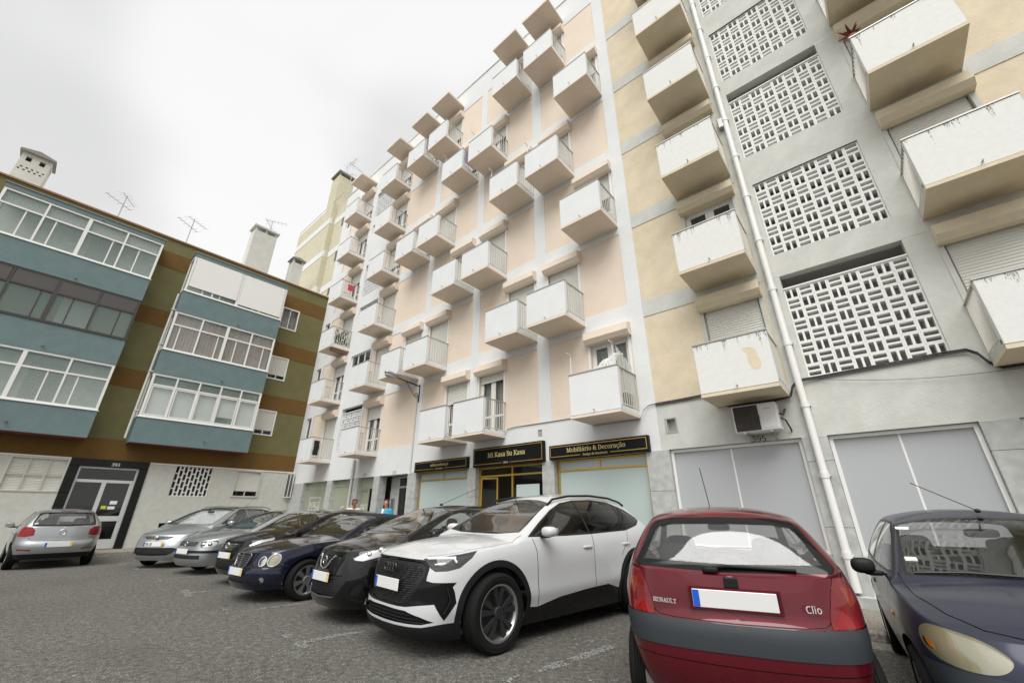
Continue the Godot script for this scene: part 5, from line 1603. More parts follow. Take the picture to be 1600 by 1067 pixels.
func white_suv(pose: Array):
	var d := {
		"sh": V3([0.76, 0, 0.895, 0.75, 0.30, 0.895, 0.68, 0.56, 0.90, 0.52, 0.735, 0.915, 0.20, 0.83, 0.965, -0.2, 0.868, 1.005, -0.6, 0.88, 1.03, -1.2, 0.89, 1.05, -2.0, 0.895, 1.065, -2.7, 0.89, 1.09, -3.2, 0.85, 1.11, -3.52, 0.74, 1.11, -3.66, 0.5, 1.09, -3.70, 0, 1.08]),
		"fp": V2([0, 0.02, 0.06, 0.08, 0.14, 0.115, 0.3, 0.115, 0.5, 0.10, 0.7, 0.085, 0.85, 0.055, 0.95, 0.02, 1, 0]),
		"sp": V2([0, -0.05, 0.12, -0.015, 0.25, 0.012, 0.35, 0.038, 0.5, 0.036, 0.7, 0.040, 0.88, 0.030, 0.96, 0.012, 1, 0]),
		"rp": V2([0, -0.06, 0.2, 0.0, 0.4, 0.04, 0.55, 0.05, 0.7, 0.03, 0.9, 0.01, 1, 0]),
		"wb": V2([0.8, 0.17, -3.7, 0.20]),
		"cen": V2([0.76, 0.895, 0.62, 0.945, 0.3, 1.015, -0.1, 1.065, -0.42, 1.09, -0.75, 1.26, -1.05, 1.42, -1.32, 1.54, -1.6, 1.60, -2.0, 1.628, -2.5, 1.615, -2.95, 1.56, -3.25, 1.49, -3.4, 1.38, -3.58, 1.20, -3.68, 1.10, -3.70, 1.08]),
		"can": V3([-0.32, 0.79, 1.055, -0.62, 0.735, 1.20, -0.95, 0.665, 1.37, -1.25, 0.62, 1.485, -1.6, 0.60, 1.54, -2.1, 0.595, 1.56, -2.6, 0.595, 1.53, -3.0, 0.60, 1.455, -3.3, 0.61, 1.33, -3.5, 0.60, 1.19, -3.62, 0.58, 1.11]),
		"wheelbase": 2.764, "wheel_r": 0.372, "arch_r": 0.425, "track": 0.93, "wheel_w": 0.245, "rim_r": 0.262, "rim": "blade",
		"cowl": -0.42, "tail": -3.2, "belt": 1.05, "roof": 1.58, "n": 220, "soft": 2}
	var cuts := []
	for z in [0.0, -2.764]: cuts.append(["arch_trim", "side", ring(z, 0.372, 0.492, 48), {"mat": M.plastic, "off": 0.006, "lim": Vector3(1, 0, 0), "limd": 0.5}])
	cuts.append(["sill_trim", "side", pv([-0.40, 0.1, -0.44, 0.36, -0.62, 0.345, -1.0, 0.405, -1.55, 0.44, -2.0, 0.45, -2.3, 0.37, -2.36, 0.1]), {"mat": M.gloss}])
	# side glass
	cuts.append(["door_window", "side", pv([-0.50, 1.075, -0.80, 1.235, -1.10, 1.385, -1.36, 1.478, -1.66, 1.518, -1.70, 1.075, -1.2, 1.07]), {"mat": M.tint, "seal": 0.020, "off": -0.003}])
	cuts.append(["door_window", "side", pv([-1.70, 1.075, -1.66, 1.518, -2.1, 1.535, -2.52, 1.508, -2.62, 1.48, -2.60, 1.10]), {"mat": M.tint, "seal": 0.020, "off": -0.003}])
	cuts.append(["quarter_window", "side", pv([-2.60, 1.10, -2.62, 1.48, -2.92, 1.40, -3.16, 1.275, -3.18, 1.235, -3.0, 1.165]), {"mat": M.tint, "seal": 0.016, "off": -0.003}])
	cuts.append(["windscreen", "top", pv([-0.40, -0.05, -0.41, 0.40, -0.47, 0.735, -0.66, 0.700, -0.95, 0.628, -1.20, 0.575, -1.28, 0.30, -1.30, -0.05]), {"mat": M.cargl, "seal": 0.022, "one": true}])
	cuts.append(["rear_window", "rear", pv([-0.05, 1.42, 0.42, 1.40, 0.55, 1.17, -0.05, 1.15]), {"mat": M.tint, "seal": 0.02, "one": true}])
	cuts.append(["tail_lamp", "rq", pv([-3.0, 1.0, -3.0, 0.9, -2.0, 0.9, -2.0, 1.0]), {"mat": M.red, "lim": Vector3(0, 0, -1), "limd": 3.2}])
	# nose
	cuts.append(["headlamp", "fq", pv([-0.17, 0.892, 0.02, 0.912, 0.22, 0.935, 0.40, 0.965, 0.355, 0.90, 0.24, 0.81, 0.12, 0.785, -0.01, 0.78, -0.07, 0.81, -0.12, 0.86]), {"mat": M.lens, "bucket": 0.03, "bucket_mat": M.plastic}])
	cuts.append(["grille", "front", pv([-0.05, 0.868, 0.46, 0.864, 0.55, 0.835, 0.57, 0.74, 0.50, 0.60, 0.40, 0.50, 0.30, 0.475, -0.05, 0.47]), {"mat": M.grille, "off": -0.02, "one": true, "lim": Vector3(0, 0, 1), "limd": 0.3}])
	cuts.append(["side_intake_trim", "fq", pv([0.115, 0.68, 0.16, 0.682, 0.20, 0.60, 0.222, 0.50, 0.15, 0.40, 0.108, 0.352, 0.07, 0.40, 0.0, 0.50, 0.06, 0.60]), {"mat": M.gloss, "off": -0.004}])
	cuts.append(["grille_surround", "front", pv([-0.05, 0.886, 0.48, 0.882, 0.575, 0.872, 0.60, 0.80, 0.60, 0.70, 0.66, 0.685, 0.80, 0.682, 0.77, 0.60, 0.70, 0.495, 0.57, 0.48, 0.40, 0.455, 0.30, 0.45, -0.05, 0.445]), {"mat": M.gloss, "lim": Vector3(0, 0, 1), "limd": 0.3}])
	cuts.append(["lower_grille", "front", pv([-0.05, 0.425, 0.40, 0.422, 0.58, 0.385, 0.70, 0.342, 0.60, 0.318, -0.05, 0.305]), {"mat": M.plastic, "off": -0.03, "one": true, "lim": Vector3(0, 0, 1), "limd": 0.3}])
	cuts.append(["splitter", "front", pv([-0.05, 0.10, 1.1, 0.10, 1.1, 0.34, 0.88, 0.335, 0.74, 0.325, 0.6, 0.295, -0.05, 0.28]), {"mat": M.plastic, "off": 0.004, "one": true, "lim": Vector3(0, 0, 1), "limd": 0.38}])
	# gaps
	for q in [["top", [-0.44, 0.80, 0.0, 0.785, 0.40, 0.70, 0.60, 0.57, 0.66, 0.48]]]: cuts.append(["bonnet_gap", q[0], strip(q[1], 0.004), {"mat": M.seal, "off": -0.006}])
	for q in [[-0.565, 1.06, -0.60, 0.92, -0.605, 0.60, -0.625, 0.345], [-1.73, 1.07, -1.71, 0.80, -1.715, 0.44], [-2.62, 1.09, -2.56, 0.95, -2.45, 0.86, -2.38, 0.78]]: cuts.append(["door_gap", "side", strip(q, 0.0045), {"mat": M.seal, "off": -0.006}])
	var car := build_car("parked_car", "white electric crossover with black grille and roof rails before the shop doors", "car", pose, d, cuts, M.carwhite)
	number_plate(car, Vector3(0, 0.635, 0.868), 0, -0.05, false)
	# light blade and dark lamp unit
	for s in [1.0, -1.0]:
		var b := MB.new()
		b.tube([Vector3(s * 0.53, 0.895, 0.69), Vector3(s * 0.64, 0.902, 0.62), Vector3(s * 0.745, 0.905, 0.48)], 0.014, 6)
		b.tube([Vector3(s * 0.735, 0.902, 0.50), Vector3(s * 0.765, 0.86, 0.48)], 0.012, 6); b.tube([Vector3(s * 0.70, 0.855, 0.58), Vector3(s * 0.62, 0.842, 0.66)], 0.009, 6)
		part(car, "light_blade", b, M.drl)
		var v := MB.new()
		v.tube([Vector3(s * 0.80, 0.65, 0.615), Vector3(s * 0.825, 0.53, 0.575), Vector3(s * 0.79, 0.42, 0.63)], 0.010, 6)
		part(car, "side_intake", v, M.plastic)
		var h := MB.new()
		for z in [-1.58, -2.52]:
			blob(h, Vector3(s * 0.928, 0.925, z), Vector3(0.022, 0.018, 0.10), 0.7); blob(h, Vector3(s * 0.918, 0.91, z), Vector3(0.012, 0.03, 0.06), 0.8)
		part(car, "door_handle", h, M.carwhite)
		var rr := MB.new()
		var pts := []
		for z in [-1.12, -1.25, -1.6, -2.1, -2.6, -2.9, -3.02]: pts.append(Vector3(s * (0.60 if z < -1.2 else 0.61), pick(V2([-1.12, 1.44, -1.25, 1.525, -1.6, 1.575, -2.1, 1.592, -2.6, 1.566, -2.9, 1.512, -3.02, 1.46]), z), z))
		rr.tube(pts, 0.016, 8)
		part(car, "roof_rail", rr, M.plastic)
		var wp := MB.new(); wp.tube([Vector3(s * 0.1, 1.105, -0.42), Vector3(s * 0.25, 1.11, -0.435), Vector3(s * 0.62, 1.10, -0.47)], 0.009, 6); part(car, "wiper", wp, M.seal)
	# four rings and the dashes of the grille
	var rg := MB.new()
	for i in 4:
		var p := []
		for k in 20: p.append(Vector3(-0.093 + i * 0.062 + 0.041 * cos(TAU * k / 20), 0.790 + 0.041 * sin(TAU * k / 20), 0.842))
		rg.tube(p, 0.007, 6, true)
	part(car, "badge", rg, M.darkchrome)
	var rng := RandomNumberGenerator.new(); rng.seed = 3
	var gd := MB.new()
	var y := 0.50
	while y < 0.85:
		var half: float = pick(V2([0.47, 0.30, 0.51, 0.40, 0.66, 0.53, 0.79, 0.55, 0.86, 0.43]), y) - 0.03
		var x := -half
		while x < half - 0.02:
			var l := rng.randf_range(0.05, 0.13)
			var e := minf(x + l, half)
			var za: float = pick(V2([0, 0.856, 0.3, 0.842, 0.42, 0.812, 0.55, 0.752]), absf(x)) - maxf(0, y - 0.62) * 0.16
			var ze: float = pick(V2([0, 0.856, 0.3, 0.842, 0.42, 0.812, 0.55, 0.752]), absf(e)) - maxf(0, y - 0.62) * 0.16
			gd.tube([Vector3(x, y, za), Vector3(e, y, ze)], 0.0048, 5)
			x = e + 0.022
		y += 0.0205
	part(car, "grille_bars", gd, M.darkchrome)
	var li := MB.new()
	for yy in [0.325, 0.355, 0.385]:
		var p := []
		for i in 13:
			var x := -0.62 + 1.24 * i / 12.0
			p.append(Vector3(x, yy, pick(V2([0, 0.866, 0.3, 0.853, 0.45, 0.82, 0.62, 0.728]), absf(x)) - 0.004))
		li.tube(p, 0.007, 6)
	part(car, "grille_bars", li, M.plastic)
	wing_mirror(car, Vector3(1.01, 1.135, -0.72), Vector3(0.10, 0.060, 0.085), M.carwhite, M.plastic)
	return car


# emblem, antenna and other small bits
func whip(car: Node, at: Vector3, to: Vector3):
	var b := MB.new(); b.tube([at, to], 0.004, 5); blob(b, at, Vector3(0.02, 0.018, 0.035), 0.8)
	part(car, "aerial", b, M.seal)

func bars(car: Node, called: String, m: Material, ys: Array, half: Array, zt: Array, r: float):
	# level bars bent along the nose; half widths by height, depth by x
	var b := MB.new()
	for y in ys:
		var h: float = pick(V2(half), y)
		var p := []
		for i in 11:
			var x := -h + 2 * h * i / 10.0
			p.append(Vector3(x, y, pick(V2(zt), absf(x))))
		b.tube(p, r, 6)
	return part(car, called, b, m)

func disc(car: Node, called: String, at: Vector3, r: float, m: Material, fwd := 1.0, ring_only := false):
	var b := MB.new()
	var p := []
	for k in 24: p.append(at + Vector3(r * cos(TAU * k / 24), r * sin(TAU * k / 24), 0))
	b.tube(p, r * 0.13, 6, true)
	if not ring_only:
		for k in 24: _t3(b, at + Vector3(0, 0, -0.004 * fwd), p[k] + Vector3(0, 0, -0.004 * fwd), p[(k + 1) % 24] + Vector3(0, 0, -0.004 * fwd), Vector3(0, 0, fwd))
	return part(car, called, b, m)

func small_hatch_table() -> Dictionary:
	return {
		"sh": V3([0.60, 0, 0.74, 0.585, 0.33, 0.742, 0.51, 0.56, 0.75, 0.34, 0.69, 0.785, 0.0, 0.755, 0.855, -0.4, 0.775, 0.895, -1.0, 0.785, 0.915, -1.8, 0.785, 0.935, -2.35, 0.77, 0.962, -2.7, 0.725, 0.985, -2.87, 0.60, 0.985, -2.945, 0.33, 0.975, -2.96, 0, 0.972]),
		"fp": V2([0, 0.03, 0.15, 0.10, 0.3, 0.135, 0.5, 0.135, 0.62, 0.11, 0.8, 0.075, 0.92, 0.035, 1, 0]),
		"sp": V2([0, -0.05, 0.15, -0.01, 0.35, 0.022, 0.55, 0.036, 0.75, 0.036, 0.9, 0.018, 1, 0]),
		"rp": V2([0, -0.03, 0.12, 0.03, 0.25, 0.065, 0.40, 0.082, 0.54, 0.080, 0.60, 0.070, 0.65, 0.045, 0.70, 0.032, 0.85, 0.022, 1, 0]),
		"wb": V2([0.7, 0.20, -2.9, 0.24]),
		"cen": V2([0.60, 0.74, 0.45, 0.80, 0.1, 0.885, -0.25, 0.935, -0.42, 0.96, -0.7, 1.12, -1.0, 1.28, -1.22, 1.37, -1.5, 1.425, -2.0, 1.437, -2.4, 1.415, -2.58, 1.385, -2.70, 1.28, -2.81, 1.14, -2.90, 1.02, -2.945, 0.98, -2.96, 0.972]),
		"can": V3([-0.30, 0.69, 0.925, -0.6, 0.65, 1.075, -0.9, 0.605, 1.225, -1.15, 0.575, 1.32, -1.5, 0.565, 1.352, -2.0, 0.56, 1.358, -2.35, 0.55, 1.35, -2.56, 0.545, 1.315, -2.69, 0.585, 1.20, -2.80, 0.63, 1.08, -2.87, 0.60, 1.01]),
		"wheelbase": 2.472, "wheel_r": 0.285, "arch_r": 0.335, "track": 0.80, "wheel_w": 0.175, "rim_r": 0.18, "rim": "nine",
		"cowl": -0.42, "tail": -2.75, "belt": 0.93, "roof": 1.37, "n": 190, "soft": 2}

func small_hatch_cuts() -> Array:
	var c := []
	c.append(["door_window", "side", pv([-0.42, 0.955, -0.70, 1.105, -0.98, 1.245, -1.20, 1.325, -1.52, 1.338, -1.56, 0.955]), {"mat": M.cargl, "seal": 0.018, "off": -0.003}])
	c.append(["quarter_window", "side", pv([-1.60, 0.96, -1.56, 1.338, -2.05, 1.338, -2.30, 1.315, -2.42, 1.24, -2.44, 1.0]), {"mat": M.cargl, "seal": 0.018, "off": -0.003}])
	c.append(["windscreen", "top", pv([-0.385, -0.05, -0.37, 0.35, -0.36, 0.668, -0.50, 0.650, -0.80, 0.603, -1.08, 0.560, -1.18, 0.30, -1.20, -0.05]), {"mat": M.cargl, "seal": 0.022, "one": true}])
	c.append(["rear_window", "rear", pv([-0.05, 1.355, 0.36, 1.345, 0.49, 1.322, 0.535, 1.28, 0.60, 1.14, 0.655, 1.035, 0.635, 1.005, -0.05, 0.988]), {"mat": M.cargl, "seal": 0.05, "seal_mat": M.ceramic, "one": true, "lim": Vector3(0, 0, -1), "limd": 2.2}])
	c.append(["brake_light", "rear", pv([-0.05, 1.382, 0.19, 1.378, 0.19, 1.362, -0.05, 1.364]), {"mat": M.deepred, "one": true}])
	c.append(["tail_lamp", "rq", pv([-1.585, 0.985, -1.52, 0.995, -1.43, 0.965, -1.32, 0.88, -1.245, 0.78, -1.225, 0.712, -1.45, 0.708, -1.71, 0.705, -1.69, 0.77, -1.645, 0.89]), {"mat": M.lampred, "off": 0.004, "lim": Vector3(0, 0, -1), "limd": 2.2, "sub": [["lamp_segment", pv([-1.695, 0.71, -1.50, 0.712, -1.60, 0.82]), M.red, 0.005], ["lamp_segment", pv([-1.565, 0.93, -1.46, 0.92, -1.42, 0.85, -1.54, 0.82]), M.lampamber, 0.005]]}])
	for v in ["rear", "side"]: c.append(["bumper", v, pv([-0.05, 0.535, 1.2, 0.535, 1.2, 0.70, -0.05, 0.69]) if v == "rear" else pv([-2.2, 0.535, -3.2, 0.535, -3.2, 0.70, -2.2, 0.70]), {"mat": M.bumper, "one": true, "off": 0.006, "lim": Vector3(0, 0, -1), "limd": 2.25}])
	c.append(["hatch_gap", "rear", strip([0.70, 1.03, 0.665, 0.96, 0.60, 0.84, 0.555, 0.75, 0.50, 0.712, 0.40, 0.703, -0.01, 0.698], 0.004), {"mat": M.seal, "off": -0.006, "lim": Vector3(0, 0, -1), "limd": 2.2}])
	c.append(["bumper_gap", "rear", strip([0.9, 0.47, -0.05, 0.46], 0.003), {"mat": M.seal, "off": -0.004, "lim": Vector3(0, 0, -1), "limd": 2.2}])
	c.append(["headlamp", "fq", sm([-0.15, 0.665, -0.04, 0.73, 0.12, 0.757, 0.25, 0.755, 0.315, 0.71, 0.285, 0.64, 0.17, 0.597, 0.0, 0.58, -0.12, 0.60]), {"mat": M.oldlens, "bucket": 0.022, "sub": [["indicator", sm([0.20, 0.635, 0.255, 0.645, 0.285, 0.68, 0.22, 0.675]), M.amber, -0.010]]}])
	for v in ["front", "side"]: c.append(["bumper", v, pv([-0.05, 0.40, 1.2, 0.40, 1.2, 0.575, -0.05, 0.575]) if v == "front" else pv([0.33, 0.40, 1.0, 0.40, 1.0, 0.575, 0.33, 0.575]), {"mat": M.bumper, "one": true, "off": 0.006, "lim": Vector3(0, 0, 1), "limd": 0.3}])
	c.append(["grille", "front", pv([-0.05, 0.69, 0.20, 0.69, 0.24, 0.65, 0.20, 0.60, -0.05, 0.595]), {"mat": M.grille, "off": -0.015, "one": true, "lim": Vector3(0, 0, 1), "limd": 0.4}])
	c.append(["lower_grille", "front", pv([-0.05, 0.37, 0.5, 0.37, 0.44, 0.28, -0.05, 0.27]), {"mat": M.grille, "off": -0.015, "one": true, "lim": Vector3(0, 0, 1), "limd": 0.4}])
	c.append(["bonnet_gap", "top", strip([-0.40, 0.70, 0.0, 0.675, 0.30, 0.58, 0.48, 0.46, 0.56, 0.28], 0.0045), {"mat": M.seal, "off": -0.006}])
	for q in [[-0.40, 0.94, -0.44, 0.80, -0.44, 0.45, -0.36, 0.28], [-1.60, 0.94, -1.58, 0.6, -1.60, 0.28]]: c.append(["door_gap", "side", strip(q, 0.004), {"mat": M.seal, "off": -0.006}])
	return c

func small_hatch(pose: Array, label: String, m: Material, rear_text: bool) -> Node3D:
	var d := small_hatch_table()
	var car := build_car("parked_car", label, "car", pose, d, small_hatch_cuts(), m)
	for s in [1.0, -1.0]:
		var h := MB.new(); blob(h, Vector3(s * 0.815, 0.80, -1.42), Vector3(0.015, 0.022, 0.09), 0.7); part(car, "door_handle", h, m)
		var ind := MB.new(); blob(ind, Vector3(s * 0.808, 0.70, -0.30), Vector3(0.008, 0.018, 0.032), 0.8); part(car, "side_indicator", ind, M.amber)
		var wp := MB.new(); wp.tube([Vector3(-0.60 + 0.5 * (s + 1) * 0.58, 0.972, -0.385), Vector3(-0.30 + 0.5 * (s + 1) * 0.55, 0.990, -0.405), Vector3(0.02 + 0.5 * (s + 1) * 0.52, 0.985, -0.385)], 0.011, 6); part(car, "wiper", wp, M.seal)
	wing_mirror(car, Vector3(0.90, 0.985, -0.60), Vector3(0.085, 0.06, 0.06), M.plastic, M.plastic)
	whip(car, Vector3(0.05, 1.42, -1.25), Vector3(0.09, 1.84, -1.45) if rear_text else Vector3(-0.30, 1.68, -1.50))
	# tailgate: wiper, lock, lettering, plate
	var w := MB.new()
	w.tube([Vector3(0.12, 1.018, -2.925), Vector3(0.02, 1.03, -2.915), Vector3(-0.42, 1.02, -2.895)], 0.011, 6); blob(w, Vector3(0.12, 1.005, -2.935), Vector3(0.055, 0.022, 0.03), 0.7)
	part(car, "rear_wiper", w, M.plastic)
	var lk := MB.new(); lk.cbox(Vector3(-0.045, 0.905, -3.005), Vector3(0.045, 0.968, -2.955), 0.006)
	part(car, "tailgate_lock", lk, M.plastic)
	var rc := MB.new(); rc.frame(-0.285, 0.285, 0.765, 0.905, 0.014, -3.010, -2.960); part(car, "plate_frame", rc, m)
	number_plate(car, Vector3(0, 0.835, -3.012), PI, 0.06, false)
	number_plate(car, Vector3(0, 0.48, 0.745), 0, -0.05, true)
	if not rear_text:
		var e1 := Vector3(1, 0, 0); var e2 := Vector3(0, 0.47, -0.88).normalized()
		for q in [[Vector3(-0.53, 1.275, -0.965), 0.045, 0.02], [Vector3(-0.575, 1.055, -0.57), 0.038, 0.028]]:
			var bb := MB.new(); var c0: Vector3 = q[0]
			bb.quad(c0 - e1 * q[1] - e2 * q[2], c0 + e1 * q[1] - e2 * q[2], c0 + e1 * q[1] + e2 * q[2], c0 - e1 * q[1] + e2 * q[2]); part(car, "windscreen_sticker", bb, M.frame)
	if rear_text:
		var a := lettering(car, "RENAULT", Vector3(0.455, 0.80, -2.982), 0.027, M.badge, true); a.rotation.y = PI - 0.25
		var b := lettering(car, "Clio", Vector3(-0.455, 0.81, -2.982), 0.042, M.badge); b.rotation.y = PI + 0.25
	return car

func black_hatch(pose: Array):
	var d := {
		"sh": V3([0.58, 0, 0.855, 0.56, 0.30, 0.855, 0.48, 0.52, 0.865, 0.30, 0.67, 0.89, 0.0, 0.75, 0.935, -0.4, 0.78, 0.965, -1.0, 0.795, 0.985, -1.8, 0.795, 1.0, -2.4, 0.78, 1.03, -2.75, 0.72, 1.05, -2.93, 0.58, 1.05, -3.0, 0.33, 1.04, -3.02, 0, 1.04]),
		"fp": V2([0, 0.03, 0.1, 0.08, 0.25, 0.12, 0.45, 0.125, 0.65, 0.10, 0.85, 0.055, 1, 0]),
		"sp": V2([0, -0.05, 0.15, -0.01, 0.35, 0.02, 0.55, 0.036, 0.75, 0.036, 0.9, 0.018, 1, 0]),
		"rp": V2([0, -0.05, 0.2, 0.03, 0.4, 0.06, 0.6, 0.04, 0.8, 0.02, 1, 0]),
		"wb": V2([0.7, 0.19, -3.0, 0.24]),
		"cen": V2([0.58, 0.855, 0.45, 0.925, 0.1, 1.01, -0.22, 1.06, -0.6, 1.235, -0.95, 1.38, -1.2, 1.45, -1.6, 1.482, -2.1, 1.475, -2.55, 1.43, -2.72, 1.39, -2.88, 1.18, -2.98, 1.06, -3.02, 1.04]),
		"can": V3([-0.12, 0.70, 1.005, -0.5, 0.65, 1.17, -0.85, 0.60, 1.305, -1.15, 0.575, 1.385, -1.6, 0.565, 1.415, -2.1, 0.56, 1.41, -2.5, 0.56, 1.355, -2.75, 0.58, 1.23, -2.92, 0.56, 1.08]),
		"wheelbase": 2.45, "wheel_r": 0.295, "arch_r": 0.345, "track": 0.805, "wheel_w": 0.18, "rim_r": 0.19, "rim": "nine",
		"cowl": -0.22, "tail": -2.8, "belt": 1.0, "roof": 1.46, "n": 180, "soft": 2}
	var c := []
	c.append(["headlamp", "fq", pv([-0.03, 0.795, 0.12, 0.852, 0.30, 0.915, 0.50, 0.968, 0.545, 0.955, 0.47, 0.87, 0.32, 0.80, 0.14, 0.757, 0.03, 0.765]), {"mat": M.lens, "bucket": 0.02}])
	c.append(["grille", "front", pv([-0.05, 0.80, 0.33, 0.80, 0.31, 0.71, 0.20, 0.655, -0.05, 0.65]), {"mat": M.grille, "off": -0.012, "one": true, "lim": Vector3(0, 0, 1), "limd": 0.3}])
	c.append(["lower_grille", "front", pv([-0.05, 0.575, 0.46, 0.59, 0.53, 0.52, 0.44, 0.39, 0.33, 0.335, -0.05, 0.325]), {"mat": M.grille, "off": -0.02, "one": true, "lim": Vector3(0, 0, 1), "limd": 0.3}])
	c.append(["fog_surround", "fq", pv([0.02, 0.42, 0.10, 0.50, 0.17, 0.53, 0.19, 0.46, 0.13, 0.36, 0.03, 0.34]), {"mat": M.plastic, "off": -0.01}])
	hatch_windows(c, [-0.36, 1.035, -0.72, 1.20, -1.02, 1.33, -1.28, 1.385, -1.52, 1.395, -1.54, 1.03], [-1.58, 1.035, -1.56, 1.395, -2.05, 1.39, -2.38, 1.35, -2.60, 1.25, -2.50, 1.08])
	c.append(["windscreen", "top", pv([-0.19, -0.05, -0.17, 0.35, -0.20, 0.655, -0.40, 0.635, -0.75, 0.585, -1.05, 0.555, -1.14, 0.30, -1.16, -0.05]), {"mat": M.cargl, "seal": 0.022, "one": true}])
	c.append(["bonnet_gap", "top", strip([-0.2, 0.70, 0.1, 0.65, 0.36, 0.50, 0.50, 0.34, 0.535, 0.0], 0.004), {"mat": M.seal, "off": -0.006}])
	c.append(["door_gap", "side", strip([-0.42, 1.02, -0.46, 0.8, -0.46, 0.45, -0.40, 0.27], 0.004), {"mat": M.seal, "off": -0.006}])
	c.append(["rear_window", "rear", pv([-0.05, 1.40, 0.45, 1.38, 0.55, 1.10, -0.05, 1.08]), {"mat": M.tint, "seal": 0.03, "one": true}])
	var car := build_car("parked_car", "black small hatchback with chrome V grille beside the white crossover", "car", pose, d, c, M.carblack)
	var v := MB.new()
	for s in [1.0, -1.0]:
		v.tube([Vector3(s * 0.215, 0.805, 0.625), Vector3(s * 0.15, 0.74, 0.66), Vector3(s * 0.085, 0.665, 0.685), Vector3(s * 0.0, 0.652, 0.692)], [0.020, 0.017, 0.015, 0.014], 8)
		var b := MB.new(); blob(b, Vector3(s * 0.60, 0.83, 0.34), Vector3(0.055, 0.045, 0.05), 1.0); blob(b, Vector3(s * 0.67, 0.88, 0.20), Vector3(0.045, 0.04, 0.05), 1.0); part(car, "bulb_reflector", b, M.chrome)
		var h := MB.new(); blob(h, Vector3(s * 0.825, 0.86, -1.40), Vector3(0.015, 0.02, 0.09), 0.7); part(car, "door_handle", h, M.carblack)
	part(car, "chrome_grille_bar", v, M.chrome)
	disc(car, "badge", Vector3(0, 0.745, 0.672), 0.055, M.chrome, 1.0, true)
	var bb := MB.new(); bb.box(Vector3(-0.065, 0.735, 0.668), Vector3(0.065, 0.755, 0.678)); part(car, "badge", bb, M.chrome)
	bars(car, "grille_bars", M.plastic, [0.68, 0.705, 0.73, 0.755, 0.78], [0.65, 0.17, 0.71, 0.27, 0.80, 0.30], [0, 0.675, 0.2, 0.665, 0.32, 0.62], 0.005)
	bars(car, "grille_bars", M.plastic, [0.36, 0.39, 0.42, 0.45, 0.48, 0.51, 0.54], [0.33, 0.30, 0.42, 0.44, 0.53, 0.49, 0.58, 0.44], [0, 0.695, 0.25, 0.675, 0.4, 0.63, 0.5, 0.57], 0.005)
	var lg := MB.new()
	for s in [1.0, -1.0]: lg.tube([Vector3(s * 0.47, 0.595, 0.595), Vector3(s * 0.54, 0.52, 0.555), Vector3(s * 0.45, 0.385, 0.62), Vector3(s * 0.33, 0.33, 0.665), Vector3(0, 0.32, 0.70)], 0.009, 6)
	part(car, "grille_line", lg, M.satin)
	number_plate(car, Vector3(0, 0.555, 0.712), 0, -0.04, true)
	wing_mirror(car, Vector3(0.92, 1.05, -0.48), Vector3(0.09, 0.07, 0.065), M.carblack, M.plastic)
	whip(car, Vector3(-0.05, 1.49, -1.32), Vector3(0.10, 1.78, -2.02))
	return car

func hatch_windows(c: Array, a: Array, b: Array, m: Material = null):
	if m == null: m = M.cargl
	c.append(["door_window", "side", pv(a), {"mat": m, "seal": 0.018, "off": -0.003}])
	c.append(["door_window", "side", pv(b), {"mat": m, "seal": 0.018, "off": -0.003}])

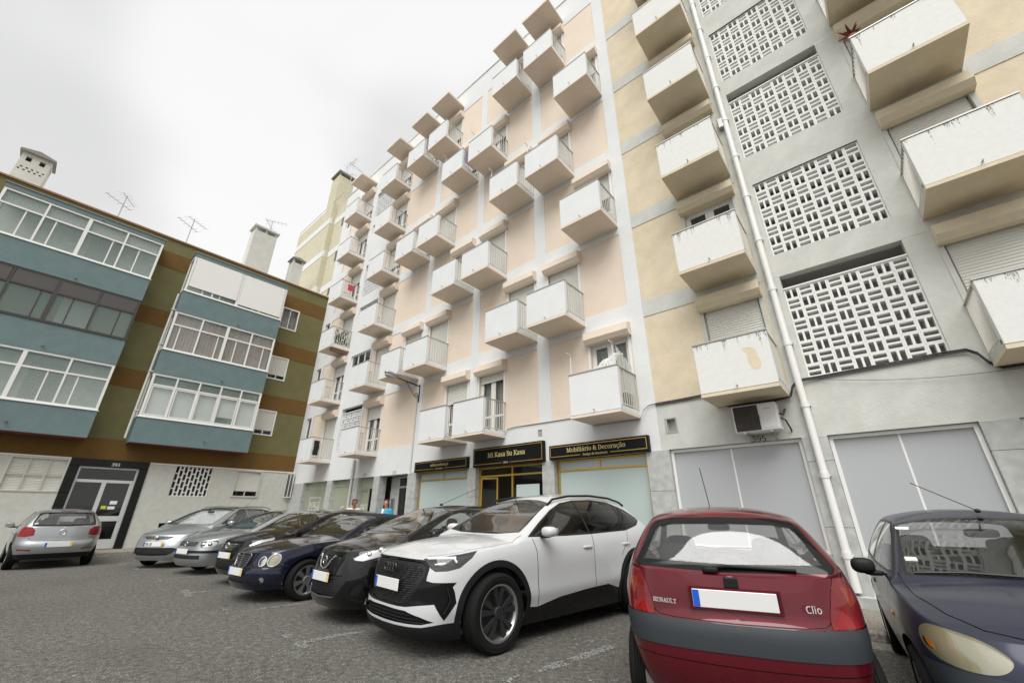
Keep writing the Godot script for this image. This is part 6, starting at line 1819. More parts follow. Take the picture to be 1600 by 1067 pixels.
func convertible(pose: Array):
	var d := {
		"sh": V3([0.70, 0, 0.735, 0.68, 0.28, 0.735, 0.60, 0.50, 0.745, 0.42, 0.66, 0.775, 0.0, 0.77, 0.85, -0.5, 0.81, 0.885, -1.2, 0.825, 0.90, -2.0, 0.825, 0.915, -2.7, 0.81, 0.93, -3.3, 0.76, 0.94, -3.58, 0.64, 0.935, -3.70, 0.38, 0.92, -3.72, 0, 0.915]),
		"fp": V2([0, 0.03, 0.12, 0.09, 0.3, 0.125, 0.5, 0.125, 0.58, 0.10, 0.64, 0.065, 0.8, 0.045, 1, 0]),
		"sp": V2([0, -0.04, 0.15, 0.0, 0.3, 0.03, 0.42, 0.038, 0.46, 0.030, 0.7, 0.036, 0.9, 0.018, 1, 0]),
		"rp": V2([0, -0.04, 0.2, 0.05, 0.45, 0.07, 0.6, 0.04, 0.8, 0.02, 1, 0]),
		"wb": V2([0.7, 0.19, -3.7, 0.22]),
		"cen": V2([0.70, 0.735, 0.5, 0.80, 0.0, 0.885, -0.5, 0.935, -0.72, 0.955, -1.0, 1.12, -1.25, 1.245, -1.45, 1.31, -1.8, 1.345, -2.3, 1.315, -2.65, 1.19, -2.92, 1.0, -3.1, 0.965, -3.5, 0.95, -3.72, 0.915]),
		"can": V3([-0.60, 0.73, 0.935, -0.9, 0.675, 1.08, -1.2, 0.61, 1.21, -1.45, 0.58, 1.268, -1.8, 0.565, 1.287, -2.3, 0.565, 1.255, -2.62, 0.59, 1.135, -2.92, 0.62, 0.975]),
		"wheelbase": 2.69, "wheel_r": 0.312, "arch_r": 0.355, "track": 0.835, "wheel_w": 0.215, "rim_r": 0.218, "rim": "seven",
		"cowl": -0.72, "tail": -2.9, "belt": 0.92, "roof": 1.33, "n": 190, "soft": 2}
	var c := []
	var o1 := PackedVector2Array(); var o2 := PackedVector2Array()
	for k in 24:
		var a := TAU * k / 24
		o1.append(Vector2(0.075 + 0.10 * cos(a) + 0.02 * sin(a), 0.635 + 0.098 * sin(a))); o2.append(Vector2(-0.105 + 0.066 * cos(a) + 0.012 * sin(a), 0.615 + 0.075 * sin(a)))
	for o in [o1, o2]: c.append(["headlamp", "fq", o, {"mat": M.oldlens if o == o1 else M.lens, "seal": 0.010, "seal_mat": M.chrome, "bucket": 0.03}])
	c.append(["grille", "front", pv([-0.05, 0.722, 0.225, 0.715, 0.255, 0.69, 0.20, 0.535, 0.16, 0.51, -0.05, 0.508]), {"mat": M.grille, "off": -0.02, "one": true, "lim": Vector3(0, 0, 1), "limd": 0.4}])
	c.append(["lower_grille", "front", pv([-0.05, 0.36, 0.55, 0.365, 0.58, 0.31, -0.05, 0.30]), {"mat": M.grille, "off": -0.012, "one": true, "lim": Vector3(0, 0, 1), "limd": 0.4}])
	c.append(["fog_lamp", "fq", ring(-0.055, 0.345, 0.045, 18), {"mat": M.lens, "bucket": 0.012}])
	c.append(["door_window", "side", pv([-0.78, 0.945, -1.05, 1.085, -1.30, 1.185, -1.52, 1.245, -1.95, 1.245, -2.05, 0.95]), {"mat": M.cargl, "seal": 0.018, "off": -0.003}])
	c.append(["quarter_window", "side", pv([-2.07, 0.955, -1.98, 1.242, -2.25, 1.22, -2.45, 1.09, -2.50, 0.97]), {"mat": M.cargl, "seal": 0.018, "off": -0.003}])
	c.append(["windscreen", "top", pv([-0.69, -0.05, -0.67, 0.35, -0.66, 0.69, -0.80, 0.668, -1.10, 0.60, -1.36, 0.555, -1.42, 0.30, -1.43, -0.05]), {"mat": M.cargl, "seal": 0.02, "one": true}])
	c.append(["soft_top", "side", pv([-1.45, 1.40, -1.45, 1.25, -1.95, 1.252, -2.25, 1.235, -2.50, 0.965, -2.98, 0.955, -2.98, 1.42]), {"mat": M.softtop, "off": 0.004}])
	c.append(["soft_top", "top", pv([-1.46, -0.05, -1.46, 0.62, -2.98, 0.72, -2.98, -0.05]), {"mat": M.softtop, "off": 0.004, "one": true}])
	c.append(["bonnet_gap", "top", strip([-0.66, 0.70, 0.0, 0.66, 0.38, 0.54, 0.58, 0.36, 0.64, 0.24], 0.004), {"mat": M.seal, "off": -0.006}])
	c.append(["door_gap", "side", strip([-0.72, 0.925, -0.74, 0.7, -0.72, 0.4, -0.66, 0.24], 0.004), {"mat": M.seal, "off": -0.006}])
	c.append(["side_moulding", "side", strip([-0.42, 0.50, -2.30, 0.51], 0.02), {"mat": M.carnavy, "off": 0.008}])
	c.append(["bumper_moulding", "front", strip([0.85, 0.545, 0.5, 0.535, 0.22, 0.525], 0.012), {"mat": M.plastic, "off": 0.004, "lim": Vector3(0, 0, 1), "limd": 0.35}])
	var car := build_car("parked_car", "navy blue soft-top convertible with twin oval headlamps and black fabric roof", "car", pose, d, c, M.carnavy)
	bars(car, "grille_bars", M.satin, [0.535, 0.565, 0.595, 0.625, 0.655, 0.685], [0.51, 0.16, 0.54, 0.195, 0.69, 0.24], [0, 0.785, 0.25, 0.755], 0.0065)
	var gf := MB.new()
	gf.tube([Vector3(-0.16, 0.51, 0.79), Vector3(-0.205, 0.54, 0.78), Vector3(-0.255, 0.695, 0.735), Vector3(-0.225, 0.722, 0.73), Vector3(0, 0.728, 0.745), Vector3(0.225, 0.722, 0.73), Vector3(0.255, 0.695, 0.735), Vector3(0.205, 0.54, 0.78), Vector3(0.16, 0.51, 0.79), Vector3(0, 0.508, 0.80)], 0.011, 6, true)
	gf.tube([Vector3(0, 0.51, 0.80), Vector3(0, 0.73, 0.75)], 0.008, 6)
	part(car, "grille_frame", gf, M.satin)
	number_plate(car, Vector3(0, 0.455, 0.838), 0, -0.03, true)
	wing_mirror(car, Vector3(0.93, 1.0, -0.95), Vector3(0.09, 0.06, 0.065), M.carnavy, M.carnavy)
	for s in [1.0, -1.0]:
		var h := MB.new(); blob(h, Vector3(s * 0.86, 0.80, -1.85), Vector3(0.015, 0.02, 0.09), 0.7); part(car, "door_handle", h, M.carnavy)
		var wp := MB.new(); wp.tube([Vector3(s * 0.05, 0.965, -0.68), Vector3(s * 0.60, 0.945, -0.66)], 0.008, 6); part(car, "wiper", wp, M.seal)
	return car

# plainer cars further along the row: grille bars, lamps, plates and mirrors as they show at that size
func row_car(pose: Array, label: String, d: Dictionary, paintm: Material, o: Dictionary) -> Node3D:
	var c: Array = o.cuts
	var car := build_car("parked_car", label, "car", pose, d, c, paintm)
	wing_mirror(car, o.mirror, Vector3(0.095, 0.065, 0.065), o.get("mirror_mat", paintm), M.plastic)
	for s in [1.0, -1.0]:
		var h := MB.new()
		for z in o.handles: blob(h, Vector3(s * (d.track + 0.02), d.belt - 0.11, z), Vector3(0.015, 0.02, 0.09), 0.7)
		part(car, "door_handle", h, paintm)
		if o.has("rail"):
			var rr := MB.new(); rr.tube(V3s(o.rail, s), 0.017, 8); part(car, "roof_rail", rr, M.alloy)
	return car

func V3s(a: Array, s: float) -> Array:
	var r := []
	for i in range(0, a.size(), 3): r.append(Vector3(a[i] * s, a[i + 1], a[i + 2]))
	return r

func row_cars():
	var fp := V2([0, 0.03, 0.12, 0.09, 0.3, 0.125, 0.5, 0.12, 0.7, 0.085, 0.88, 0.04, 1, 0])
	var sp := V2([0, -0.05, 0.15, -0.01, 0.35, 0.02, 0.55, 0.036, 0.75, 0.036, 0.9, 0.018, 1, 0])
	var rp := V2([0, -0.05, 0.2, 0.03, 0.4, 0.07, 0.55, 0.05, 0.65, 0.02, 0.85, 0.01, 1, 0])
	# black compact people carrier
	var d := {"sh": V3([0.70, 0, 0.82, 0.68, 0.30, 0.82, 0.60, 0.52, 0.83, 0.42, 0.67, 0.86, 0, 0.785, 0.93, -0.5, 0.825, 0.96, -1.2, 0.84, 0.975, -2.0, 0.84, 0.99, -2.7, 0.82, 1.02, -3.1, 0.76, 1.04, -3.33, 0.6, 1.05, -3.41, 0.33, 1.04, -3.42, 0, 1.04]), "fp": fp, "sp": sp, "rp": rp, "wb": V2([0.7, 0.19, -3.4, 0.22]),
		"cen": V2([0.70, 0.82, 0.5, 0.90, 0.1, 0.99, -0.25, 1.045, -0.6, 1.20, -1.0, 1.36, -1.3, 1.43, -1.7, 1.46, -2.3, 1.435, -2.85, 1.36, -3.1, 1.29, -3.3, 1.15, -3.42, 1.04]),
		"can": V3([-0.15, 0.76, 0.995, -0.5, 0.70, 1.13, -0.9, 0.635, 1.28, -1.25, 0.60, 1.365, -1.7, 0.585, 1.39, -2.3, 0.58, 1.365, -2.85, 0.58, 1.285, -3.15, 0.60, 1.19, -3.32, 0.58, 1.07]),
		"wheelbase": 2.78, "wheel_r": 0.31, "arch_r": 0.36, "track": 0.85, "wheel_w": 0.2, "rim_r": 0.205, "rim": "seven", "cowl": -0.25, "tail": -3.1, "belt": 0.98, "roof": 1.43, "n": 150, "soft": 2}
	var c := []
	c.append(["headlamp", "fq", pv([-0.10, 0.765, 0.05, 0.82, 0.22, 0.885, 0.34, 0.91, 0.36, 0.86, 0.26, 0.785, 0.10, 0.73, -0.06, 0.715]), {"mat": M.lens, "bucket": 0.02}])
	c.append(["grille", "front", pv([-0.05, 0.80, 0.30, 0.795, 0.33, 0.77, 0.24, 0.66, 0.18, 0.64, -0.05, 0.635]), {"mat": M.grille, "off": -0.015, "one": true, "lim": Vector3(0, 0, 1), "limd": 0.4}])
	c.append(["lower_grille", "front", pv([-0.05, 0.45, 0.56, 0.46, 0.60, 0.36, 0.5, 0.31, -0.05, 0.30]), {"mat": M.grille, "off": -0.012, "one": true, "lim": Vector3(0, 0, 1), "limd": 0.4}])
	hatch_windows(c, [-0.42, 1.035, -0.78, 1.16, -1.1, 1.29, -1.36, 1.355, -1.6, 1.37, -1.62, 1.02], [-1.66, 1.025, -1.64, 1.37, -2.3, 1.348, -2.7, 1.29, -2.95, 1.19, -2.85, 1.07])
	c.append(["windscreen", "top", pv([-0.22, -0.05, -0.20, 0.35, -0.24, 0.71, -0.5, 0.675, -0.85, 0.615, -1.15, 0.575, -1.24, 0.3, -1.26, -0.05]), {"mat": M.cargl, "seal": 0.022, "one": true}])
	c.append(["rear_window", "rear", pv([-0.05, 1.36, 0.45, 1.34, 0.56, 1.10, -0.05, 1.08]), {"mat": M.tint, "seal": 0.03, "one": true}])
	var car := row_car([-10.86, 4.73, 8.0, 1.0], "black tall family hatchback with silver grille bars behind the convertible", d, M.carblack, {"cuts": c, "mirror": Vector3(0.97, 1.06, -0.62), "handles": [-1.5, -2.4]})
	bars(car, "grille_bars", M.chrome, [0.66, 0.695, 0.73, 0.765], [0.64, 0.18, 0.77, 0.30], [0, 0.79, 0.2, 0.78, 0.32, 0.74], 0.008)
	disc(car, "badge", Vector3(0, 0.735, 0.805), 0.06, M.chrome, 1.0, true)
	bars(car, "grille_bars", M.plastic, [0.33, 0.37, 0.41], [0.30, 0.48, 0.45, 0.55], [0, 0.825, 0.3, 0.80, 0.55, 0.71], 0.006)
	number_plate(car, Vector3(0, 0.555, 0.832), 0, -0.03, true)
	# silver hatchback
	d = {"sh": V3([0.72, 0, 0.74, 0.70, 0.33, 0.742, 0.63, 0.55, 0.75, 0.45, 0.69, 0.785, 0, 0.775, 0.86, -0.5, 0.80, 0.89, -1.2, 0.812, 0.91, -2.0, 0.812, 0.93, -2.6, 0.79, 0.96, -3.0, 0.73, 0.98, -3.19, 0.57, 0.98, -3.26, 0.3, 0.97, -3.27, 0, 0.97]), "fp": fp, "sp": sp, "rp": rp, "wb": V2([0.7, 0.19, -3.2, 0.24]),
		"cen": V2([0.72, 0.74, 0.55, 0.805, 0.1, 0.895, -0.38, 0.96, -0.7, 1.13, -1.05, 1.31, -1.3, 1.40, -1.7, 1.44, -2.3, 1.435, -2.7, 1.39, -2.9, 1.32, -3.1, 1.09, -3.27, 0.97]),
		"can": V3([-0.28, 0.71, 0.935, -0.65, 0.655, 1.105, -1.0, 0.605, 1.265, -1.3, 0.58, 1.345, -1.7, 0.57, 1.372, -2.3, 0.565, 1.365, -2.7, 0.56, 1.31, -2.95, 0.59, 1.15, -3.12, 0.58, 1.01]),
		"wheelbase": 2.51, "wheel_r": 0.305, "arch_r": 0.35, "track": 0.82, "wheel_w": 0.19, "rim_r": 0.2, "rim": "nine", "cowl": -0.38, "tail": -2.95, "belt": 0.92, "roof": 1.39, "n": 150, "soft": 2}
	c = []
	c.append(["headlamp", "fq", pv([-0.16, 0.715, 0.0, 0.735, 0.16, 0.74, 0.20, 0.70, 0.17, 0.625, 0.05, 0.59, -0.12, 0.59, -0.17, 0.64]), {"mat": M.lens, "bucket": 0.025, "seal": 0.008}])
	c.append(["grille", "front", pv([-0.05, 0.715, 0.36, 0.715, 0.37, 0.62, -0.05, 0.615]), {"mat": M.grille, "off": -0.012, "one": true, "lim": Vector3(0, 0, 1), "limd": 0.5}])
	for v in ["front", "side"]: c.append(["bumper_strip", v, pv([-0.05, 0.475, 1.2, 0.475, 1.2, 0.53, -0.05, 0.53]) if v == "front" else pv([0.40, 0.475, 1.0, 0.475, 1.0, 0.53, 0.40, 0.53]), {"mat": M.plastic, "one": true, "off": 0.006, "lim": Vector3(0, 0, 1), "limd": 0.3}])
	c.append(["lower_grille", "front", pv([-0.05, 0.43, 0.58, 0.43, 0.58, 0.35, -0.05, 0.345]), {"mat": M.grille, "off": -0.012, "one": true, "lim": Vector3(0, 0, 1), "limd": 0.5}])
	hatch_windows(c, [-0.50, 0.965, -0.85, 1.12, -1.12, 1.25, -1.36, 1.335, -1.6, 1.35, -1.62, 0.955], [-1.66, 0.96, -1.64, 1.35, -2.25, 1.345, -2.55, 1.30, -2.70, 1.2, -2.66, 1.0])
	c.append(["windscreen", "top", pv([-0.35, -0.05, -0.33, 0.35, -0.36, 0.675, -0.6, 0.645, -0.95, 0.59, -1.2, 0.56, -1.29, 0.3, -1.31, -0.05]), {"mat": M.cargl, "seal": 0.02, "one": true}])
	c.append(["rear_window", "rear", pv([-0.05, 1.34, 0.45, 1.32, 0.56, 1.04, -0.05, 1.02]), {"mat": M.tint, "seal": 0.03, "one": true}])
	car = row_car([-13.36, 4.89, 12.0, 1.0], "silver hatchback with black bumper strip between the black and the estate cars", d, M.carsilver, {"cuts": c, "mirror": Vector3(0.93, 0.99, -0.70), "handles": [-1.45, -2.35]})
	bars(car, "grille_bars", M.carsilver, [0.645, 0.672, 0.70], [0.6, 0.34, 0.73, 0.34], [0, 0.785, 0.2, 0.775, 0.36, 0.735], 0.006)
	disc(car, "badge", Vector3(0, 0.665, 0.80), 0.05, M.chrome, 1.0, true)
	for s in [1.0, -1.0]:
		var b := MB.new(); blob(b, Vector3(s * 0.50, 0.66, 0.66), Vector3(0.06, 0.05, 0.05), 1.0); blob(b, Vector3(s * 0.62, 0.665, 0.58), Vector3(0.055, 0.05, 0.05), 1.0); part(car, "bulb_reflector", b, M.chrome)
	number_plate(car, Vector3(0, 0.51, 0.862), 0, -0.03, false)
	# silver estate facing the camera side
	d = {"sh": V3([0.78, 0, 0.80, 0.76, 0.30, 0.80, 0.68, 0.55, 0.805, 0.48, 0.71, 0.835, 0, 0.80, 0.93, -0.5, 0.83, 0.97, -1.2, 0.84, 0.99, -2.0, 0.84, 1.0, -2.8, 0.83, 1.03, -3.2, 0.78, 1.05, -3.43, 0.6, 1.05, -3.52, 0.3, 1.04, -3.53, 0, 1.04]), "fp": fp, "sp": sp, "rp": rp, "wb": V2([0.8, 0.19, -3.5, 0.24]),
		"cen": V2([0.78, 0.80, 0.6, 0.875, 0.1, 1.0, -0.15, 1.05, -0.6, 1.25, -1.0, 1.42, -1.3, 1.505, -1.7, 1.54, -2.3, 1.545, -2.95, 1.50, -3.2, 1.43, -3.38, 1.2, -3.53, 1.04]),
		"can": V3([-0.05, 0.75, 1.005, -0.45, 0.695, 1.18, -0.9, 0.635, 1.36, -1.25, 0.60, 1.45, -1.7, 0.59, 1.485, -2.3, 0.585, 1.485, -2.95, 0.58, 1.43, -3.2, 0.60, 1.28, -3.4, 0.58, 1.09]),
		"wheelbase": 2.71, "wheel_r": 0.31, "arch_r": 0.36, "track": 0.845, "wheel_w": 0.2, "rim_r": 0.205, "rim": "nine", "cowl": -0.15, "tail": -3.15, "belt": 0.99, "roof": 1.50, "n": 150, "soft": 2, "dash": M.paledash}
	c = []
	c.append(["headlamp", "fq", pv([-0.10, 0.725, 0.08, 0.80, 0.28, 0.885, 0.40, 0.915, 0.40, 0.87, 0.26, 0.77, 0.10, 0.70, -0.06, 0.675]), {"mat": M.lens, "bucket": 0.02}])
	c.append(["grille", "front", pv([-0.05, 0.775, 0.40, 0.765, 0.42, 0.75, 0.30, 0.70, -0.05, 0.69]), {"mat": M.grille, "off": -0.008, "one": true, "lim": Vector3(0, 0, 1), "limd": 0.5}])
	c.append(["lower_grille", "front", pv([-0.05, 0.50, 0.50, 0.50, 0.58, 0.47, 0.52, 0.37, 0.40, 0.32, -0.05, 0.31]), {"mat": M.grille, "off": -0.02, "one": true, "lim": Vector3(0, 0, 1), "limd": 0.5}])
	hatch_windows(c, [-0.36, 1.045, -0.75, 1.21, -1.08, 1.36, -1.36, 1.45, -1.6, 1.465, -1.62, 1.04], [-1.66, 1.045, -1.64, 1.465, -2.2, 1.465, -2.5, 1.45, -2.5, 1.06])
	c.append(["quarter_window", "side", pv([-2.56, 1.065, -2.56, 1.445, -2.85, 1.41, -3.05, 1.33, -3.1, 1.10]), {"mat": M.cargl, "seal": 0.018, "off": -0.003}])
	c.append(["windscreen", "top", pv([-0.12, -0.05, -0.10, 0.35, -0.14, 0.70, -0.45, 0.67, -0.85, 0.615, -1.15, 0.575, -1.25, 0.3, -1.27, -0.05]), {"mat": M.cargl, "seal": 0.02, "one": true}])
	c.append(["roof_panel", "top", pv([-1.33, -0.05, -1.32, 0.50, -2.9, 0.50, -2.92, -0.05]), {"mat": M.tint, "one": true}])
	c.append(["rear_window", "rear", pv([-0.05, 1.44, 0.45, 1.42, 0.56, 1.11, -0.05, 1.09]), {"mat": M.tint, "seal": 0.03, "one": true}])
	car = row_car([-15.62, 5.25, 38.0, 1.0], "silver estate car with roof rails angled out of its bay near the green building", d, M.carsilver, {"cuts": c, "mirror": Vector3(0.97, 1.07, -0.55), "handles": [-1.5, -2.35], "rail": [0.60, 1.46, -1.25, 0.59, 1.52, -1.45, 0.585, 1.545, -2.1, 0.58, 1.52, -2.8, 0.585, 1.45, -3.0]})
	bars(car, "grille_bars", M.carsilver, [0.735], [0.7, 0.34, 0.77, 0.34], [0, 0.85, 0.2, 0.84, 0.36, 0.80], 0.008)
	var em := MB.new(); blob(em, Vector3(0, 0.735, 0.865), Vector3(0.05, 0.045, 0.012), 0.7); part(car, "badge", em, M.chrome)
	bars(car, "grille_bars", M.plastic, [0.36, 0.40, 0.44, 0.48], [0.31, 0.38, 0.42, 0.50, 0.5, 0.46], [0, 0.885, 0.3, 0.87, 0.5, 0.80], 0.006)
	number_plate(car, Vector3(0, 0.585, 0.912), 0, -0.03, true, 0.52, "76 B")
	var ss := MB.new(); ss.quad(Vector3(0.60, 1.03, -0.42), Vector3(-0.60, 1.03, -0.42), Vector3(-0.52, 1.40, -1.14), Vector3(0.52, 1.40, -1.14)); part(car, "sunshade", ss, M.paledash)
	whip(car, Vector3(0, 1.545, -2.5), Vector3(0.0, 1.95, -2.95))
	# silver hatchback seen from behind
	d = {"sh": V3([0.70, 0, 0.76, 0.68, 0.33, 0.762, 0.60, 0.55, 0.77, 0.42, 0.69, 0.80, 0, 0.775, 0.88, -0.5, 0.80, 0.92, -1.2, 0.81, 0.945, -2.0, 0.81, 0.965, -2.5, 0.795, 0.99, -2.85, 0.735, 1.01, -3.03, 0.58, 1.01, -3.10, 0.3, 1.0, -3.115, 0, 1.0]), "fp": fp, "sp": sp, "rp": V2([0, -0.04, 0.12, 0.02, 0.25, 0.06, 0.40, 0.075, 0.5, 0.06, 0.54, 0.03, 0.7, 0.025, 0.85, 0.015, 1, 0]), "wb": V2([0.7, 0.19, -3.1, 0.25]),
		"cen": V2([0.70, 0.76, 0.5, 0.83, 0.1, 0.92, -0.36, 0.98, -0.7, 1.15, -1.05, 1.33, -1.3, 1.42, -1.7, 1.46, -2.3, 1.455, -2.62, 1.415, -2.76, 1.35, -2.92, 1.16, -3.05, 1.03, -3.115, 1.0]),
		"can": V3([-0.26, 0.71, 0.955, -0.65, 0.655, 1.125, -1.0, 0.605, 1.285, -1.3, 0.58, 1.365, -1.7, 0.57, 1.395, -2.3, 0.565, 1.38, -2.6, 0.56, 1.33, -2.78, 0.60, 1.21, -2.95, 0.60, 1.06]),
		"wheelbase": 2.47, "wheel_r": 0.30, "arch_r": 0.35, "track": 0.82, "wheel_w": 0.19, "rim_r": 0.2, "rim": "nine", "cowl": -0.36, "tail": -2.85, "belt": 0.95, "roof": 1.41, "n": 160, "soft": 2}
	c = []
	c.append(["windscreen", "top", pv([-0.33, -0.05, -0.31, 0.35, -0.34, 0.675, -0.6, 0.645, -0.95, 0.59, -1.2, 0.56, -1.29, 0.3, -1.31, -0.05]), {"mat": M.cargl, "seal": 0.02, "one": true}])
	hatch_windows(c, [-0.48, 0.985, -0.85, 1.14, -1.12, 1.27, -1.36, 1.355, -1.6, 1.37, -1.62, 0.985], [-1.66, 0.985, -1.64, 1.37, -2.2, 1.36, -2.45, 1.31, -2.55, 1.2, -2.5, 1.03])
	c.append(["rear_window", "rear", pv([-0.05, 1.37, 0.42, 1.36, 0.535, 1.33, 0.60, 1.14, 0.615, 1.04, 0.56, 1.025, -0.05, 1.02]), {"mat": M.cargl, "seal": 0.035, "seal_mat": M.ceramic, "one": true, "lim": Vector3(0, 0, -1), "limd": 2.2}])
	c.append(["brake_light", "rear", pv([-0.05, 1.395, 0.16, 1.393, 0.16, 1.378, -0.05, 1.379]), {"mat": M.deepred, "one": true}])
	c.append(["tail_lamp", "rq", pv([-1.72, 1.0, -1.52, 1.01, -1.44, 0.96, -1.40, 0.83, -1.43, 0.78, -1.68, 0.77, -1.82, 0.80, -1.80, 0.93]), {"mat": M.red, "off": 0.004, "lim": Vector3(0, 0, -1), "limd": 2.2}])
	c.append(["reflector", "rear", pv([0.46, 0.44, 0.70, 0.46, 0.72, 0.49, 0.48, 0.475]), {"mat": M.red, "off": 0.003, "lim": Vector3(0, 0, -1), "limd": 2.2}])
	c.append(["rear_valance", "rear", pv([-0.05, 0.2, 1.0, 0.2, 1.0, 0.34, 0.6, 0.37, -0.05, 0.375]), {"mat": M.plastic, "one": true, "lim": Vector3(0, 0, -1), "limd": 2.4}])
	c.append(["hatch_gap", "rear", strip([0.60, 0.76, 0.55, 0.70, 0.48, 0.68, -0.05, 0.672], 0.004), {"mat": M.seal, "off": -0.006, "lim": Vector3(0, 0, -1), "limd": 2.2}])
	car = row_car([-20.12, 7.66, -89.0, 1.0], "silver hatchback seen from behind, nosed up to the green building entrance", d, M.carsilver, {"cuts": c, "mirror": Vector3(0.93, 1.02, -0.68), "handles": [-1.45, -2.3]})
	disc(car, "badge", Vector3(0, 0.875, -3.145), 0.062, M.chrome, -1.0, true)
	number_plate(car, Vector3(0, 0.575, -3.192), PI, 0.0, true)
	var w := MB.new(); w.tube([Vector3(0.0, 1.045, -3.06), Vector3(-0.36, 1.05, -3.04)], 0.01, 6); part(car, "rear_wiper", w, M.plastic)

func all_cars():
	car_materials()
	M.carwhite = paint(lin(0.52, 0.53, 0.535), 0.0, 0.25)
	M.carred = paint(lin(0.105, 0.006, 0.013), 0.2, 0.3)
	M.carblue = paint(lin(0.026, 0.029, 0.048), 0.25, 0.4); M.carblue.clearcoat = 0.45; M.carblue.clearcoat_roughness = 0.12
	M.carblack = paint(lin(0.005, 0.0055, 0.006), 0.2, 0.25)
	M.carnavy = paint(lin(0.008, 0.010, 0.024), 0.2, 0.22)
	M.carsilver = paint(lin(0.40, 0.42, 0.43), 0.75, 0.34)
	M.bumper = dull(mat(lin(0.034, 0.040, 0.046), 0.5), 0.35)
	M.lampred = paint(lin(0.16, 0.012, 0.014), 0.0, 0.15)
	M.lampamber = paint(lin(0.22, 0.03, 0.012), 0.0, 0.15)
	M.darkchrome = mat(lin(0.10, 0.10, 0.105), 0.2, 0.9)
	M.grille = mat(lin(0.010, 0.010, 0.011), 0.5)
	M.badge = mat(lin(0.62, 0.62, 0.61), 0.4, 0.3)
	M.satin = mat(lin(0.30, 0.30, 0.31), 0.3, 0.9)
	M.paledash = mat(lin(0.62, 0.63, 0.63), 0.35)
	white_suv([-4.474, 4.829, -6.2, 1.03])
	small_hatch([-1.834, 2.437, 196.4, 1.01], "dark red hatchback parked nose to the pavement, its tailgate showing", M.carred, true)
	small_hatch([0.646, 4.368, 5.2, 1.0], "dusty dark blue hatchback with yellowed headlamps and a grey bumper", M.carblue, false)
	black_hatch([-6.283, 4.913, -2.8, 1.02])
	convertible([-8.767, 5.10, 3.84, 1.01])
	row_cars()

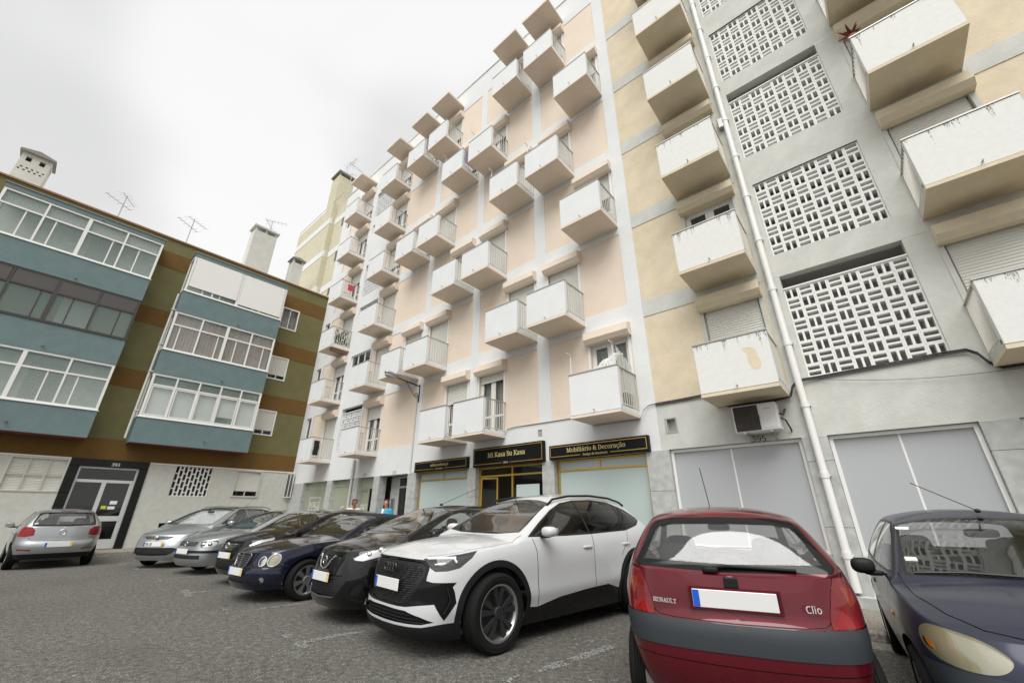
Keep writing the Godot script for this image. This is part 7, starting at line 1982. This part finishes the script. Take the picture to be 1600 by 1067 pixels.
# ------------------------------------------------------------------ lamp, cables, air conditioner, plants, laundry
func street_things():
	var t := thing("street_lamp", "wall mounted street lamp on a black scrolled iron bracket", "street lamp", Vector3(-12.15, 5.1, 0.02))
	var b := MB.new(); b.cbox(Vector3(-0.02, 0.0, 0.0), Vector3(0.02, 0.68, 0.025), 0.006); part(t, "wall_bar", b, M.black)
	var a := MB.new(); a.tube([Vector3(0, 0.60, 0.02), Vector3(0, 0.64, 0.4), Vector3(0, 0.70, 1.0)], [0.024, 0.022, 0.02], 8); part(t, "arm", a, M.black)
	var sc := MB.new(); var pts := [Vector3(0, 0.655, 0.62)]
	for q in [Vector2(0.42, 0.42), Vector2(0.25, 0.22), Vector2(0.15, 0.16)]: pts.append(Vector3(0, q.y + 0.0, q.x))
	for i in 30:
		var an := -PI * 0.6 + i * 0.33; var r := 0.10 - i * 0.0028
		pts.append(Vector3(0, 0.25 + r * sin(an), 0.13 - r * cos(an) * -1.0))
	sc.tube(pts, 0.010, 6); part(t, "scroll", sc, M.black)
	var h := MB.new(); blob(h, Vector3(0, 0.76, 1.26), Vector3(0.13, 0.075, 0.28), 0.8, Basis(Vector3.RIGHT, -0.15)); part(t, "lamp_housing", h, M.steel)
	var g := MB.new(); blob(g, Vector3(0, 0.695, 1.30), Vector3(0.11, 0.085, 0.22), 0.9, Basis(Vector3.RIGHT, -0.15)); part(t, "lamp_bowl", g, mat(lin(0.42, 0.42, 0.40), 0.15))
	# air conditioner
	t = thing("air_conditioner", "cream outdoor air conditioner unit bolted under the chipped balcony", "air conditioner", Vector3(-1.45, 2.74, 0.0))
	b = MB.new(); b.cbox(Vector3(-0.36, 0.0, 0.12), Vector3(0.36, 0.49, 0.42), 0.015); part(t, "casing", b, M.oldpanel)
	var gr := MB.new(); gr.cbox(Vector3(-0.335, 0.02, 0.418), Vector3(0.07, 0.47, 0.428), 0.004); part(t, "fan_grille", gr, mat(lin(0.035, 0.03, 0.028), 0.7))
	var rg := MB.new()
	for k in 9:
		var p := []
		for i in 28: p.append(Vector3(-0.13 + (0.03 + k * 0.022) * cos(TAU * i / 28), 0.245 + (0.03 + k * 0.022) * sin(TAU * i / 28), 0.434))
		rg.tube(p, 0.0028, 4, true)
	for k in 8: rg.tube([Vector3(-0.13, 0.245, 0.434), Vector3(-0.13 + 0.205 * cos(TAU * k / 8), 0.245 + 0.205 * sin(TAU * k / 8), 0.434)], 0.003, 4)
	part(t, "grille_wires", rg, mat(lin(0.09, 0.08, 0.07), 0.6))
	var pn := MB.new(); pn.cbox(Vector3(0.10, 0.04, 0.418), Vector3(0.33, 0.46, 0.426), 0.006); part(t, "service_panel", pn, M.oldpanel)
	var bd := MB.new(); bd.box(Vector3(0.15, 0.375, 0.427), Vector3(0.28, 0.39, 0.429)); part(t, "name_strip", bd, M.steel)
	for s in [-0.2, 0.22]:
		var br := MB.new(); br.box(Vector3(s - 0.02, -0.03, 0.0), Vector3(s + 0.02, -0.002, 0.44)); br.tube([Vector3(s, -0.14, 0.01), Vector3(s, -0.03, 0.30)], 0.012, 6); part(t, "bracket", br, M.greyrail)
	var hp := MB.new(); hp.tube([Vector3(0.36, 0.30, 0.25), Vector3(0.42, 0.28, 0.22), Vector3(0.44, 0.36, 0.12), Vector3(0.44, 0.40, 0.01)], 0.02, 8); hp.tube([Vector3(0.36, 0.22, 0.25), Vector3(0.43, 0.18, 0.2), Vector3(0.46, 0.05, 0.1), Vector3(0.46, 0.0, 0.02)], 0.014, 8); part(t, "hose", hp, M.cable)
	# cables along the facade
	var c := MB.new(); var k2 := []
	for q in [[-3.38, 3.61, 0.03], [-2.9, 3.615, 0.03], [-2.4, 3.63, 0.03], [-2.2, 3.60, 0.05], [-2.05, 3.40, 0.05], [-1.9, 3.34, 0.04], [-1.1, 3.33, 0.04], [-0.86, 3.36, 0.08], [-0.80, 3.50, 0.10], [-0.70, 3.61, 0.06], [-0.38, 3.62, 0.03], [0.2, 3.635, 0.03], [0.81, 3.65, 0.03], [1.2, 3.67, 0.03], [1.46, 3.66, 0.04], [1.55, 3.58, 0.05], [1.62, 3.42, 0.05], [1.72, 3.335, 0.04], [2.9, 3.33, 0.04], [3.05, 3.5, 0.04], [3.3, 3.62, 0.03], [8.0, 3.64, 0.03]]: k2.append(Vector3(q[0], q[1], q[2]))
	for o in [Vector3.ZERO, Vector3(0.0, 0.020, 0.014), Vector3(0.004, -0.018, 0.012)]:
		var p2 := []
		for q in k2: p2.append(q + o)
		c.tube(p2, 0.011, 6)
	solo("cable_bundle", c, M.cable, "black cable bundle clipped along the cream wall under the block screens", "cable")
	c = MB.new(); k2 = []
	for q in [[-7.85, 3.45, 0.06], [-7.75, 3.58, 0.05], [-7.5, 3.61, 0.03], [-6.4, 3.60, 0.03], [-5.1, 3.60, 0.03], [-5.02, 3.36, 0.05], [-4.9, 3.33, 0.05], [-3.80, 3.32, 0.05], [-3.72, 3.36, 0.08], [-3.66, 3.5, 0.08], [-3.55, 3.60, 0.05], [-3.38, 3.62, 0.04]]: k2.append(Vector3(q[0], q[1], q[2]))
	for o in [Vector3.ZERO, Vector3(0.01, 0.012, 0.012)]:
		var p2 := []
		for q in k2: p2.append(q + o)
		c.tube(p2, 0.008, 6)
	solo("cable_bundle", c, M.palecable, "pale grey cables running along the white wall above the shop signs", "cable")
	c = MB.new(); k2 = []
	for i in 25:
		var u := i / 24.0
		k2.append(Vector3(lerpf(-0.45, 2.6, u), lerpf(3.60, 3.32, u) - 0.24 * 4.0 * u * (1.0 - u) * 0.6, 0.06))
	c.tube(k2, 0.004, 5)
	solo("wire", c, M.cable, "thin dark wire sagging across the cream wall above the shop windows", "wire")
	# red bromeliad on a balcony corner
	t = thing("potted_plant", "red spiky bromeliad on the corner of a cream balcony", "plant", Vector3(1.72, 9.72, 0.80))
	var pot := MB.new(); pot.lathe([Vector2(0.0, 0.0), Vector2(0.06, 0.0), Vector2(0.085, 0.14), Vector2(0.092, 0.15), Vector2(0.08, 0.15), Vector2(0.0, 0.13)], 16); part(t, "pot", pot, M.tile)
	var rng := RandomNumberGenerator.new(); rng.seed = 8
	M.redleaf = mat(lin(0.20, 0.022, 0.018), 0.5); M.redleaf2 = mat(lin(0.11, 0.02, 0.018), 0.5)
	for i in 22:
		var an := i * 2.399; var l := rng.randf_range(0.12, 0.20); var up := rng.randf_range(0.5, 1.2)
		part(t, "leaf", blade(an, l, up, 0.03), M.redleaf if i % 3 else M.redleaf2, Vector3(0, 0.14, 0))
	# green plants behind a railing on the left stack
	t = thing("potted_plant", "dark green leafy plant filling a balcony railing beside the green building", "plant", Vector3(-18.45, 8.80, 0.0))
	var lv := MB.new()
	for i in 260:
		var p := Vector3(rng.randf_range(-0.10, 0.2), rng.randf_range(0.05, 0.85), rng.randf_range(0.1, 0.85))
		var n1 := Vector3(rng.randf_range(-1, 1), rng.randf_range(-0.4, 1), rng.randf_range(-1, 1)).normalized()
		var e1 := n1.cross(Vector3(0.3, 1, 0.2)).normalized(); var e2 := n1.cross(e1)
		lv.tri(p - e1 * 0.035, p + e2 * 0.075, p + e1 * 0.035); lv.tri(p - e1 * 0.035, p + e1 * 0.035, p - e2 * 0.05)
	var lo := part(t, "foliage", lv, mat(lin(0.03, 0.055, 0.02), 0.6)); lo.set_meta("kind", "stuff")
	var pt := MB.new(); pt.cbox(Vector3(-0.1, -0.28, 0.1), Vector3(0.12, -0.12, 0.85), 0.02); part(t, "planter", pt, M.tile)
	# laundry
	for q in [["pink washing hung over the rail of a small white balcony", Vector3(-18.17, 11.80, 0.50), Vector3(0.05, 0.34, 0.17), lin(0.50, 0.06, 0.12)], ["lilac washing hung over the rail of a high white balcony", Vector3(-9.42, 14.25, 0.55), Vector3(0.05, 0.6, 0.3), lin(0.32, 0.24, 0.34)], ["black garment hung on the rail of the lowest corner balcony", Vector3(-18.17, 3.62, 0.78), Vector3(0.05, 0.62, 0.12), lin(0.015, 0.015, 0.017)]]:
		var cl := MB.new(); var s: Vector3 = q[2]; var o: Vector3 = q[1]
		var m := 14
		for i in m:
			for j in 8:
				var P := []
				for e in [[0, 0], [1, 0], [1, 1], [0, 1]]:
					var u: float = float(i + e[0]) / m; var v: float = float(j + e[1]) / 8
					P.append(o + Vector3(0.012 * sin(u * 17.0 + v) * (1.0 - v) + 0.02, v * s.y, (0.5 - u) * 2.0 * s.z + 0.01 * sin(v * 9.0)))
				cl.quad(P[0], P[1], P[2], P[3])
		solo("laundry", cl, mat(q[3], 0.9), q[0], "laundry", "washing on the balconies")
	# crocheted white net draped over the lowest balcony
	var nt := MB.new()
	var nu := 34; var nv := 22
	var G := []
	for i in nu + 1:
		var row := []
		for j in nv + 1:
			var u := float(i) / nu; var v := float(j) / nv
			var top := 4.40 + 0.42 * smoothstep(0.0, 0.95, u) + 0.03 * sin(u * 23.0)
			row.append(Vector3(-4.86 + 1.04 * u + 0.01 * sin(j * 1.7), lerpf(4.30, top, sqrt(sin(v * PI * 0.5))) + 0.012 * sin(i * 1.3 + j), lerpf(0.92, 0.45, v) + 0.02 * sin(u * 11.0)))
		G.append(row)
	for i in nu:
		for j in nv:
			if (i * 5 + j * 3) % 7 != 0: nt.tube([G[i][j], G[i + 1][j + 1]], 0.0055, 4)
			if (i * 3 + j * 5) % 6 != 0: nt.tube([G[i + 1][j], G[i][j + 1]], 0.0055, 4)
			if (i * 3 + j * 7) % 11 == 0: nt.quad(G[i][j], G[i + 1][j], G[i + 1][j + 1], G[i][j + 1])
	for j in 30:
		for i in 12:
			var p := Vector3(-3.79 + 0.008 * sin(i * 2.0), 4.90 - j * 0.035, 0.15 + i * 0.06 + 0.01 * (j % 2))
			if p.y > 4.90 - (0.9 - p.z) * 0.4: continue
			nt.tube([p, p + Vector3(0, -0.036, 0.058)], 0.006, 4); nt.tube([p + Vector3(0, 0, 0.058), p + Vector3(0, -0.036, 0)], 0.006, 4)
	solo("crocheted_net", nt, M.frame, "white crocheted net draped over the balcony above the furniture shop sign", "net")

func blade(an: float, l: float, up: float, w: float) -> MB:
	var b := MB.new()
	var d := Vector3(cos(an), 0, sin(an)); var s := Vector3(-d.z, 0, d.x)
	var prev := []
	for i in 6:
		var t := i / 5.0
		var c := d * l * t + Vector3(0, up * l * (t - 0.75 * t * t * (1.2 - up)) + 0.02, 0)
		var ww := w * (1.0 - pow(t, 2.2)) * (0.6 + 0.4 * minf(1.0, t * 4.0))
		var cur := [c - s * ww, c + Vector3(0, -0.006, 0), c + s * ww]
		if i > 0:
			b.quad(prev[0], prev[1], cur[1], cur[0]); b.quad(prev[1], prev[2], cur[2], cur[1])
		prev = cur
	return b

# ------------------------------------------------------------------ people: one smooth skin round a skeleton
func field(p: Vector3, bones: Array, k: float) -> float:
	var d := 9.0
	for q in bones:
		var a: Vector3 = q[0]; var ab: Vector3 = q[4]
		var t := clampf((p - a).dot(ab) * q[5], 0.0, 1.0)
		var e: float = (p - a - ab * t).length() - lerpf(q[2], q[3], t)
		var h := clampf(0.5 + 0.5 * (d - e) / k, 0.0, 1.0)
		d = lerpf(d, e, h) - k * h * (1.0 - h)
	return d

func skin(b: MB, raw: Array, cell: float, k: float):
	var bones := []
	var lo := Vector3.ONE * 99; var hi := -Vector3.ONE * 99
	for q in raw:
		var ab: Vector3 = q[1] - q[0]
		bones.append([q[0], q[1], q[2], q[3], ab, 1.0 / maxf(ab.length_squared(), 1e-8)])
		var r: float = maxf(q[2], q[3]) + cell * 2
		lo = lo.min(q[0] - Vector3.ONE * r).min(q[1] - Vector3.ONE * r); hi = hi.max(q[0] + Vector3.ONE * r).max(q[1] + Vector3.ONE * r)
	var n := Vector3i(((hi - lo) / cell).ceil()) + Vector3i.ONE
	var F := PackedFloat32Array(); F.resize(n.x * n.y * n.z); F.fill(1.0)
	# visit only the samples near each bone
	var near := PackedByteArray(); near.resize(F.size())
	for q in bones:
		var r: float = maxf(q[2], q[3]) + cell * 2.5
		var a := Vector3i(((q[0].min(q[1]) - Vector3.ONE * r - lo) / cell).floor()).clamp(Vector3i.ZERO, n - Vector3i.ONE)
		var e := Vector3i(((q[0].max(q[1]) + Vector3.ONE * r - lo) / cell).ceil()).clamp(Vector3i.ZERO, n - Vector3i.ONE)
		for z in range(a.z, e.z + 1):
			for y in range(a.y, e.y + 1):
				for x in range(a.x, e.x + 1):
					var i := x + n.x * (y + n.y * z)
					if near[i] == 0:
						near[i] = 1
						F[i] = field(lo + Vector3(x, y, z) * cell, bones, k)
	var id := {}
	var P := []; var N := []
	for z in n.z - 1:
		for y in n.y - 1:
			for x in n.x - 1:
				var i := x + n.x * (y + n.y * z)
				var s := 0; var acc := Vector3.ZERO; var m := 0
				var c := [F[i], F[i + 1], F[i + n.x], F[i + n.x + 1], F[i + n.x * n.y], F[i + n.x * n.y + 1], F[i + n.x * n.y + n.x], F[i + n.x * n.y + n.x + 1]]
				for q in 8: s += 1 if c[q] < 0.0 else 0
				if s == 0 or s == 8: continue
				for e in [[0, 1], [2, 3], [4, 5], [6, 7], [0, 2], [1, 3], [4, 6], [5, 7], [0, 4], [1, 5], [2, 6], [3, 7]]:
					var u: float = c[e[0]]; var v: float = c[e[1]]
					if (u < 0.0) != (v < 0.0):
						var t := u / (u - v)
						var pa := Vector3(e[0] & 1, (e[0] >> 1) & 1, e[0] >> 2); var pb := Vector3(e[1] & 1, (e[1] >> 1) & 1, e[1] >> 2)
						acc += pa.lerp(pb, t); m += 1
				var p := lo + (Vector3(x, y, z) + acc / m) * cell
				id[i] = P.size(); P.append(p)
				var h := cell * 0.5
				N.append(Vector3(field(p + Vector3(h, 0, 0), bones, k) - field(p - Vector3(h, 0, 0), bones, k), field(p + Vector3(0, h, 0), bones, k) - field(p - Vector3(0, h, 0), bones, k), field(p + Vector3(0, 0, h), bones, k) - field(p - Vector3(0, 0, h), bones, k)).normalized())
	var st := [1, n.x, n.x * n.y]
	for i in id.keys():
		for ax in 3:
			var u: int = st[(ax + 1) % 3]; var v: int = st[(ax + 2) % 3]
			if i + st[ax] >= F.size() or (F[i] < 0.0) == (F[i + st[ax]] < 0.0): continue
			if not (id.has(i - u) and id.has(i - v) and id.has(i - u - v)): continue
			var q := [id[i], id[i - u], id[i - u - v], id[i - v]]
			for o in [[0, 1, 2], [0, 2, 3]]:
				var A: int = q[o[0]]; var B: int = q[o[1]]; var C: int = q[o[2]]
				if (P[B] - P[A]).cross(P[C] - P[A]).dot(N[A] + N[B] + N[C]) > 0:
					var w := B; B = C; C = w
				for g in [A, B, C]: b.put(P[g], N[g], Vector2.ZERO)

func hand_bones(w: Vector3, dir: Vector3, pal: Vector3, side: float, curl: float) -> Array:
	# wrist, direction of the fingers, direction the palm faces, thumb side
	var s := dir.cross(pal).normalized() * side
	var r := [[w, w + dir * 0.085, 0.024, 0.026]]
	for i in 4:
		var base := w + dir * 0.085 + s * (0.028 - 0.019 * i)
		var l: float = [0.068, 0.078, 0.072, 0.056][i]
		var d1 := (dir + pal * curl * 0.5).normalized(); var d2 := (dir + pal * curl * 1.4).normalized()
		r.append([base - dir * 0.05, base, 0.011, 0.010]); r.append([base, base + d1 * l * 0.5, 0.0095, 0.009]); r.append([base + d1 * l * 0.5, base + d1 * l * 0.5 + d2 * l * 0.5, 0.0088, 0.0075])
	var tb := w + dir * 0.025 + s * 0.024
	r.append([tb, tb + (dir * 0.7 + s * 0.6 + pal * 0.3) * 0.045, 0.013, 0.0105]); r.append([tb + (dir * 0.7 + s * 0.6 + pal * 0.3) * 0.045, tb + (dir * 1.35 + s * 0.85 + pal * 0.6) * 0.05, 0.0105, 0.008])
	return r

func figure(label: String, at: Vector3, turn: float, h: float, arms: Array, colors: Dictionary, bun: bool, look: float):
	var t := thing("person", label, "person", at, turn)
	var s := h / 1.70
	# own axes: x to the figure's left, z forward
	var V := func(x: float, y: float, z: float) -> Vector3: return Vector3(x, y, z) * s
	var hips: Vector3 = V.call(0, 0.92, 0); var chest: Vector3 = V.call(0, 1.25, 0.01); var neck: Vector3 = V.call(0, 1.44, 0.0)
	var limbs := [[V.call(-0.07, 0.93, 0), V.call(0.07, 0.93, 0), 0.115 * s, 0.115 * s], [hips, V.call(0, 1.10, 0.01), 0.12 * s, 0.11 * s], [V.call(-0.05, 1.24, 0.01), V.call(0.05, 1.24, 0.01), 0.12 * s, 0.12 * s], [V.call(-0.13, 1.37, -0.01), V.call(0.13, 1.37, -0.01), 0.062 * s, 0.062 * s], [neck - Vector3(0, 0.08 * s, 0), neck + V.call(0, 0.07, 0.015), 0.058 * s, 0.052 * s]]
	var legs := []
	for q in [-1.0, 1.0]:
		legs.append([V.call(q * 0.085, 0.88, 0), V.call(q * 0.095, 0.48, 0.015 + 0.02 * q), 0.088 * s, 0.060 * s]); legs.append([V.call(q * 0.095, 0.48, 0.015 + 0.02 * q), V.call(q * 0.10, 0.09, -0.02 + 0.04 * q), 0.058 * s, 0.036 * s])
		legs.append([V.call(q * 0.10, 0.05, -0.03 + 0.04 * q), V.call(q * 0.115, 0.035, 0.13 + 0.04 * q), 0.040 * s, 0.034 * s])
	var armb := []; var hands := []
	for i in 2:
		var q := -1.0 if i == 0 else 1.0
		var a: Array = arms[i]
		var sh: Vector3 = V.call(q * 0.175, 1.375, -0.01); var el: Vector3 = V.call(a[0].x, a[0].y, a[0].z); var wr: Vector3 = V.call(a[1].x, a[1].y, a[1].z)
		armb.append([sh, el, 0.050 * s, 0.038 * s]); armb.append([el, wr, 0.037 * s, 0.025 * s])
		hands.append(hand_bones(wr, (wr - el).normalized().lerp(a[2], 0.4).normalized(), a[3], q * -1.0, 0.55))
	var b := MB.new()
	skin(b, limbs + armb + legs, 0.018, 0.035)
	for hb in hands: skin(b, hb, 0.0055, 0.008)
	# head on its own finer grid, turned on the neck
	var hc: Vector3 = neck + V.call(0, 0.165, 0.02)
	var R := Basis(Vector3.UP, look)
	var hd := [[hc + R * V.call(0, 0.035, -0.012), hc + R * V.call(0, 0.03, 0.012), 0.078 * s, 0.076 * s], [hc + R * V.call(0, -0.02, 0.02), hc + R * V.call(0, -0.075, 0.045), 0.062 * s, 0.036 * s], [hc + R * V.call(0, 0.0, 0.088), hc + R * V.call(0, -0.025, 0.105), 0.010 * s, 0.015 * s], [hc + R * V.call(-0.075, -0.01, -0.005), hc + R * V.call(-0.079, 0.02, -0.012), 0.012 * s, 0.014 * s], [hc + R * V.call(0.075, -0.01, -0.005), hc + R * V.call(0.079, 0.02, -0.012), 0.012 * s, 0.014 * s], [neck, hc + R * V.call(0, -0.03, -0.01), 0.052 * s, 0.054 * s], [hc + R * V.call(-0.022, -0.058, 0.074), hc + R * V.call(0.022, -0.058, 0.074), 0.008 * s, 0.008 * s]]
	skin(b, hd, 0.008, 0.016)
	part(t, "body", b, mat(colors.skin, 0.6))
	var ey := MB.new()
	for q in [-0.032, 0.032]: blob(ey, hc + R * V.call(q, 0.006, 0.078), Vector3(0.012, 0.007, 0.008) * s, 1.0, R, 8, 6); blob(ey, hc + R * V.call(q, 0.028, 0.080), Vector3(0.018, 0.004, 0.006) * s, 1.0, R, 8, 6)
	part(t, "eyes", ey, M.dark)
	var mo := MB.new(); blob(mo, hc + R * V.call(0, -0.060, 0.081), Vector3(0.022, 0.005, 0.006) * s, 1.0, R, 8, 6); part(t, "mouth", mo, mat(lin(0.25, 0.06, 0.05), 0.6))
	var hr := MB.new()
	var hb2 := [[hc + R * V.call(0, 0.055, -0.02), hc + R * V.call(0, 0.045, -0.045), 0.080 * s, 0.078 * s], [hc + R * V.call(-0.045, 0.07, 0.03), hc + R * V.call(0.045, 0.07, 0.03), 0.036 * s, 0.036 * s]]
	if bun:
		hb2.append([hc + R * V.call(0, 0.02, -0.07), hc + R * V.call(0, 0.0, -0.15), 0.05 * s, 0.062 * s]); hb2.append([hc + R * V.call(0, -0.03, -0.15), hc + R * V.call(0.0, 0.05, -0.16), 0.05 * s, 0.045 * s])
	else:
		for q in [-1.0, 1.0]: hb2.append([hc + R * V.call(q * 0.07, 0.03, -0.01), hc + R * V.call(q * 0.085, -0.11, -0.015), 0.028 * s, 0.03 * s])
		hb2.append([hc + R * V.call(0, 0.0, -0.06), hc + R * V.call(0, -0.12, -0.06), 0.065 * s, 0.055 * s])
	skin(hr, hb2, 0.009, 0.02)
	part(t, "hair", hr, mat(colors.hair, 0.8))
	var shirt := MB.new(); var sb := []
	for q in limbs.slice(0, 4): sb.append([q[0], q[1], q[2] + 0.016, q[3] + 0.016])
	for i in [0, 2]: sb.append([armb[i][0], armb[i][0].lerp(armb[i][1], 0.62), armb[i][2] + 0.020, armb[i][3] + 0.024])
	skin(shirt, sb, 0.018, 0.03)
	part(t, "shirt", shirt, mat(colors.shirt, 0.9))
	var tr := MB.new(); var tb := []
	for i in [0, 1, 3, 4]: tb.append([legs[i][0], legs[i][1], legs[i][2] + 0.014, legs[i][3] + 0.018])
	tb.append([limbs[0][0], limbs[0][1], limbs[0][2] + 0.019, limbs[0][3] + 0.019])
	skin(tr, tb, 0.02, 0.03)
	part(t, "trousers", tr, mat(colors.trousers, 0.9))
	var sho := MB.new()
	for i in [2, 5]: skin(sho, [[legs[i][0], legs[i][1], legs[i][2] + 0.010, legs[i][3] + 0.010]], 0.015, 0.02)
	part(t, "shoes", sho, mat(colors.shoes, 0.7))
	return t

func people():
	# arms: elbow, wrist, finger direction, palm direction, in the figure's own metres (right arm first)
	figure("person in a cream top with dark curly hair tied back, walking past the shops", Vector3(-13.75, 0.10, 1.10), PI / 2 - 0.25, 1.66, [[Vector3(-0.235, 1.10, -0.05), Vector3(-0.22, 0.88, 0.10), Vector3(0, -0.9, 0.4), Vector3(1, 0, 0)], [Vector3(0.235, 1.10, -0.04), Vector3(0.23, 0.87, 0.05), Vector3(0, -1, 0.2), Vector3(-1, 0, 0)]],
		{"skin": lin(0.26, 0.12, 0.075), "hair": lin(0.012, 0.010, 0.009), "shirt": lin(0.66, 0.60, 0.52), "trousers": lin(0.05, 0.06, 0.09), "shoes": lin(0.4, 0.4, 0.4)}, true, 0.0)
	var w: Node3D = figure("person in a bright blue top standing in the doorway with a raised hand", Vector3(-12.30, 0.10, 0.78), 0.35, 1.63, [[Vector3(-0.255, 1.12, 0.04), Vector3(-0.02, 1.24, 0.20), Vector3(0.4, 0.9, 0.0), Vector3(0.3, 0, -1)], [Vector3(0.24, 1.10, 0.0), Vector3(0.15, 0.98, 0.20), Vector3(-0.6, -0.2, 0.5), Vector3(0, -1, 0)]],
		{"skin": lin(0.48, 0.27, 0.19), "hair": lin(0.06, 0.028, 0.018), "shirt": lin(0.02, 0.30, 0.46), "trousers": lin(0.04, 0.045, 0.06), "shoes": lin(0.05, 0.05, 0.05)}, false, 0.25)
	var ph := MB.new(); ph.cbox(Vector3(-0.035, -0.02, -0.006), Vector3(0.035, 0.11, 0.006), 0.004)
	var o := solo("phone", ph, M.frame, "small white phone held in the raised hand at the doorway", "phone")
	o.transform = w.transform * Transform3D(Basis(Vector3.RIGHT, -0.3), Vector3(0.035, 1.27, 0.235))
